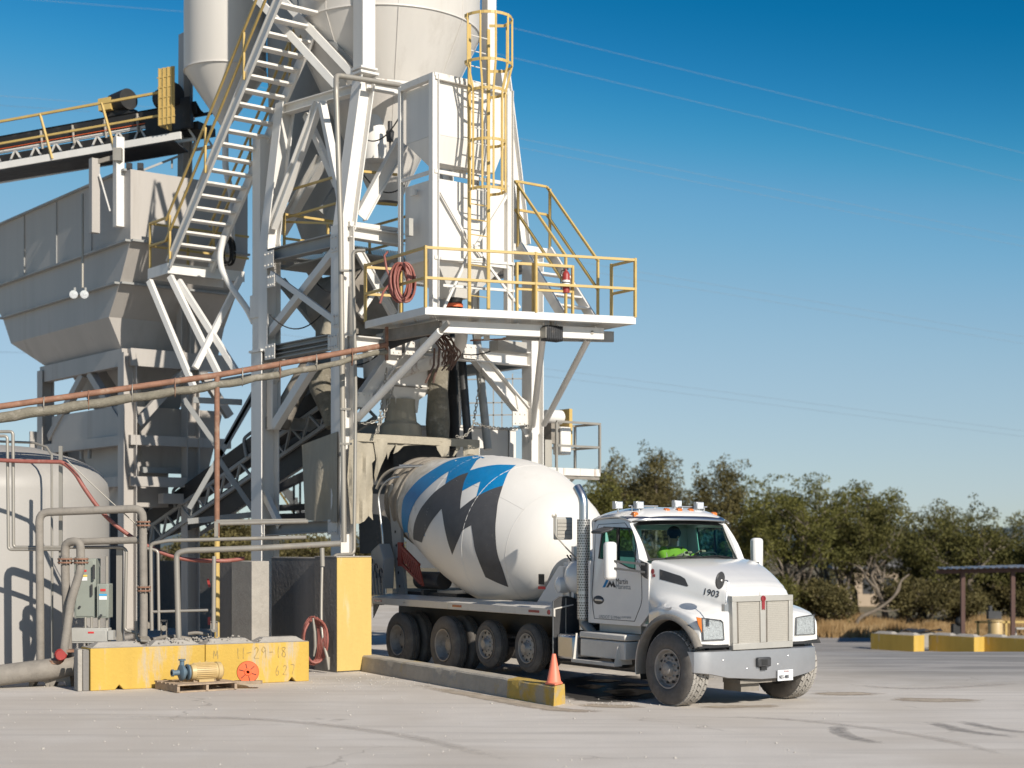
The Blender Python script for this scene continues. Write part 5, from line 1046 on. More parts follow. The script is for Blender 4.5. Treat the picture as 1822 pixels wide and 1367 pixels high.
# hose coil, red
def coil(name, c, ux, uy, r, n, label, cat='hose', m='redhose', rt=.022, dz=.0, group=None, el_=1.55):
    rnd = random.Random(len(name)+n); pts = []
    ud = ux.cross(uy).normalized()
    for i in range(n*20+1):
        a = 2*math.pi*i/20; k = i/20; rr = r*(1+.10*math.sin(k*2.3)); pts.append(c+ux*math.cos(a)*rr*.75+uy*(math.sin(a)*rr*el_-dz)+ud*(.11*math.sin(k*1.7)+.012*math.sin(a*2))+ux*(.07*math.sin(k*2.9+1)))
    return single(MB().tube(pts, rt, 8), name, M[m], label, cat, group)
coil('hose_coil', at(716, 503, 29.9), V(1, 0, 0), ZZ, .225, 11, 'coil of faded red hose hung over the left corner of the platform rail')
st = MB(); st.tube([at(690, 448, 29.9), at(684, 455, 29.9), at(688, 480, 29.9), at(697, 500, 29.9), at(682, 520, 29.9), at(676, 540, 29.9)], .022, 8); single(st, 'hose_tail', M['redhose'], 'loose end of red hose dropping beside the hose coil from the white tap pipe', 'hose')
cd_ = MB(); rnd = random.Random(2)
for k in range(14): 
    x0 = 745+k*3.5; cd_.tube(cat_rom([at(735+k*1.5, 590+k*.6, 31.0), at(768+k*2.2, 597+rnd.uniform(-4, 6), 30.8), at(785+k*2.0, 615+rnd.uniform(-6, 8), 30.7), at(800+k*1.6-(k % 3)*8, 632+rnd.uniform(-8, 8), 30.8), at(786+(k % 5)*4, 650+rnd.uniform(-5, 10), 30.9)], 4), .016, 6)
for k in range(2): cd_.tube([at(773+k*9, 620, 30.6), at(772+k*8, 650, 30.6), at(763+k*10, 670, 30.6), at(757+k*14, 682, 30.6)], .024, 6)
M['hosebrown'] = mat('brown_hose', (.10, .055, .04), .6, var=.3, scale=6)
for k, (a, c, d_) in enumerate((((640, 300), (720, 330), .3), ((655, 250), (715, 200), .2), ((560, 500), (650, 470), .4), ((480, 560), (600, 520), .5), ((730, 560), (900, 610), .5), ((600, 640), (700, 600), .3))): single(MB().tube(sag(at(*a, 32.6), at(*c, 32.2), d_), .014, 6), 'power_cable', M['black'], ('black cable looping between the leaning leg and the weigh frame', 'black cable hanging below the silo cone beside the white vessel', 'black cable drooping across the upper side braces', 'longest black cable drooping inside the second bay of the tower', 'black cable drooping under the platform deck', 'short black cable near the rubber hopper top')[k], 'cable', 'cables strung on the tower')
single(cd_, 'hose_bundle', M['hosebrown'], 'tangled bundle of brown air hoses spilling from under the platform', 'hoses')
# fire extinguisher
fe = thing('fire_extinguisher', 'red fire extinguisher strapped to the yellow gate post', 'extinguisher', tuple(at(1006, 522, 30.0))); c0 = at(1007, 501, 30.1)
MB().lathe([(-.22, .001), (-.22, .07), (.13, .075), (.18, .05), (.20, .025), (.24, .02)], c0, ZZ, 20, ref=V(1, 0, 0)).build('cylinder', M['redvalve'], fe); MB().lathe([(-.09, .077), (.02, .077)], c0, ZZ, 20, ref=V(1, 0, 0)).build('label_band', M['label_w'], fe)
b = MB(); b.lathe([(-.01, .078), (.01, .078)], c0-ZZ*.03, ZZ, 20, ref=V(1, 0, 0)); b.box(c0+ZZ*.24, .1, .03, .03); b.tube([c0+ZZ*.22, c0+V(-.09, 0, .2), c0+V(-.1, 0, 0), c0+V(-.09, 0, -.15)], .012, 6); b.build('valve_hose', M['black'], fe)
# ---------------------------------------------------------------- platform stair on the right
sA = T.l(at(1003, 560, 30.9)); sB = T.l(at(1075, 560, 31.4)); y0 = T.l(at(1003, 553, 30.9)).y
stf = Frame(at(1008, 0, 30.9).x, 30.9, TA); s2 = thing('platform_stair', 'short white stair with yellow handrails rising from the platform to the upper deck', 'stairs', (stf.O.x, stf.O.y, 6.7))
run, rise, wd = 1.5, 1.72, .80
for x in (0, wd): MB().ch(stf.w(x, 0, 6.74), stf.w(x, run, 6.74+rise), .06, .2, side=-1).build('stringer', M['white'], s2)
for k in range(7): z = 6.74+rise*(k+.6)/7.2; MB().box(stf.w(wd/2, run*(k+.6)/7.2, z), wd, .22, .035, (T.X, T.Y, ZZ)).build('tread', M['white'], s2)
for x in (-.02, wd+.02):
    for h in (1.28, .70): MB().bar(stf.w(x, -.02, 6.74+h), stf.w(x, run+.1, 6.74+rise+h+.06), .045, .045).build('handrail', M['yel'], s2)
    for y, zz in ((0, 0), (run, rise)): MB().bar(stf.w(x, y, 6.72+zz), stf.w(x, y, 6.74+zz+1.28), .045, .045, up=T.X).build('rail_post', M['yel'], s2)
MB().box(stf.w(.2, run+.45, 6.74+rise-.02), 1.4, .8, .14, (T.X, T.Y, ZZ)).build('landing', M['white'], s2)
for h in (.7, 1.28): MB().bar(stf.w(0, run+.1, 6.80+rise+h), stf.w(wd, run+.1, 6.80+rise+h), .045, .045).build('handrail', M['yel'], s2)
# ---------------------------------------------------------------- long stairway on the left
S = Frame(-7.86, 36, TA); sw_ = S.w; z0 = 8.78
sl_ = thing('stair_landing', 'white bracketed landing with yellow rails at the foot of the long stairway', 'landing', tuple(sw_(.9, .5, z0)))
for p, q in ((sw_(0, 0, z0-.08), sw_(1.95, 0, z0-.08)), (sw_(0, 1.05, z0-.08), sw_(0, 0, z0-.08)), (sw_(0, 1.05, z0-.08), sw_(1.95, 1.05, z0-.08))): MB().bar(p, q, .03, .24).build('edge_beam', M['white'], sl_)
MB().add([sw_(0, 0, z0-.02), sw_(1.95, 0, z0-.02), sw_(1.95, 1.05, z0-.02), sw_(0, 1.05, z0-.02)], [(0, 1, 2, 3)]).build('grating_deck', M['grating'], sl_)
rails(sl_, [sw_(0.03, 0.02, z0), sw_(.03, 1.02, z0), sw_(1.95, 1.02, z0), sw_(2.6, 1.02, z0)], [sw_(.03, .02, z0), sw_(.03, 1.02, z0), sw_(1, 1.02, z0), sw_(1.95, 1.02, z0)], h=1.1)
for a, c in (((266, 500), (345, 690)), ((303, 492), (392, 672)), ((428, 495), (347, 655)), ((318, 500), (420, 660))): MB().bar(at(*a, 35.8), at(*c, 35.0), .10, .13).build('bracket_strut', M['white'], sl_)
ls = thing('long_stairway', 'long white open-tread stairway with yellow handrails climbing out of the top of the picture', 'stairs', tuple(sw_(.65, 0, z0)))
run, rise = 5.6, 5.3
for x in (.0, 1.07): MB().ch(sw_(x, .0, z0), sw_(x, -run, z0+rise), .06, .26, side=1 if x else -1, t=.02).build('stringer', M['white'], ls)
for k in range(22): t = (k+.7)/22.5; MB().box(sw_(.535, -run*t, z0+rise*t), 1.01, .24, .045, (T.X, T.Y, ZZ)).build('tread', M['white'], ls)
for x in (-.02, 1.09):
    for h in (1.02, .55): MB().bar(sw_(x, .1, z0+h), sw_(x, -run, z0+rise+h), .045, .045).build('handrail', M['yel'], ls)
    for t in (0.02, .33, .64, .95): MB().bar(sw_(x, -run*t, z0+rise*t), sw_(x, -run*t, z0+rise*t+1.0), .045, .045, up=T.X).build('rail_post', M['yel'], ls)
coil('hose_coil', at(403, 447, 36.8), V(1, 0, 0), ZZ, .2, 7, 'dark coil of hose hung on the rail of the stair landing', m='black', rt=.02)
b = MB().pipe([at(398, 420, 35.4), at(391, 455, 35.4), at(394, 480, 35.2), at(412, 512, 35.1), at(440, 550, 35.0), at(452, 575, 35)], .07, 12); single(b, 'drop_pipe', M['white'], 'white pipe bending past the landing towards the box column', 'pipe')
# ---------------------------------------------------------------- loading gear between the legs
bh = thing('batch_hopper', 'white faceted batch hopper above the rubber boot in the loading bay', 'hopper', tuple(at(705, 730, 33.6)))
c0 = at(712, 660, 33.4); cz = lambda py: HH-(py-HY)/FX*33.4
def rect(cx_, w_, d_, z): return [V(cx_, 33.4, z)+T.X*(i*w_/2)+T.Y*(j*d_/2) for i, j in ((-1, -1), (1, -1), (1, 1), (-1, 1))]
b = MB().grid([rect(c0.x, .55, .5, cz(735)), rect(c0.x, .6, .55, cz(712)), rect(c0.x, 1.25, .9, cz(690)), rect(c0.x, 1.3, .95, cz(600))], close=True); b.build('body', M['white'], bh); MB().bar(rect(c0.x, 1.34, .98, cz(692))[0], rect(c0.x, 1.34, .98, cz(692))[1], .02, .03).build('seam', M['dusty'], bh)
bt = at(712, 0, 33.3); b = MB().lathe([(cz(778), .44), (cz(757), .42), (cz(752), .35), (cz(722), .30), (cz(712), .31)], V(bt.x, bt.y, 0), ZZ, 28, ref=V(1, 0, 0), mod=lambda t, r, a: r*(1+.03*math.sin(a*5)+.02*math.sin(t*30))); single(b, 'rubber_boot', M['canvas'], 'cement-caked rubber boot under the white batch hopper', 'boot')
b = MB().lathe([(cz(780), .23), (cz(752), .25), (cz(700), .22), (cz(640), .26), (cz(585), .24)], V(at(779, 0, 33.4).x, 33.4, 0), ZZ, 22, ref=V(1, 0, 0), mod=lambda t, r, a: r*(1+.04*math.sin(a*4+t*3))); single(b, 'rubber_chute', M['wrap'], 'dark hanging rubber chute to the right of the caked boot', 'chute')
for px0, px1, mm, lbl in ((818, 834, 'dark', 'left of two slanting dark pipes right of the rubber chute'), (847, 868, 'grey', 'right of two slanting dark pipes, nearer the white cabin')): single(MB().cyl(at(px0, 590, 34), at(px1, 800, 33.6), .09, 14), 'slanting_pipe', M[mm], lbl, 'pipe')
single(MB().cyl(at(802, 590, 34.4), at(808, 800, 34.2), .13, 14), 'rubber_duct', M['black'], 'black vertical duct right behind the hanging rubber chute', 'duct')
b = MB().pipe([at(822, 565, 31.4), at(820, 618, 31.6), at(790, 640, 31.8), at(745, 652, 32.2), at(700, 668, 32.5)], .13, 16, bend=.35); single(b, 'elbow_pipe', M['whiterust'], 'stained white elbow pipe dropping under the platform and turning left', 'pipe')
b = MB().tube([at(690, 612, 30.9), at(720, 600, 30.9), at(758, 588, 31), at(790, 585, 31.2)], .12, 14); single(b, 'black_duct', M['black'], 'black flexible duct passing under the left end of the platform', 'duct')
b = MB().tube([at(567, 655, 33.6), at(572, 690, 33.6), at(586, 730, 33.4), at(592, 760, 33.3)], .28, 20, rs=[.27, .26, .20, .15]); single(b, 'corrugated_duct', M['wrap'], 'dark corrugated duct narrowing downwards left of the near column', 'duct')
b = MB().lathe([(0, .17), (.35, .16), (.5, .12)], at(583, 598, 33.2), V(.3, 0, 1), 18, caps=(True, True)); single(b, 'vent_sock', M['canvas'], 'pale cloth vent sock on the second side beam', 'vent sock')
b = MB().tube([at(560, 640, 34), at(515, 715, 34), at(500, 760, 34)], .2, 16, rs=[.24, .22, .18]); single(b, 'discharge_chute', M['dusty'], 'dusty round chute slanting down behind the far left column', 'chute')
def chain(p, q, d, label, n=None):
    pts = sag(p, q, d, 40); L = sum((pts[i+1]-pts[i]).length for i in range(40)); n = int(L/.075); b = MB()
    for k in range(n):
        t = (k+.5)/n*40; i = min(39, int(t)); c = pts[i].lerp(pts[i+1], t-i); dr = (pts[i+1]-pts[i]).normalized(); _, s1, s2_ = perp(dr, V(.3, 1, .1)); sd_ = s1 if k % 2 else s2_
        b.tube([c+dr*math.cos(a)*.05+sd_*math.sin(a)*.026 for a in [2*math.pi*j/8 for j in range(9)]], .010, 5, caps=False)
    return single(b, 'chain', M['galv'], label, 'chain', 'chains hanging in the loading bay')
chain(at(700, 690, 31.4), at(668, 772, 31.3), .05, 'twisted chain hanging left of the caked rubber boot'); chain(at(688, 655, 31.6), at(672, 770, 31.3), .03, 'thin chain crossing the left front brace')
chain(at(857, 655, 32.2), at(842, 755, 32), .04, 'chain hanging in front of the right slanting pipe'); chain(at(842, 752, 32), at(940, 758, 33.6), .09, 'chain looping from the bay to the right column'); chain(at(842, 755, 32), at(812, 776, 31.6), .12, 'chain drooping onto the skirt frame'); chain(at(640, 753, 31.3), at(685, 742, 31.5), .04, 'short chain tied to the near column')
# rubber skirt
sk = thing('rubber_skirt', 'torn dusty rubber skirt hanging from its frame over the drum mouth', 'skirt', tuple(T.w(1.5, -.3, 3.5)))
SY = -.35; sp = lambda px, py, y=SY: T.p(px, py, y=y)
MB().bar(sp(634, 778), sp(852, 790), .06, .16).build('frame_bar', M['canvas'], sk)
def strip(l, y=SY, wob=.05):
    # l: outline in photo measures on the skirt plane; triangulated with depth wobble
    n = len(l); pts = [V(*p) for p in l]; x0 = min(p.x for p in pts); x1 = max(p.x for p in pts); y0_ = min(p.y for p in pts); y1_ = max(p.y for p in pts); ext = []; stp = 6; yy = y0_+3
    def ins(p):
        c = False; j = n-1
        for i in range(n):
            if (pts[i].y > p.y) != (pts[j].y > p.y) and p.x < (pts[j].x-pts[i].x)*(p.y-pts[i].y)/(pts[j].y-pts[i].y)+pts[i].x: c = not c
            j = i
        return c
    while yy < y1_:
        xx = x0+3
        while xx < x1:
            if ins(V(xx, yy)): ext.append(V(xx, yy))
            xx += stp
        yy += stp
    r = delaunay_2d_cdt(pts+ext, [], [list(range(n))], 1, 1e-4)
    f = lambda p: sp(p[0], p[1], y+wob*math.sin(p[0]*.28+p[1]*.02)*min(1, (p[1]-770)/60)+wob*.5*math.sin(p[0]*.11+p[1]*.07))
    k = len(r[0]); mb = MB(); fr_ = [f(p) for p in r[0]]; mb.add(fr_+[p+T.Y*.012 for p in fr_], [list(q) for q in r[2]]+[[i+k for i in q][::-1] for q in r[2]]); mb.build('rubber_flap', M['canvas'], sk)
strip([(622, 785), (640, 776), (664, 778), (672, 800), (668, 818), (662, 824), (664, 860), (662, 910), (664, 926), (656, 918), (648, 928), (640, 932), (624, 932), (618, 850)])
strip([(664, 780), (690, 780), (688, 808), (678, 830), (668, 858), (666, 845), (670, 818)], SY-.04); strip([(690, 780), (704, 781), (703, 792), (694, 805), (690, 818), (688, 800)], SY+.03)
strip([(704, 781), (776, 784), (777, 794), (755, 792), (718, 794), (708, 804), (700, 808), (704, 795)]); strip([(774, 784), (800, 786), (799, 812), (786, 813), (778, 800)], SY-.03); strip([(812, 786), (824, 787), (816, 802), (808, 812), (806, 812), (811, 800)]); strip([(824, 787), (852, 789), (853, 812), (825, 813)], SY-.02)
MB().add([sp(634, 782, 1.3), sp(706, 782, 1.3), sp(700, 985, 1.3), sp(640, 985, 1.3)], [(0, 1, 2, 3)]).build('dark_backing', M['dark'], sk)  # dark sheet standing in for the gloom behind the strips
MB().add([sp(700, 780, .9), sp(812, 786, .9), sp(812, 840, .9), sp(700, 840, .9)], [(0, 1, 2, 3)]).build('dark_backing', M['black'], sk)  # black sheet standing in for the shaded opening above the drum mouth
# canvas sheet on the left face
def sheet(pts_px, x, label, name):
    rows = []
    for j in range(11):
        v = j/10; row = []
        for i in range(13):
            u = i/12; a = V(*pts_px[0]).lerp(V(*pts_px[1]), u); b_ = V(*pts_px[3]).lerp(V(*pts_px[2]), u); p = a.lerp(b_, v); row.append(T.p(p.x, p.y, x=x+.05*math.sin(u*9+v*2)*(.3+v)+.04*math.sin(v*7+u*3)))
        rows.append(row)
    b = MB().grid(rows); b.grid([[p+T.X*.015 for p in r_] for r_ in rows]); return single(b, name, M['canvas'], label, 'sheet')
sheet([(537, 792), (600, 768), (600, 930), (543, 926)], -.22, 'stained tan canvas sheet hanging left of the near column', 'canvas_sheet')
# conduits on the near column
b = MB().pipe([T.p(712, 152, y=-.1), T.p(598, 134, y=-.1), at(598, 160, 31.1), at(606, 400, 31.1), at(612, 965, 31.0), at(600, 968, 31.0)][0:5], .055, 12, bend=.1); vp = single(b, 'water_pipe', M['galv'], 'tall grey pipe running up the near column and over to the weigh frame', 'pipe')
b = MB().pipe([at(650, 446, 30.9), at(628, 446, 30.9), at(633, 700, 30.9), at(630, 986, 30.8), at(594, 988, 30.4), at(592, 1066, 30.2)], .035, 10, bend=.1); single(b, 'conduit', M['galv'], 'thin conduit down the near column to the yellow wall end', 'conduit')
for py in (482, 728, 790):
    b = MB().box(at(616, py, 31.0), .22, .06, .04); single(b, 'pipe_clamp', M['galv'], None, 'clamp', 'clamps on the near column')['label'] = {482: 'highest pipe clamp on the near column, level with the red hose coil', 728: 'middle pipe clamp on the near column', 790: 'lowest pipe clamp on the near column, beside the rubber skirt'}[py]
# cabin behind, small platform on the right
cb = thing('control_cabin', 'plain white steel cabin wall behind the right column', 'cabin', tuple(T.w(4.4, 1.5, 0)))
MB().box(T.w(4.35, 1.9, 3.4), 1.9, 1.6, 3.1, (T.X, T.Y, ZZ)).build('wall', M['white'], cb); MB().box(T.w(4.35, 1.9, 4.98), 1.96, 1.66, .05, (T.X, T.Y, ZZ)).build('roof', M['whiterust'], cb)
for px in (905, 931): MB().bar(T.p(px, 765, y=1.09), T.p(px, 900, y=1.09), .01, .02, up=T.X).build('panel_seam', M['dusty'], cb)
sp2 = thing('drive_platform', 'small dusty white platform with railings holding a drive motor, right of the tower', 'platform', tuple(T.w(5.6, -.2, 4.0)))
a0 = T.l(T.p(966, 838, y=-.25)); a1 = T.l(T.p(1067, 842, y=-.25)); z_ = a0.z; x0, x1 = a0.x, a1.x
for p, q in (((x0, -.25), (x1, -.25)), ((x1, -.25), (x1, .6)), ((x0, .6), (x1, .6))): MB().bar(T.w(*p, z_), T.w(*q, z_), .04, .16).build('edge_beam', M['whiterust'], sp2)
MB().bar(T.w(x0, -.22, z_-.13), T.w(x1, -.22, z_-.13), .04, .06).build('edge_beam', M['dusty'], sp2)
MB().add([T.w(x0, -.25, z_-.05), T.w(x1, -.25, z_-.05), T.w(x1, .6, z_-.05), T.w(x0, .6, z_-.05)], [(0, 1, 2, 3)]).build('grating_deck', M['grating'], sp2)
x2 = T.l(T.p(990, 838, y=-.25)).x
rails(sp2, [T.w(x2, -.25, z_), T.w(x1, -.25, z_), T.w(x1, .6, z_), T.w(x2+.3, .6, z_)], [T.w(x2, -.25, z_), T.w(x1, -.25, z_), T.w(x1, .6, z_), T.w(x2+.3, .6, z_)], h=1.1, m=M['galv'])
MB().bar(T.p(1032, 840, y=-.2), T.p(1004, 868, y=-.0), .07, .07).build('strut', M['whiterust'], sp2)
dm_ = thing('drive_motor', 'white drive motor and gearbox with a yellow belt guard on the small platform', 'motor', tuple(T.w(5.7, .3, 4.1)))
c0 = T.p(985, 742, y=.1); MB().lathe([(-.22, .001), (-.22, .15), (.2, .16), (.26, .1), (.26, .001)], c0, T.X, 20).build('motor', M['white'], dm_); MB().box(T.p(1007, 762, y=.25), .09, .34, .85, (T.X, T.Y, ZZ)).build('belt_guard', M['yel'], dm_)
MB().box(T.p(1000, 785, y=.15), .3, .3, .62, (T.X, T.Y, ZZ)).build('gearbox', M['white'], dm_, bev=.03); MB().box(T.p(975, 807, y=-.1), .2, .04, .6, (T.X, T.Y, ZZ)).build('mesh_guard', M['screen'], dm_); MB().box(T.p(980, 770, y=.2), .22, .3, .5, (T.X, T.Y, ZZ)).build('bracket', M['dusty'], dm_)
# far guardrail seen through the bay
fr2 = thing('far_railing', 'thin grey railing against the sky behind the loading bay', 'railing', tuple(at(860, 760, 37)))
for py in (676, 718, 740): MB().bar(at(800, py, 37), at(930, py-2, 37), .03, .03).build('rail', M['grey'], fr2)
for px in (806, 818, 878, 893, 912): MB().bar(at(px, 665, 37), at(px, 775, 37), .03, .03, up=V(1, 0, 0)).build('rail_post', M['grey'], fr2)
# ---------------------------------------------------------------- aggregate bins on the left
BF = Frame(-8.97, 37, TA); bw = BF.w
def lev(x0, y0, x1, y1, z): return [bw(x0, y0, z), bw(x1, y0, z), bw(x1, y1, z), bw(x0, y1, z)]
ab = thing('aggregate_bin', 'huge grey aggregate bin on a steel frame with flanged, tapering sides', 'bin', tuple(bw(1.5, 3, 0)))
X1 = 3.1
LV = [(0, 0, X1, 9.5, 11.2), (0, 0, X1, 9.5, 9.52), (0, .60, X1, 8.2, 8.60), (.0, 1.22, X1, 7.6, 7.86), (.45, 1.40, X1-.1, 6.0, 7.05)]
for n, (i, j) in zip(('upper_wall', 'middle_wall', 'lower_wall', 'sloping_floor'), ((0, 1), (1, 2), (2, 3), (3, 4))):
    b = MB().grid([lev(*LV[i]), lev(*LV[j])], close=True); b.build(n, M['bin'], ab)
for l in (LV[1], LV[2]):
    x0, y0, x1, y1, z = l
    for p, q in (((x0, y0), (x0, y1)), ((x0, y0), (x1, y0))): MB().bar(bw(*p, z)-BF.X*(.06 if p[0] == q[0] else 0)-BF.Y*(.06 if p[1] == q[1] else 0), bw(*q, z)-BF.X*(.06 if p[0] == q[0] else 0)-BF.Y*(.06 if p[1] == q[1] else 0), .14, .05).build('flange', M['grey'], ab)
for y in (2.2, 4.4, 6.6): MB().bar(bw(-.01, y, 9.55), bw(-.01, y, 11.2), .02, .03, up=T.X).build('stiffener', M['grey'], ab)
MB().bar(bw(-.04, .2, 11.22), bw(-.04, 9.4, 11.22), .08, .05).build('top_rim', M['grey'], ab)
for (x, y) in ((.38, 1.0), (2.05, 1.0), (.38, 6.1), (2.9, 6.1)): MB().ib(bw(x, y, 0), bw(x, y, 7.0), .34, .34, up=T.X).build('leg', M['bin'], ab)
MB().ib(bw(1.85, 0.98, 7.0), bw(1.78, 0.7, 14.9), .28, .26, up=T.X).build('tall_post', M['bin'], ab)
for z, h in ((6.9, .42), (4.9, .24), (3.9, .24)):
    MB().bar(bw(.36, 1.05, z), bw(.36, 6.2, z), .2, h).build('frame_beam', M['bin'], ab); MB().bar(bw(.4, .95, z), bw(3.1, .95, z), .2, h).build('frame_beam', M['bin'], ab)
for a, c in (((.4, 3.2, 6.7), (.4, 1.2, 5.2)), ((.4, 3.6, 6.7), (.4, 5.8, 5.2)), ((.6, .95, 5.3), (1.9, .95, 6.7)), ((2.3, .95, 6.7), (3.1, .95, 5.6))): MB().bar(bw(*a), bw(*c), .18, .2).build('knee_brace', M['bin'], ab)
# under-hoppers
for (x0, x1, y0, y1) in ((.7, 2.9, 1.5, 3.3), (.7, 2.9, 3.6, 5.4)): b = MB().grid([lev(x0, y0, x1, y1, 7.0), lev(x0+.7, y0+.6, x1-.7, y1-.5, 5.7)], close=True); b.build('hopper_cone', M['bin'], ab)
wh = thing('weigh_hopper', 'grey weigh hopper hung beneath the aggregate bin behind the near leg', 'hopper', tuple(bw(1.8, 2, 4)))
MB().grid([lev(.75, 1.35, 3.1, 3.6, 5.75), lev(.75, 1.35, 3.1, 3.6, 5.62), lev(1.05, 1.5, 2.8, 3.3, 4.25)], close=True).build('body', M['bin'], wh); MB().bar(bw(.9, 1.3, 4.2), bw(3.0, 1.3, 4.2), .1, .14).build('rim_beam', M['grey'], wh)
MB().box(bw(1.9, 1.1, 3.5), 1.2, .3, .25, (T.X, T.Y, ZZ)).build('gate_box', M['bin'], wh)
ch_ = thing('feed_chute', 'long grey feed chute box below the bin, left of the near leg', 'chute', tuple(bw(.5, 4, 4.6)))
MB().prism([bw(.6, 1.5, 5.6), bw(.6, 6.0, 5.6), bw(.6, 6.0, 4.95), bw(.6, 1.5, 4.95)], T.X*.9).build('trough', M['bin'], ch_)
MB().prism([bw(.7, 1.5, 4.9), bw(.7, 4.6, 4.9), bw(.7, 3.2, 3.3), bw(.7, 1.5, 3.3)], T.X*1.0).build('tapered_side', M['bin'], ch_)
for y, z in ((3.9, 4.75), (3.4, 4.75)): MB().cyl(bw(.45, y, z-.2), bw(.45, y, z+.55), .05, 10).build('air_cylinder', M['grey'], ch_)
for px in (131, 150):
    lp_ = thing('bin_lamp', {131: 'left of two small round lamps under the bin flange', 150: 'right of two small round lamps under the bin flange'}[px], 'lamp', tuple(at(px, 524, 38.4)), group='lamps under the bin flange')
    MB().lathe([(-.1, .001), (-.08, .06), (.02, .10), (.03, .001)], at(px, 524, 38.2), V(.3, -1, -.2), 16).build('reflector', M['lamp'], lp_); MB().cyl(at(px+2, 512, 38.3), at(px+2, 520, 38.3), .03, 8).build('stem', M['grey'], lp_)
single(MB().cyl(at(147, 345, 38.1), at(147, 512, 38.1), .03, 8), 'lamp_conduit', M['galv'], 'thin pale conduit running down the bin wall to the two round lamps', 'conduit')
for px, lbl in ((230, 'left'), (250, 'right')):
    b = MB(); b.box(at(px, 296, 37.6), .13, .1, .14); b.cyl(at(px, 298, 37.6), at(px, 312, 37.6), .02, 6); b.box(at(px, 303, 37.6), .15, .06, .04); single(b, 'spot_lamp', M['dark'], lbl+' one of the two dark spot lamps on the top edge of the bin', 'lamp', 'spot lamps on the bin rim')
single(MB().bar(at(250, 305, 37.8), at(318, 278, 38.2), .04, .05).bar(at(306, 300, 38.2), at(306, 282, 38.2), .04, .04, up=V(1, 0, 0)), 'bin_railing', M['grey'], 'short grey railing above the bin behind the spot lamps', 'railing')
# ---------------------------------------------------------------- upper conveyor
pR, pL = at(322, 241, 37.4), at(-60, 306, 39.6); pL = pL+(pL-pR)*.9; cdn = (pL-pR).normalized(); cn = cdn.cross(ZZ).normalized(); cn = cn if cn.y > 0 else -cn; cu_ = cn.cross(cdn); cu_ = cu_ if cu_.z > 0 else -cu_
LN = (pL-pR).length
def cv(s, h, d=0): return pR+cdn*s+cu_*h+cn*d
uc = thing('feed_conveyor', 'upper conveyor with a black belt, white truss and yellow handrails rising to the bins', 'conveyor', tuple(pR))
MB().box(cv(.9, .62, .9), 1.0, .5, .6, (cdn, cn, cu_)).build('drive_housing', M['black'], uc); MB().box(cv(2.3, .95, 1.0), .7, .4, .5, (cdn, cn, cu_)).build('skirt_box', M['black'], uc)
MB().bar(cv(0, 0), cv(LN, 0), .06, .17).build('walkway_channel', M['white'], uc); MB().prism([cv(.2, -.08, 0), cv(LN, -.1, 0), cv(LN, -.12, .62), cv(.2, -.2, .62)], cu_*-.03).build('walkway', M['dark'], uc)
for h, r in ((1.10, .035), (.55, .03)): MB().bar(cv(.35, h, -.02), cv(LN, h, -.02), r*1.6, r*1.6).build('handrail', M['yel'], uc)
for s in (1.95, 3.75, 5.6, 7.5, 9.4): MB().bar(cv(s-.1, -.05, -.04), cv(s+.2, 1.1, -.04), .05, .05, up=T.X).build('rail_post', M['yel'], uc)
for d in (.8, 1.6):
    for h in (.12, .62): MB().bar(cv(.1, h, d), cv(LN, h, d), .06, .07).build('truss_chord', M['white'], uc)
    for k in range(16):
        s = .1+k*.62; b = MB(); b.bar(cv(s, .12, d), cv(s+.31, .62, d), .045, .045); b.bar(cv(s+.31, .62, d), cv(s+.62, .12, d), .045, .045); b.build('truss_web', M['white'], uc)
MB().grid([[cv(s, h, d) for d, h in ((.75, 1.02), (.95, .86), (1.2, .80), (1.45, .86), (1.65, 1.02))] for s in (0, LN)]).build('belt', M['black'], uc)
MB().prism([cv(0, .72, .76), cv(LN, .72, .76), cv(LN, .98, .74), cv(0, .98, .74)], cn*.02).build('belt_edge', M['black'], uc); MB().prism([cv(0, .35, .8), cv(LN, .35, .8), cv(LN, .55, .8), cv(0, .55, .8)], cn*.8).build('return_belt', M['black'], uc)
for k in range(5):
    s = .7+k*.95; b = MB(); b.cyl(cv(s, .86, .7), cv(s, .7, 1.0), .05, 10); b.bar(cv(s, .5, .74), cv(s, .95, .70), .05, .05, up=T.X); b.build('idler_roller', M['galv'], uc)
MB().bar(cv(.3, .68, .7), cv(LN, .66, .7), .01, .015).build('pull_cord', M['orange'], uc)
MB().lathe([(-.3, .001), (-.3, .26), (.3, .26), (.3, .001)], cv(2.2, 1.38, .9), cdn+cn*.4, 22).build('motor_drum', M['black'], uc); MB().box(cv(2.55, 1.32, .9), .35, .5, .3, (cdn, cn, cu_)).build('belt_guard', M['yel'], uc)
MB().lathe([(-.35, .001), (-.35, .27), (.3, .27), (.3, .001)], cv(.75, 1.22, .7), cdn+cn*.6, 22).build('head_drum', M['black'], uc); MB().box(cv(.35, .75, .7), .5, .12, .75, (cdn, cn, cu_)).build('head_plate', M['dark'], uc)
hg = MB(); hg.box(cv(.42, .92, .05), .05, .5, 1.35, (cdn, cn, ZZ)); hg.box(cv(.22, .92, -.2), .44, .03, 1.35, (cdn, cn, ZZ)); 
for k in range(5): hg.box(cv(.22, .42+k*.24, -.22), .44, .02, .03, (cdn, cn, ZZ))
for k in range(4): hg.box(cv(.05+k*.12, .92, -.23), .03, .02, 1.35, (cdn, cn, ZZ))
hg.build('head_guard', M['yel'], uc)
for a, c, w_ in (((168, 283), (168, 415), .18), ((211, 245), (211, 404), .2)): MB().bar(at(*a, 37.3), at(*c, 37.3), w_, .2, up=T.X).build('support_post', M['bin'] if a[0] < 200 else M['white'], uc)
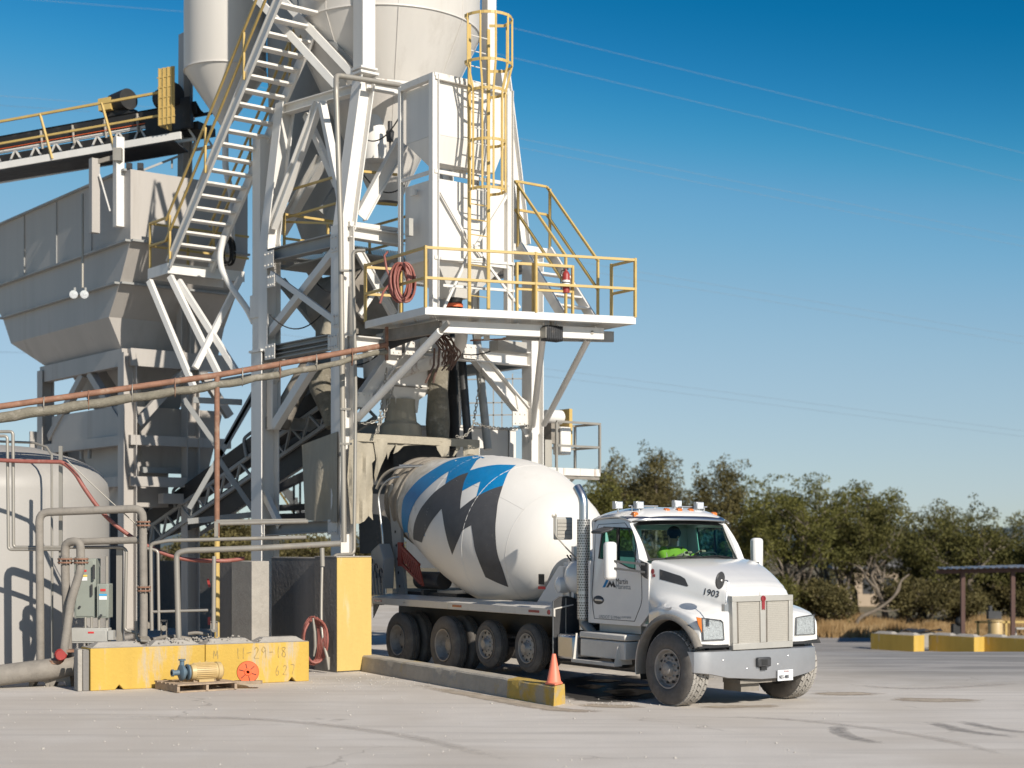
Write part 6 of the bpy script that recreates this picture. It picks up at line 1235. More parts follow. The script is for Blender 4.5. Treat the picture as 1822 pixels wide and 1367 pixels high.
MB().bar(at(168, 290, 37.3), at(211, 278, 37.3), .08, .1).build('support_beam', M['dusty'], uc); MB().bar(at(177, 310, 37.2), at(196, 376, 37.2), .03, .03).build('support_rod', M['white'], uc); MB().box(at(210, 276, 37.2), .2, .2, .3).build('bolt_plate', M['galv'], uc)
# ---------------------------------------------------------------- lower conveyor through the bay
lc = thing('transfer_conveyor', 'lower conveyor with a black belt in a grey truss climbing towards the loading bay', 'conveyor', tuple(T.p(430, 850, x=.9)-ZZ*1))
la = T.p(262, 945, x=.9); lb2 = T.p(600, 706, x=.9); ld_ = (lb2-la).normalized(); LL = (lb2-la).length; lu = T.X.cross(ld_); lu = lu if lu.z > 0 else -lu
def lv_(s, h, d): return la+ld_*s+lu*h+T.X*d
for d in (0, .9):
    for h in (-.42, .05): MB().bar(lv_(0, h, d), lv_(LL, h, d), .07, .08).build('truss_chord', M['grey'], lc)
    n = int(LL/.8)
    for k in range(n): s = k*.8; b = MB(); b.bar(lv_(s, -.42, d), lv_(s+.4, .05, d), .05, .05); b.bar(lv_(s+.4, .05, d), lv_(s+.8, -.42, d), .05, .05); b.build('truss_web', M['grey'], lc)
MB().grid([[lv_(s, h, d) for d, h in ((-.05, .42), (.2, .22), (.45, .18), (.7, .22), (.95, .42))] for s in (0, LL+.6)]).build('belt', M['black'], lc); MB().prism([lv_(0, .12, -.02), lv_(LL+.6, .12, -.02), lv_(LL+.6, .44, -.05), lv_(0, .44, -.05)], T.X*.02).build('skirt_board', M['black'], lc)
MB().prism([lv_(0, -.30, .05), lv_(LL, -.30, .05), lv_(LL, -.9, .05), lv_(LL*.4, -.9, .05)], T.X*.02).build('dark_fill_sheet', M['black'], lc)  # black sheet added to darken the space below the belt
for s in (1.8, 5.6): b = MB(); b.pipe([lv_(s, .05, -.05), lv_(s, .5, -.06), lv_(s+.2, .62, .1), lv_(s+.2, .62, .8)], .04, 8); b.build('belt_bracket', M['grey'], lc)
# thin braces around the conveyor
bd_ = thing('bay_bracing', 'pair of thin grey crossing braces between the bin leg and the tower column', 'bracing', tuple(at(400, 800, 36)))
for a, c in (((327, 710), (398, 812)), ((455, 700), (337, 905)), ((388, 815), (455, 915)), ((470, 665), (400, 790))): MB().bar(at(*a, 35.6), at(*c, 35.6), .06, .11).build('brace', M['grey'], bd_)
for a, c in (((335, 928), (450, 916)), ((340, 690), (450, 670)), ((345, 712), (430, 716))): MB().bar(at(*a, 36.3), at(*c, 36.3), .12, .13).build('tie_beam', M['grey'], bd_)
bp = thing('bin_back_panel', 'grey sheet-steel panel closing the back of the bin frame between its rear legs', 'panel', tuple(bw(1.6, 6.4, 0)))
MB().box(bw(1.6, 6.5, 2.75), 3.0, .06, 5.3, (T.X, T.Y, ZZ)).build('sheet', M['bin'], bp)
for k in range(4): MB().bar(bw(.3+k*.85, 6.42, .1), bw(.3+k*.85, 6.42, 5.4), .08, .08, up=T.X).build('rib', M['grey'], bp)
md = MB(); md.bar(bw(.5, 5.6, 5.3), bw(.5, 1.4, 5.3), .3, .9); single(md, 'gate_girder', M['bin'], 'deep grey girder under the bin along its shaded left side', 'girder')
fs = thing('far_stair', 'small yellow-railed stair glimpsed behind the canvas sheet', 'stairs', tuple(at(520, 925, 42)))
MB().bar(at(500, 862, 42), at(545, 925, 42), .06, .2).build('stringer', M['grey'], fs)
for k in range(5): MB().bar(at(497+k*9, 868+k*12, 42), at(512+k*9, 868+k*12, 42), .04, .2).build('tread', M['grey'], fs)
MB().bar(at(486, 858, 41.8), at(522, 912, 41.8), .05, .05).build('handrail', M['yel'], fs)
fb = thing('steel_rack', 'dark steel frame of uprights and a slanting beam behind the lower conveyor', 'steel rack', tuple(at(530, 930, 40)))
for px in (523, 534, 575): MB().bar(at(px, 846, 40), at(px, 925, 40), .05, .05, up=V(1, 0, 0)).build('upright', M['dark'], fb)
for a, c, w_ in (((478, 878), (592, 822), .22), ((478, 905), (592, 900), .16), ((480, 922), (595, 918), .2), ((565, 800), (590, 850), .08)): MB().bar(at(*a, 40), at(*c, 40), w_, w_).build('slanting_beam', M['dark'], fb)
bk = thing('added_dark_backing', 'added dark bulkhead deep under the bins', 'backdrop', tuple(bw(1.5, 5.6, 0)))  # dark sheet added to darken the space under the bins
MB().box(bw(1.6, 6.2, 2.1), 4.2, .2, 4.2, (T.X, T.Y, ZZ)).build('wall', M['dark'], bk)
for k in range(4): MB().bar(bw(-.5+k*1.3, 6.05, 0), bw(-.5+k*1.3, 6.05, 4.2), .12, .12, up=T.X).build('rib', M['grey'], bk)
bw_ = thing('added_bay_wall', 'low dark concrete wall added on the far side of the loading bay behind the wheels', 'wall', tuple(TR.w(-7.6, 3.5, 0)))  # added to keep the view beneath the truck dark, covering lit ground
MB().box(TR.w(-7.7, 3.5, .4), 8.6, .4, .8, (TR.X, TR.Y, ZZ)).build('wall', M['concdark'], bw_); MB().box(TR.w(-7.7, 3.5, .815), 8.62, .42, .03, (TR.X, TR.Y, ZZ)).build('dusty_top', M['conc'], bw_)
pa, pb2 = at(285, 0, 45), at(640, 0, 43); pa.z = pb2.z = .95
yw_ = thing('added_yard_wall', 'long dark concrete wall added across the yard behind the tower foot', 'wall', tuple((pa+pb2)/2-ZZ*.95)); MB().bar(pa, pb2, .4, 1.9).build('wall', M['concdark'], yw_)  # added dark wall that covers sunlit ground behind the tower foot
# ---------------------------------------------------------------- wrapped hose line over the yard
hl = thing('overhead_hose_line', 'rusty overhead pipe carrying a wrapped grey hose bundle across the yard to the tower', 'pipeline', tuple(gr(386, 1150)))
P0, P1, P2 = at(-30, 728, 27.2), at(386, 668, 28.8), at(688, 614, 30.6); P00 = P0+(P0-P1)*1.0
MB().tube([P00, P1, P2], .055, 12).build('carrier_pipe', M['rust'], hl)
def lowp(P, dy): return P-ZZ*dy
mid = [P00.lerp(P1, i/32) for i in range(33)]+[P1.lerp(P2, i/14) for i in range(1, 15)]
MB().tube([p-ZZ*(.17+.03*abs(math.sin(i*math.pi/3.2))-(.06 if i > 42 else 0)) for i, p in enumerate(mid)], .085, 14, rs=[(.098-.0016*max(0, i-16))*(1+.06*math.sin(i*2.1)) for i in range(len(mid))]).build('wrapped_hose', M['wrap'], hl)
for i in (2, 6, 10, 14, 17, 20, 23, 26, 29, 34, 37, 40, 43): p = mid[i]-ZZ*.09; b = MB(); b.tube([p+V(math.cos(a)*.02, math.cos(a)*-.09, math.sin(a)*.17-.02) for a in [2*math.pi*j/12 for j in range(13)]], .010, 6); b.build('tie_band', M['rust'] if i % 2 else M['galv'], hl)
pb = gr(388, 1158); pt = P1; b = MB().cyl(V(P1.x, P1.y, 0), V(P1.x, P1.y, HH-(955-HY)/FX*P1.y), .052, 12); b.build('post_base', M['yel'], hl); MB().cyl(V(P1.x, P1.y, HH-(955-HY)/FX*P1.y), P1, .05, 12).build('post', M['rust'], hl)
MB().bar(P2+ZZ*.35, P2-ZZ*.30, .05, .05, up=T.X).build('hanger', M['rust'], hl)
# ---------------------------------------------------------------- water tank
tk_ = thing('water_tank', 'big round off-white water tank with a domed shoulder at the left edge', 'tank', (-10.0, 30.0, 0))
MB().lathe([(0, 2.25), (3.38, 2.25), (3.56, 2.22), (3.72, 2.12), (3.88, 1.93), (4.03, 1.6), (4.22, .9), (4.30, .001)], V(-10, 30, 0), ZZ, 96, ref=V(1, 0, 0)).build('shell', M['tank'], tk_)
b = MB().tube([at(-20, 785, 28.4), at(60, 788, 28.2), at(83, 796, 28.0), at(92, 810, 27.9), at(93, 1180, 27.85)], .022, 8); b.build('sight_tube', M['galv'], tk_)
# ---------------------------------------------------------------- pipes
def pipe(pts, r, m, name, label, fl=(), bend=None, cat='pipe'):
    t = thing(name, label, cat, tuple(V(pts[-1].x, pts[-1].y, min(p.z for p in pts)))); MB().pipe(pts, r, 16, bend=bend).build('pipe_run', M[m], t)
    for c, ax in fl:
        for o_ in (-.03, .03): MB().lathe([(-.012, .001), (-.012, r*1.75), (.012, r*1.75), (.012, .001)], c+Vector(ax)*o_, ax, 20).build('flange', M['rust'], t)
        b = MB(); _, s1, s2_ = perp(Vector(ax), V(.3, 1, .1))
        for k in range(8): an = math.pi*k/4; p = c+(s1*math.cos(an)+s2_*math.sin(an))*r*1.5; b.cyl(p-Vector(ax)*.06, p+Vector(ax)*.06, .010, 6)
        b.build('flange_bolts', M['dusty'], t)
    return t
Q = lambda px, py, Y=26.6: at(px, py, Y)
pipe([Q(-420, 1240, 25.2), Q(-30, 1206, 26.0), Q(60, 1194, 26.2), Q(142, 1184, 26.5)], .175, 'dusty', 'ground_pipe', 'fat dusty pipe lying on low supports at the lower left')
for px, lb_l in ((70, 'left'), (107, 'right')):
    c0 = gr(px, 1222); b = MB(); b.prism([c0+V(-.18, 0, 0), c0+V(-.12, 0, 0), c0+V(-.08, 0, .08), c0+V(.08, 0, .08), c0+V(.12, 0, 0), c0+V(.18, 0, 0), c0+V(.16, 0, .2), c0+V(-.16, 0, .2)], V(0, .25, 0)); single(b, 'pipe_support', M['dusty'], lb_l+' low concrete saddle under the fat ground pipe', 'support', 'saddles under the ground pipe')
pipe([Q(72, 1190), Q(70, 912), Q(254, 905), Q(256, 1095), Q(255, 1132)], .068, 'dusty', 'riser_pipe', 'tall dusty pipe arch rising over the electrical cabinets', fl=((Q(255, 932), (0, 0, 1)), (Q(256, 1048), (0, 0, 1))), bend=.16)
pipe([Q(122, 1190, 26.5), Q(117, 1040, 26.5), Q(116, 1020, 26.5), Q(116, 965, 26.5), Q(143, 963, 26.45), Q(144, 1012, 26.4), Q(126, 1070, 26.3), Q(113, 1165, 26.2)], .072, 'dusty', 'gooseneck_pipe', 'dusty gooseneck pipe bending back down in front of the green-grey cabinet', fl=((Q(144, 998, 26.42), (0, 0, 1)), (Q(116, 998, 26.5), (0, 0, 1))), bend=.14)
pipe([Q(140, 964, 26.7), Q(250, 961, 26.7)], .06, 'dusty', 'cross_pipe', 'short level pipe joining the gooseneck to the tall pipe arch')
rv = MB(); rv.lathe([(-.1, .001), (-.1, .085), (-.05, .10), (.06, .10), (.08, .08), (.14, .08), (.14, .001)], Q(108, 1165, 26.2), V(.3, -1, 0), 20); vo_ = single(rv, 'red_valve', M['redvalve'], 'round red valve at the foot of the gooseneck pipe', 'valve')
rv = MB(); rv.lathe([(-.03, .13), (.03, .13)], Q(100, 1178, 26.3), ZZ, 18, caps=(True, True)); rv.lathe([(-.03, .12), (.03, .12)], Q(66, 1180, 26.4), ZZ, 18, caps=(True, True)); rv.lathe([(-.02, .14), (.02, .14)], Q(122, 1158, 26.3), ZZ, 18, caps=(True, True)); single(rv, 'pipe_flange', M['rust'], 'row of rusty flanges along the top of the ground pipe', 'flanges')
C_l = lambda l, Y=26.9: [Q(x, y, Y) for x, y in l]
for l, r, lbl in ((((-20, 769), (23, 768), (24, 974), (218, 974), (225, 980), (222, 1122), (252, 1128)), .028, 'pale conduit that drops past the tank and runs right at cabinet-top height'),
                  (((-20, 776), (13, 776), (15, 978), (120, 978)), .026, 'thinner pale conduit just left of the first, across the tank'),
                  (((270, 1122), (268, 968), (300, 962), (545, 956)), .032, 'pale pipe rail running right towards the yellow wall, upper one'),
                  (((283, 1122), (281, 980), (262, 976)), .026, 'short pale upright beside the tall pipe arch'),
                  (((318, 1142), (314, 985), (330, 980), (470, 975), (606, 967)), .05, 'thick pale pipe bending level from behind the yellow blocks to the near column'),
                  (((380, 1120), (381, 990)), .036, 'pale upright under the thick level pipe'),
                  (((268, 1089), (370, 1086)), .024, 'short level pipe between the uprights behind the blocks'),
                  (((392, 932), (548, 928)), .034, 'top pale pipe rail in front of the tower foot'),
                  (((573, 975), (574, 1008)), .04, 'short pipe stub with a tap above the hose'),
                  (((242, 1105), (243, 1140), (268, 1142)), .03, 'little bent pipe at the foot of the tall pipe arch')):
    pipe(C_l(l), r, 'galv', 'conduit', lbl, cat='conduit')
ss = MB(); ss.box(Q(108, 895, 26.95), .06, .04, 1.95)
so_ = single(ss, 'slotted_strut', M['galv'], 'upright slotted strut that holds the red hose in front of the tank', 'strut')
ss = MB(); ss.box(Q(213, 1060, 27), .10, .07, 1.7); single(ss, 'strut_post', M['galv'], 'square post right of the electrical cabinets', 'post')
b = MB(); b.bar(Q(385, 928, 27.3), Q(385, 962, 27.3), .05, .06, up=V(1, 0, 0)); b.bar(Q(385, 928, 27.3), Q(545, 926, 27.3), .02, .06); single(b, 'rail_bracket', M['galv'], 'angle bracket holding the pale rails beside the rusty post', 'bracket')
hs_ = MB(); hs_.tube(cat_rom([Q(-20, 818, 26.8), Q(40, 821, 26.8), Q(95, 822, 26.8), Q(112, 824, 26.8), Q(133, 842, 26.8), Q(152, 872, 26.8), Q(182, 912, 26.85), Q(215, 942, 26.9), Q(255, 968, 27.0), Q(300, 988, 27.2), Q(345, 997, 27.4), Q(400, 998, 27.6), Q(434, 994, 27.8)], 4), .036, 10)
single(hs_, 'long_red_hose', M['redhose'], 'long faded red hose swooping from the tank down to the pipe rails', 'hose')
ca = MB(); ca.tube(sag(Q(118, 818, 26.7), Q(262, 950, 26.7), .02, 8), .010, 5); single(ca, 'guy_wire', M['galv'], 'thin wire stretched beside the red hose', 'wire')
# electrical cabinets
def cabinet(name, px0, py0, px1, py1, Y, dpt, m, label, stickers=()):
    a, c = at(px0, py0, Y), at(px1, py1, Y); t = thing(name, label, 'cabinet', ((a.x+c.x)/2, Y, c.z)); MB().bx(a.x, c.x, Y, Y+dpt, c.z, a.z).build('body', M[m], t, bev=.012)
    MB().bx(a.x+.03, c.x-.03, Y-.012, Y, c.z+.03, a.z-.03).build('door', M[m], t, bev=.006)
    for (x, y, w_, h_, mm) in stickers: p = at(x, y, Y); MB().bx(p.x, p.x+w_, Y-.018, Y-.013, p.z-h_, p.z).build('sticker', M[mm], t)
    return t
c1 = cabinet('electrical_cabinet', 132, 994, 170, 1100, 26.9, .35, 'cabinet', 'tall green-grey electrical cabinet with warning stickers behind the gooseneck pipe', ((145, 1014, .09, .035, 'label_r'), (143, 1023, .12, .03, 'label_y'), (143, 1027, .12, .06, 'label_w')))
MB().bar(at(163, 1040, 26.85), at(163, 1060, 26.85), .02, .03, up=V(1, 0, 0)).build('handle', M['dark'], c1); MB().box(at(167, 1018, 26.83), .03, .04, .25).build('disconnect_lever', M['dark'], c1); MB().lathe([(0, .02), (.02, .02)], at(142, 1080, 26.87), V(0, -1, 0), 10, caps=(True, True)).build('lock', M['dark'], c1)
c2 = cabinet('electrical_cabinet', 172, 1039, 193, 1100, 26.8, .3, 'cabinet', 'narrow green-grey electrical box with a blue sticker right of the tall cabinet', ((179, 1048, .09, .04, 'label_r'), (177, 1057, .13, .03, 'label_b'), (177, 1061, .13, .06, 'label_w')))
MB().lathe([(0, .02), (.03, .02)], at(180, 1095, 26.77), V(0, -1, 0), 10, caps=(True, True)).build('lock', M['dark'], c2)
c3 = cabinet('junction_box', 124, 1118, 192, 1145, 26.75, .25, 'boxgrey', 'wide low grey junction box below the two electrical cabinets', ((157, 1124, .10, .03, 'label_r'),))
b = MB()
for px in (152, 163, 176): b.cyl(at(px, 1098, 26.85), at(px, 1120, 26.85), .022, 8); b.cyl(at(px+2, 1143, 26.85), at(px+2, 1178, 26.85), .02, 8)
b.cyl(at(190, 990, 26.9), at(190, 1160, 26.9), .02, 8); single(b, 'cabinet_conduit', M['galv'], 'short steel conduits joining the cabinets and the junction box', 'conduits')
b = MB(); b.box(at(199, 1130, 26.8), .09, .15, .16); single(b, 'outlet_box', M['boxgrey'], 'small outlet box on the right side of the junction box', 'box')
MB()
# pump clutter behind the blocks
cl_ = thing('pump_valves', 'dusty valves and small fittings poking up behind the yellow blocks', 'valves', tuple(Q(290, 1135, 27.2)))
b = MB()
for px, py in ((287, 1118), (376, 1120)): b.box(Q(px, py, 27.2), .02, .05, .26); b.box(Q(px+10, py, 27.2), .02, .05, .26); b.box(Q(px+5, py-13, 27.2), .12, .05, .03); b.lathe([(-.02, .05), (.02, .05)], Q(px+5, py, 27.1), V(0, -1, 0), 12, caps=(True, True))
b.build('valve_frame', M['galv'], cl_)
b = MB(); b.pipe(C_l(((242, 1128), (268, 1140), (300, 1132), (340, 1138)), 27.2), .04, 10); b.pipe(C_l(((335, 1128), (350, 1126), (372, 1130)), 27.2), .03, 8); b.lathe([(-.06, .08), (.06, .08)], Q(262, 1112, 27.2), ZZ, 14, caps=(True, True)); b.lathe([(-.03, .09), (.03, .09)], Q(258, 1140, 27.0), V(0, 1, 0), 14, caps=(True, True)); b.build('fitting', M['dusty'], cl_)
MB().bar(Q(372, 1098, 27.1), Q(372, 1112, 27.1), .03, .04, up=V(1, 0, 0)).build('red_handle', M['redvalve'], cl_); MB().bar(Q(370, 1030, 27.9), Q(373, 1045, 27.9), .03, .04, up=V(1, 0, 0)).build('red_handle', M['redvalve'], cl_)
# ---------------------------------------------------------------- concrete blocks with faded numbers
def jersey(name, a, c, h, d, label, m='yelblock', knobs=2, mt='conc', notch=(.28, .74)):
    a, c = Vector(a), Vector(c); u = (c-a).normalized(); L = (c-a).length; n = V(-u.y, u.x, 0); t = thing(name, label, 'concrete block', tuple((a+c)/2+n*d/2))
    pr = [a]; 
    for k in notch: q = a+u*L*k; pr += [q-u*.07, q+ZZ*.085, q+u*.07]
    pr += [c, c+ZZ*h, a+ZZ*h]; MB().prism(pr, n*d).build('body', M[m], t, bev=.012)
    b = MB(); b.prism([a+n*.004+ZZ*(h+.002)+u*.01, c+n*.004+ZZ*(h+.002)-u*.01, c+n*(d-.004)+ZZ*(h+.002)-u*.01, a+n*(d-.004)+ZZ*(h+.002)+u*.01], ZZ*.006); b.build('dusty_top', M[mt], t)
    for k in range(knobs):
        s = L*(k+.5)/knobs; lo = [a+u*(s+i)+n*(d*.5+j)+ZZ*(h+.008) for i, j in ((-.42, -.2), (.42, -.2), (.42, .2), (-.42, .2))]; hi = [a+u*(s+i)+n*(d*.5+j)+ZZ*(h+.085) for i, j in ((-.30, -.1), (.30, -.1), (.30, .1), (-.30, .1))]
        MB().grid([lo, hi], close=True).add(hi, [(0, 1, 2, 3)]).build('key', M[mt], t)
    return t, u, n
g0, g1 = gr(161, 1230), gr(550, 1212); gm = g0.lerp(g1, .5)
gm = min((g0.lerp(g1, i/400) for i in range(401)), key=lambda p: abs(CX+FX*p.x/p.y-365))
j1, ju, jn = jersey('yellow_block', g0, gm-(g1-g0).normalized()*.006, .69, .6, 'long yellow concrete block at the left, plain front, behind the wooden pallet', notch=(.245,))
j2, _, _ = jersey('yellow_block', gm+(g1-g0).normalized()*.006, g1, .69, .6, 'yellow concrete block with M 11-29-18 scratched on its face', notch=(.83,))
jersey('grey_block', g0-ju*.20+jn*.02, g0-ju*.125+jn*.02, .68, .25, 'narrow grey concrete block standing left of the yellow blocks', m='conc', knobs=0, notch=())
jersey('grey_block', g0-ju*.115+jn*.04, g0-ju*.01+jn*.04, .66, .25, 'dark grey slab squeezed between the grey and yellow blocks', m='concdark', knobs=0, notch=())
scr = mat('scratched_marks', (.30, .22, .09), .9)
def onface(px, py): # point on the front face of the yellow blocks
    n = jn; C = V(0, 0, HH); d = V((px-CX)/FX, 1, -(py-HY)/FX); t = (g0-C).dot(n)/d.dot(n); return C+d*t-n*.003
GL = {'M': [[(0, 0), (.1, 1), (.45, .35), (.8, 1), (.95, 0)]], '1': [[(.3, 1), (.25, .5), (.3, 0)]], '-': [[(0, .5), (.6, .55)]], '2': [[(0, .8), (.3, 1), (.6, .75), (.3, .35), (0, .05), (.7, 0)]], '9': [[(.6, .75), (.3, 1), (.05, .75), (.3, .5), (.6, .75), (.55, 0)]], '8': [[(.5, .9), (.1, .85), (.15, .6), (.6, .35), (.45, .02), (.05, .15), (.2, .5), (.55, .75), (.5, .9)]], 'Z': [[(0, .9), (.8, 1), (.1, .05), (.9, 0)]], '6': [[(.5, 1), (.1, .5), (.15, .05), (.5, .1), (.5, .45), (.12, .4)]], '7': [[(0, 1), (.6, .95), (.25, 0)]]}
rnd = random.Random(12)
def scrawl(txt, px, py, h, adv):
    o = onface(px, py); x = 0
    for ch in txt:
        b = MB()
        for st in GL.get(ch, []):
            pts = cat_rom([V(p[0]+rnd.gauss(0, .02), p[1]+rnd.gauss(0, .02), 0) for p in st], 3); q = [o+ju*(x+p.x*h*.62)+ZZ*(p.y*h) for p in pts]
            for k in range(len(q)-1): b.bar(q[k], q[k+1]+(q[k+1]-q[k]).normalized()*.002, .004, .009+.004*math.sin(k*1.3), up=ZZ if abs((q[k+1]-q[k]).normalized().z) < .7 else ju)
        if b.v: b.build('scratched_mark', scr, j2)
        x += adv*(.7 if ch in '1' else 1)
scrawl('M', 380, 1172, .13, .2); scrawl('11-29-18', 420, 1173, .19, .135); scrawl('Z', 447, 1203, .19, .2); scrawl('627', 490, 1202, .17, .14)
rb_ = MB(); rnd = random.Random(9)
for k in range(160): p = gm+ju*rnd.gauss(-.1, .5)+jn*(.3+rnd.uniform(-.2, .2))+ZZ*(.70+.10*rnd.random()); rb_.sphere(p, rnd.uniform(.01, .03), 6, (1, 1, .7))
q = rb_.build('gravel_heap', M['conc']); q['kind'] = 'stuff'; q['label'] = 'spilled grit heaped on top of the yellow blocks'
# pallet, motor, orange coupling
PF = Frame(gr(366, 1230).x, gr(366, 1230).y, math.atan2(ju.y, ju.x)+.10); pw = PF.w
pal = thing('wooden_pallet', 'weathered wooden pallet in front of the yellow blocks', 'pallet', tuple(pw(0, .3, 0)))
for x in (-.50, 0, .50): MB().box(pw(x, .38, .065), .045, .9, .10, (PF.X, PF.Y, ZZ)).build('stringer', M['wood'], pal)
for k in range(6): MB().box(pw(0, -.03+k*.165, .128), 1.05, .12, .022, (PF.X, PF.Y, ZZ)).build('deck_board', M['wood'], pal)
for k in range(3): MB().box(pw(0, 0+k*.38, .012), 1.05, .10, .02, (PF.X, PF.Y, ZZ)).build('bottom_board', M['wood'], pal)
mt = thing('electric_motor', 'tan ribbed electric motor with a blue-grey pump end lying on the pallet', 'motor', tuple(pw(-.2, .2, .14)))
mc = pw(.08, .25, .30); MX = PF.X
b = MB().lathe([(-.33, .10), (-.31, .155), (-.24, .175), (.26, .175), (.27, .195), (.36, .19), (.40, .14), (.41, .001)], mc, MX, 40, caps=(True, False)); b.scl(mc, .78).build('body', M['motor'], mt)
b = MB(); _, s1, s2_ = perp(MX, ZZ)
for k in range(28): an = 2*math.pi*k/28; u = s1*math.cos(an)+s2_*math.sin(an); b.box(mc+u*.182, .44, .007, .022, (MX, u.cross(MX), u))
b.scl(mc, .78).build('cooling_fins', M['motor'], mt); MB().box(mc-ZZ*.18, .34, .3, .05, (MX, PF.Y, ZZ)).scl(mc, .78).build('foot', M['motor'], mt); MB().box(pw(.08, .25, .15), .4, .09, .03, (MX, PF.Y, ZZ)).build('skid', M['wood'], mt)
b = MB().lathe([(-.40, .12), (-.385, .17), (-.35, .17), (-.34, .12), (-.45, .05), (-.46, .16), (-.52, .17), (-.55, .12), (-.56, .06), (-.68, .055), (-.68, .075), (-.72, .075), (-.72, .04)], mc, MX, 30); b.cyl(mc-MX*.49+ZZ*.1, mc-MX*.49+ZZ*.28, .05, 12); b.cyl(mc-MX*.49+ZZ*.25, mc-MX*.49+ZZ*.28, .075, 14); b.scl(mc, .78).build('pump_end', M['bluegrey'], mt)
b = MB()
for k in (-.1, .05): b.tube([mc+MX*(k+.03*math.sin(j*.7))+ZZ*(.19+.03*math.sin(j*.5)) for j in range(7)], .004, 5)
b.scl(mc, .78).build('wire_tail', M['motor'], mt)
oc = thing('orange_coupling', 'round orange flywheel cover with slots standing right of the tan motor', 'machine part', tuple(at(441, 1215, 25.9)))
occ = at(441, 1196, 26.0); OD = V(.15, -1, 0).normalized(); b = MB().lathe([(-.22, .001), (-.22, .15), (-.06, .178), (.0, .184), (.03, .172), (.035, .06), (.05, .05), (.05, .03), (.0, .02)], occ, OD, 40); b.build('cover', M['orange'], oc); b = MB(); _, s1, s2_ = perp(OD, ZZ)
for k in range(6): an = math.pi*k/3+.3; u = s1*math.cos(an)+s2_*math.sin(an); b.box(occ+u*.105+OD*.036, .08, .010, .006, (u, u.cross(OD), OD))
b.build('slots', M['black'], oc); MB().box(at(441, 1214, 26.0), .46, .16, .05).build('wooden_block', M['wood'], oc); MB().lathe([(-.3, .09), (-.2, .12)], occ, OD, 20, caps=(True, True)).build('hub', M['motor'], oc)
# ---------------------------------------------------------------- concrete walls
yw0 = gr(599, 1197); yw1 = at(660, 0, 0); fw = Frame(yw0.x, yw0.y, TA)
w1 = fw.l(fw.p(660, 1190, y=0)).x; d1 = fw.l(fw.p(560, 1190, x=0)).y; zt_ = fw.p(600, 992, y=0).z
cw = thing('yellow_wall_end', 'tall faded yellow end face of a dark concrete wall beside the truck', 'wall', tuple(fw.w(w1/2, .5, 0)))
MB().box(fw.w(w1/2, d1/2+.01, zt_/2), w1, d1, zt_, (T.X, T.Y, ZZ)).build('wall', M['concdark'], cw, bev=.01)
MB().box(fw.w(w1/2, -.006, zt_/2+.01), w1-.0, .02, zt_-.03, (T.X, T.Y, ZZ)).build('yellow_face', M['yelpillar'], cw); MB().box(fw.w(w1/2, d1/2, zt_+.012), w1+.01, d1, .02, (T.X, T.Y, ZZ)).build('dusty_top', M['conc'], cw)
d2 = fw.l(fw.p(484, 1140, x=.1)).y; zt2 = zt_-.03
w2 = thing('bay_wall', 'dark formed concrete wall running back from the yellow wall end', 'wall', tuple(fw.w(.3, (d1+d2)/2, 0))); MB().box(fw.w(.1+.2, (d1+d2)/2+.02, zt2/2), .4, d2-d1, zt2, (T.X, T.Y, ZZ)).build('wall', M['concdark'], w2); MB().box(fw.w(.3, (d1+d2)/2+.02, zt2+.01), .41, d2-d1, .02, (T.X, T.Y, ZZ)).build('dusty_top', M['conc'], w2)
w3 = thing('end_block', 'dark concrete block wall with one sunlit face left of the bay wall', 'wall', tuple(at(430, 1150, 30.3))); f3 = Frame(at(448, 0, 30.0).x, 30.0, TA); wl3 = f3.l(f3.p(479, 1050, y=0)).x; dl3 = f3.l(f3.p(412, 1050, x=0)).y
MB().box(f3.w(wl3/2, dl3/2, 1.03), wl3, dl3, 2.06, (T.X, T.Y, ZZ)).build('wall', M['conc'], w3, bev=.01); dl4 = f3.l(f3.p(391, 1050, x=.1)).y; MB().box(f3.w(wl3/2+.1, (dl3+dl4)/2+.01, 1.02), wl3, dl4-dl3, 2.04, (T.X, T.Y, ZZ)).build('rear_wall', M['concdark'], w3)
# red hose loops with nozzle at the wall
hl2 = []
for k in range(7):
    c0 = at(553+1.5*k, 1140, 29.3-.02*k); n_ = 24
    hl2 += [c0+V(math.cos(2*math.pi*j/n_+1.57)*(.15+.012*k), .05*math.sin(j), math.sin(2*math.pi*j/n_+1.57)*(.42+.02*math.sin(k*2))) for j in range(n_)]
single(MB().tube(hl2, .023, 8), 'wall_hose_loops', M['redhose'], 'loops of red hose hung on the dark bay wall behind the yellow block', 'hose')
b = MB(); b.tube([at(557, 1100, 29.1), at(560, 1125, 29.1), at(561, 1150, 29.1), at(558, 1168, 29.1)], .028, 10, rs=[.018, .03, .03, .014]); single(b, 'hose_nozzle', M['galv'], 'pale nozzle hanging among the red hose loops', 'nozzle')
b = MB(); b.tube(cat_rom([at(573, 1010, 29.5), at(572, 1060, 29.4), at(572, 1110, 29.3), at(576, 1145, 29.2), at(583, 1172, 29.1)], 4), .030, 10); b.tube([at(583, 1170, 29.1), at(585, 1192, 29.05)], .04, 8, rs=[.045, .02]); single(b, 'grey_hose', M['galv'], 'straight grey hose with a metal end hanging in front of the wall', 'hose')
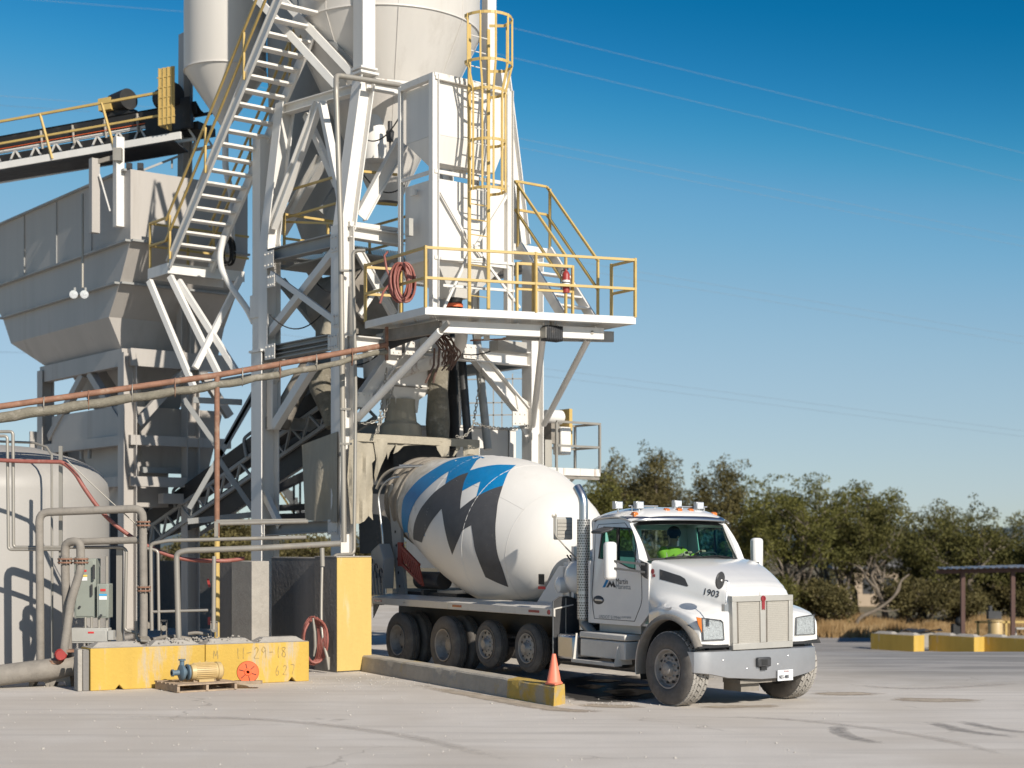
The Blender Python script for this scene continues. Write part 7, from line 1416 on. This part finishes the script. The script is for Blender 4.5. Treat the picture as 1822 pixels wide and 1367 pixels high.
# kerb and cone
k0, k1 = gr(640, 1194), gr(985, 1257); k2 = gr(1006, 1252)
ku = (k1-k0).normalized(); kn = (k2-k1).normalized()
kb = thing('concrete_kerb', 'long low worn concrete kerb beside the truck with a yellow painted end', 'kerb', tuple((k0+k1)/2)); rows = []
kw = (k2-k1).length; L_ = (k1-k0).length
for i in range(41):
    p = k0+ku*L_*i/40; j_ = .004*math.sin(i*1.7)+.003*math.sin(i*4.1); rows.append([p, p+ZZ*(.27+j_)+kn*.03, p+ZZ*(.295+j_)+kn*.06, p+kn*(kw-.03)+ZZ*(.295+j_*.5), p+kn*kw])
ps = MB().grid(rows); ps.add(rows[-1], [(0, 1, 2, 3, 4)]); cut = int(40*.80); 
MB().grid(rows[:cut+1]).build('kerb_body', M['kerb'], kb)
q = MB().grid(rows[cut:]); q.add(rows[-1], [(0, 1, 2, 3, 4)]); q.build('yellow_end', mat('worn_yellow_kerb', (.50, .33, .07), .85, var=.12, scale=3, dirt=(.36, .32, .26), damt=.52, dsc=2.2, bump=.5, bsc=16, dcon=.12), kb)
cn_ = thing('traffic_cone', 'faded orange traffic cone standing on the yellow end of the kerb', 'traffic cone', tuple(k1+kn*kw*.4-ku*.12+ZZ*.295)); cc = k1+kn*kw*.45-ku*.15+ZZ*.30
MB().lathe([(.03, .12), (.05, .105), (.45, .028), (.455, .001)], cc, ZZ, 32, ref=V(1, 0, 0)).build('cone', M['cone'], cn_); MB().box(cc+ZZ*.015, .30, .30, .03, (ku, kn, ZZ)).build('base', M['cone'], cn_, bev=.01)
# ---------------------------------------------------------------- vegetation
import numpy as np
def leaves(centres, radii, per, size, seed, squash=.62, droop=.2):
    rg = np.random.default_rng(seed); vs = []; 
    for c, r in zip(centres, radii):
        n = int(per*(r/.6)**2); d = rg.normal(size=(n, 3)); d /= np.linalg.norm(d, axis=1)[:, None]; rad = r*rg.uniform(.25, 1.0, n)**.55
        p = np.array(c)+d*rad[:, None]*np.array([1, 1, squash]); a = d+rg.normal(size=(n, 3))*.7+np.array([0, 0, droop]); a /= np.linalg.norm(a, axis=1)[:, None]
        b = np.cross(a, rg.normal(size=(n, 3))); b /= np.linalg.norm(b, axis=1)[:, None]+1e-9; s = size*rg.uniform(.6, 1.4, n)[:, None]
        vs.append(np.stack([p-b*s*.35, p+a*s*.5-b*s*.1, p+b*s*.35+a*s*.1, p-a*s*.5], 1).reshape(-1, 3))
    v = np.concatenate(vs); k = len(v)//4; me = bpy.data.meshes.new('crown'); me.vertices.add(len(v)); me.vertices.foreach_set('co', v.ravel()); me.loops.add(4*k); me.loops.foreach_set('vertex_index', np.arange(4*k)); me.polygons.add(k); me.polygons.foreach_set('loop_start', np.arange(0, 4*k, 4)); me.polygons.foreach_set('loop_total', np.full(k, 4)); me.update(calc_edges=True); return me
def tree(base, w_, h, seed, m, label, kind='juniper_tree', cat='tree', stems=2, clear=.3, peaks=None, clr=.62, size=.105, group='trees beyond the yard', per=115, dens=1.):
    rnd = random.Random(seed); t = thing(kind, label, cat, tuple(base), group=group); tb_ = MB(); tips = []
    def grow(p, d, L_, r, lvl):
        n = 4; pts = [p]; q = p.copy(); dd = d.copy()
        for i in range(n): dd = (dd+V(rnd.gauss(0, .16), rnd.gauss(0, .16), rnd.gauss(.04, .08))).normalized(); q = q+dd*L_/n; pts.append(q.copy())
        tb_.tube(pts, r, 7 if lvl < 2 else 5, rs=[r*(1-.5*i/n) for i in range(n+1)]); tips.append((pts[-1], lvl)); 
        if lvl >= 1: tips.append((pts[2], lvl))
        if lvl < 3:
            for k in range(3 if lvl else 3):
                i = rnd.choice((2, 3, 4)); a = rnd.uniform(0, 6.28); sp_ = rnd.uniform(.5, 1.0); nd = (dd*.7+V(math.cos(a)*sp_, math.sin(a)*sp_, rnd.uniform(0, .4))).normalized(); grow(pts[i], nd, L_*rnd.uniform(.55, .8), r*.5, lvl+1)
    for s in range(stems):
        a = rnd.uniform(0, 6.28); grow(V(rnd.uniform(-.2, .2), rnd.uniform(-.2, .2), -.1), V(math.cos(a)*.25, math.sin(a)*.25, 1).normalized(), h*.42, .055+.016*h, 0)
    xs = [abs(p.x) for p, _ in tips]+[abs(p.y) for p, _ in tips]; zs = [p.z for p, _ in tips]; fx = w_/2/max(.1, max(xs)); fz = h*.93/max(zs)
    tb_.v = [V(v.x*fx, v.y*fx, v.z*fz) for v in tb_.v]; tb_.build('trunk', M['bark'], t, local=True)
    cs = []; rs = []
    for p, l in tips:
        q = V(p.x*fx, p.y*fx, p.z*fz)
        if q.z > h*clear: cs.append(q+V(rnd.gauss(0, .2), rnd.gauss(0, .2), rnd.gauss(.05, .15))); rs.append(rnd.uniform(.35, clr))
    for k in range(int(25*dens*w_*h/30)):
        a = rnd.uniform(0, 6.28); z = rnd.uniform(clear, .97); prof_ = math.sin(math.pi*min(1, max(.05, (z-clear*.6)/(1.06-clear*.6))))**.6; rr = rnd.uniform(.45, 1)*prof_*w_/2; cs.append(V(math.cos(a)*rr, math.sin(a)*rr, z*h)); rs.append(rnd.uniform(.3, clr))
    for (dx, z) in (peaks or ()): 
        for j in range(4): cs.append(V(dx+rnd.gauss(0, .12), rnd.gauss(0, .2), z-j*.45)); rs.append(.30+.13*j)
    me = leaves(cs, rs, per, size, seed); me.materials.append(M[m]); o = bpy.data.objects.new('crown', me); COL.objects.link(o); o.parent = t
    return t
def tr(px, top, Y, w_, seed, m, label, **k):
    x = (px-CX)/FX*Y; z0 = gz(x, Y); zt_ = HH-(top-HY)/FX*Y; return tree(V(x, Y, z0), w_, zt_-z0, seed, m, label, **k)
tr(1066, 838, 72, 3.4, 21, 'leaf2', 'low rounded green tree directly behind the small platform and drum', clear=.2, stems=2)
tr(1150, 798, 78, 4.6, 22, 'leaf3', 'tallest brownish tree of the row, right above the truck exhaust and cab roof lights', peaks=((-1.6, 8.0), (0, 8.75), (1.3, 8.2)), clear=.25, stems=3)
tr(1100, 815, 80, 3.0, 27, 'leaf3', 'narrow brownish tree squeezed left of the tallest one', clear=.3, peaks=((0, 8.1),))
tr(1205, 832, 84, 4.4, 28, 'leaf3', 'brownish tree filling the gap behind the cab, lower than its neighbours', clear=.15)
tr(1272, 815, 77, 2.8, 23, 'leaf3', 'spiky narrow tree above the windshield of the truck', peaks=((-.8, 7.8), (.5, 8.2)), clear=.3)
tr(1325, 870, 82, 4.0, 29, 'leaf2', 'shorter tree between the spiky tree and the broad green one', clear=.15)
tr(1398, 840, 73, 6.4, 24, 'leaf2', 'broad spreading tree with bright green top and bare forked trunk behind the hood', clear=.42, stems=3)
tr(1488, 850, 77, 6.0, 25, 'leaf2', 'rounded green tree just right of the broad spreading one', clear=.45, stems=2)
tr(1530, 880, 84, 6.5, 30, 'leaf1', 'dark tree standing behind the broad and the rounded trees', clear=.2)
tr(1580, 890, 75, 5.6, 26, 'leaf1', 'middle-sized dark tree over the first yellow block', clear=.5, stems=2)
tr(1610, 892, 82, 7.2, 38, 'leaf1', 'wide dark tree filling the skyline between the middle-sized tree and the lower one', clear=.2)
tr(1640, 900, 80, 6.8, 31, 'leaf1', 'lower dark tree between the middle-sized tree and the twin-peaked one', clear=.3)
tr(1712, 902, 76, 6.2, 32, 'leaf1', 'dark twin-peaked tree above the shelter roof', clear=.35, peaks=((-.9, 6.0), (.5, 6.3)))
tr(1775, 915, 79, 6.0, 33, 'leaf1', 'dark tree at the right, above the right shelter post', clear=.3)
tr(1822, 935, 76, 5.6, 34, 'leaf1', 'dark tree cut by the right edge of the picture', clear=.25)
tr(1885, 940, 78, 5.4, 35, 'leaf1', 'dark tree just outside the right edge', clear=.2); tr(1980, 915, 80, 6.5, 36, 'leaf1', 'second dark tree outside the right edge', clear=.2); tr(2090, 930, 77, 6, 37, 'leaf2', 'olive tree well outside the right edge', clear=.2)
for i, (px, top, Y, w_, lbl) in enumerate(((1350, 1010, 71, 3.6, 'low bush behind the right mirror of the truck'), (1470, 1035, 72, 3.4, 'low bush right of the truck hood, at the edge of the dry grass'), (1630, 1030, 74, 4.0, 'bush behind the dark tarp'), (1700, 1040, 76, 4.2, 'bush behind the left shelter post'), (1770, 1035, 78, 4.6, 'bush behind the beige barrel'), (1830, 1040, 76, 3.6, 'bush behind the right shelter post'), (1420, 1020, 80, 4.4, 'bush behind the truck grille'), (1250, 1000, 76, 7, 'wide bush hidden mostly by the cab'), (1110, 960, 76, 6, 'wide bush behind the exhaust stack'))):
    tr(px, top, Y, w_, 50+i, 'leaf2' if i == 0 else 'leaf3', lbl, kind='bush', cat='bush', clear=.02, stems=3, clr=.6, group='bushes beyond the yard', per=80, dens=1.5)
for i, (px, top, Y, w_, lbl) in enumerate(((398, 905, 58, 2.6, 'sunlit shrub glimpsed between the bin leg and the rusty post'), (470, 918, 60, 2.4, 'sunlit shrub glimpsed left of the far left column'), (540, 950, 62, 3, 'shrub glimpsed under the canvas sheet'), (660, 940, 60, 3, 'shrub glimpsed below the rubber skirt'), (330, 950, 62, 3, 'shrub glimpsed behind the aggregate bin'))):
    tr(px, top, Y, w_, 80+i, 'leaf3', lbl, kind='shrub', cat='shrub', clear=.05, stems=3, group='shrubs behind the plant', per=60)
# bare pale trunk
dt = MB(); 
def T_(px, py, Y=71.5): return at(px, py, Y)
for l, r in (([(1470+50, 1122), (1530, 1100), (1560, 1085), (1590, 1062), (1603, 1035), (1618, 1022)], .10), ([(1590, 1062), (1600, 1050), (1604, 1032), (1612, 1028)], .05), ([(1560, 1085), (1580, 1088), (1600, 1085)], .04)):
    dt.tube(cat_rom([T_(*p) for p in l], 4), r, 8, rs=[r*(1-.7*i/((len(l)-1)*4)) for i in range((len(l)-1)*4+1)])
single(dt, 'dead_tree', M['bark'], 'bare pale trunk curving up to the right at the edge of the dry grass', 'tree')
# dry grass
def grass():
    rg = np.random.default_rng(4); n = 32000; Y = rg.uniform(66.5, 78, n); px = rg.uniform(980, 2150, n); x = (px-CX)/FX*Y; z = np.array([gz(a, b) for a, b in zip(x, Y)]); h = rg.uniform(.15, .55, n)*(1+.6*(np.sin(x*.9)+np.sin(x*2.3+1))*.5); w_ = .035; dx = rg.normal(0, .12, n)
    v = np.stack([np.stack([x-w_, Y, z], 1), np.stack([x+w_, Y, z], 1), np.stack([x+dx, Y+rg.normal(0, .1, n), z+h], 1)], 1).reshape(-1, 3); me = bpy.data.meshes.new('dry_grass'); me.from_pydata(v.tolist(), [], np.arange(3*n).reshape(-1, 3).tolist()); me.materials.append(M['straw']); o = bpy.data.objects.new('dry_grass', me); COL.objects.link(o); o['kind'] = 'stuff'; o['label'] = 'strip of dry straw-coloured grass along the far edge of the yard'
grass()
# ---------------------------------------------------------------- far side of the yard
def onz(px, Y): x = (px-CX)/FX*Y; return V(x, Y, gz(x, Y))
bu = V(.62, -.785, 0); 
for px, py, lbl in ((1549, 59.5, 'far yellow block at the left of the row, beside the dark tarp'), (1652, 58.5, 'far yellow block in the middle of the row, in front of the left shelter post'), (1742, 57.5, 'far yellow block at the right end of the row, under the beige barrel')):
    a = onz(px, py); jersey('yellow_block', a, a+bu*2.0, .60, .62, lbl, notch=(), knobs=2)
a = onz(1628, 60.5); single(MB().box(a+V(.3, 0, .3), .8, .6, .6), 'pale_block', M['conc'], 'pale concrete block between the far yellow blocks', 'concrete block', bev=.02)
b = MB().grid([[a+V(x, y, .66+.07*math.sin(x*5+y*3)) for x in (-.5, -.1, .3, .7, 1.1)] for y in (-.5, 0, .5)]); single(b, 'dark_tarp', M['dark'], 'dark tarp lying over the pale block between the far yellow blocks', 'tarp')
sh = thing('shelter', 'open rusty-posted shelter with a flat corrugated roof at the right edge', 'shelter', tuple(onz(1760, 61)))
ra, rb2 = at(1666, 1012, 60), at(1860, 1008, 60)
rows = [[ra.lerp(rb2, i/60)+V(max(0, y)*.28*(1-i/60), y, .03*math.sin(i*1.9)-.0*y) for i in range(61)] for y in (-.6, 3.2)]; MB().grid(rows).build('roof', M['shedroof'], sh); MB().bar(ra-ZZ*.12, rb2-ZZ*.12, .1, .16).build('roof_beam', M['shed'], sh)
for px in (1713, 1802): 
    for dy in (0, 2.6): p = onz(px, 60+dy); MB().bar(p, V(p.x, p.y, ra.z-.08), .15, .15, up=V(1, 0, 0)).build('post', M['shed'], sh)
p = onz(1771, 60.4); b = MB().lathe([(0, .26), (.02, .28), (.9, .28), (1.0, .24), (1.0, .30), (1.06, .30), (1.06, .001)], p, ZZ, 24, ref=V(1, 0, 0)); single(b, 'beige_barrel', M['motor'], 'beige upright barrel under the shelter', 'barrel')
b = MB(); b.box(p+V(-.05, 0, 1.25), .5, .3, .3); b.cyl(p+V(-.2, 0, 1.1), p+V(-.2, 0, 1.6), .08, 10); single(b, 'hand_pump', M['dark'], 'dark hand pump standing on the beige barrel', 'pump')
yr = MB()
for z in (.35, .95): yr.bar(onz(1735, 61)+ZZ*z, onz(1860, 61)+ZZ*z, .08, .08)
for px in (1740, 1790, 1845): yr.bar(onz(px, 61), onz(px, 61)+ZZ*1.0, .08, .08, up=V(1, 0, 0))
single(yr, 'yellow_railing', M['yel'], 'low yellow railing behind the beige barrel', 'railing')
p = onz(1703, 61.5); b = MB(); b.box(p+V(0, 0, .45), .4, .4, .8); b.sphere(p+V(.05, -.15, .95), .18, 10); single(b, 'dark_bin', M['black'], 'dark bin beside the left shelter post', 'bin')
b = MB(); p = onz(1817, 60.2); b.box(p+V(0, 0, .75), .5, .5, .05); b.bar(p+V(-.2, 0, 0), p+V(-.2, 0, .75), .05, .05, up=V(1, 0, 0)); b.bar(p+V(.2, 0, 0), p+V(.2, 0, .75), .05, .05, up=V(1, 0, 0)); single(b, 'small_table', M['boxgrey'], 'small pale table at the right edge under the shelter', 'table')
def house(px0, px1, top, Y, m, label, rh=1.2, d=6):
    a, c = onz(px0, Y), onz(px1, Y); zt_ = HH-(top-HY)/FX*Y; t = thing('house', label, 'house', tuple((a+c)/2), group='houses behind the trees')
    MB().bx(a.x, c.x, Y, Y+d, a.z-.2, zt_).build('wall', M[m], t)
    MB().add([V(a.x-.4, Y-.4, zt_), V(c.x+.4, Y-.4, zt_), V(c.x+.4, Y+d+.4, zt_), V(a.x-.4, Y+d+.4, zt_), V(a.x+.5, Y+d/2, zt_+rh), V(c.x-.5, Y+d/2, zt_+rh)], [(0, 1, 5, 4), (2, 3, 4, 5), (1, 2, 5), (3, 0, 4)]).build('roof', M['roofgrey'], t)
    for k in range(3): x = a.x+(c.x-a.x)*(k+.5)/3; MB().bx(x-.35, x+.35, Y-.03, Y-.005, zt_-1.6, zt_-.6).build('window', M['dark'], t)
house(1490, 1600, 1012, 100, 'wallbeige', 'beige house glimpsed between the trunks right of the truck'); house(1745, 1830, 1030, 115, 'wallbeige', 'beige house glimpsed behind the shelter')
house(1545, 1625, 1006, 145, 'tank', 'white-walled house showing above the beige one')
hb_ = MB(); xs = [x for x in range(-900, 1500, 30)]; hb_.grid([[V(x, Yh, (-4 if k == 0 else 3+10*(.5+.5*math.sin(x*.004+.4))+3*math.sin(x*.021)+1.2*math.sin(x*.06))) for x in xs] for k, Yh in enumerate((800, 950))])
hb_.grid([[V(x, Yh, (3+10*(.5+.5*math.sin(x*.004+.4))+3*math.sin(x*.021)+1.2*math.sin(x*.06)) if k == 0 else -4) for x in xs] for k, Yh in enumerate((950, 1100))])
o = hb_.build('hills', mat('wooded_hill', (.09, .12, .13), .95, var=.3, scale=.05)); o['kind'] = 'structure'
# power lines
WL = [((-40, -8), (340, 22)), ((-40, 168), (340, 196)), ((-40, 185), (120, 196)), ((880, 42), (1860, 282)), ((880, 95), (1860, 332)), ((880, 238), (1860, 432)), ((880, 254), (1860, 446)), ((1100, 478), (1860, 606)), ((1090, 490), (1860, 618)), ((960, 655), (1860, 772)), ((960, 668), (1860, 782)), ((-40, 626), (60, 628))]
lbl = ['power line crossing the top left corner', 'power line meeting the upper conveyor, upper of two', 'power line meeting the upper conveyor, lower of two', 'highest power line right of the ladder cage', 'second highest power line right of the ladder cage', 'upper power line of the pair level with the weigh boxes', 'lower power line of the pair level with the weigh boxes', 'upper power line of the pair right of the platform', 'lower power line of the pair right of the platform', 'upper power line of the lowest pair, above the trees', 'lower power line of the lowest pair, above the trees', 'short stretch of power line at the far left above the hose line']
for (a, c), lb3 in zip(WL, lbl): pa_, pc_ = at(*a, 95), at(*c, 110); pa_, pc_ = pa_+(pa_-pc_)*(.45 if a[0] > 0 else 2.5), pc_+(pc_-pa_)*(.6 if a[0] > 0 else .3); single(MB().tube(sag(pa_, pc_, .0, 24), .011, 5), 'power_line', M['cable'], lb3, 'power line', 'power lines')
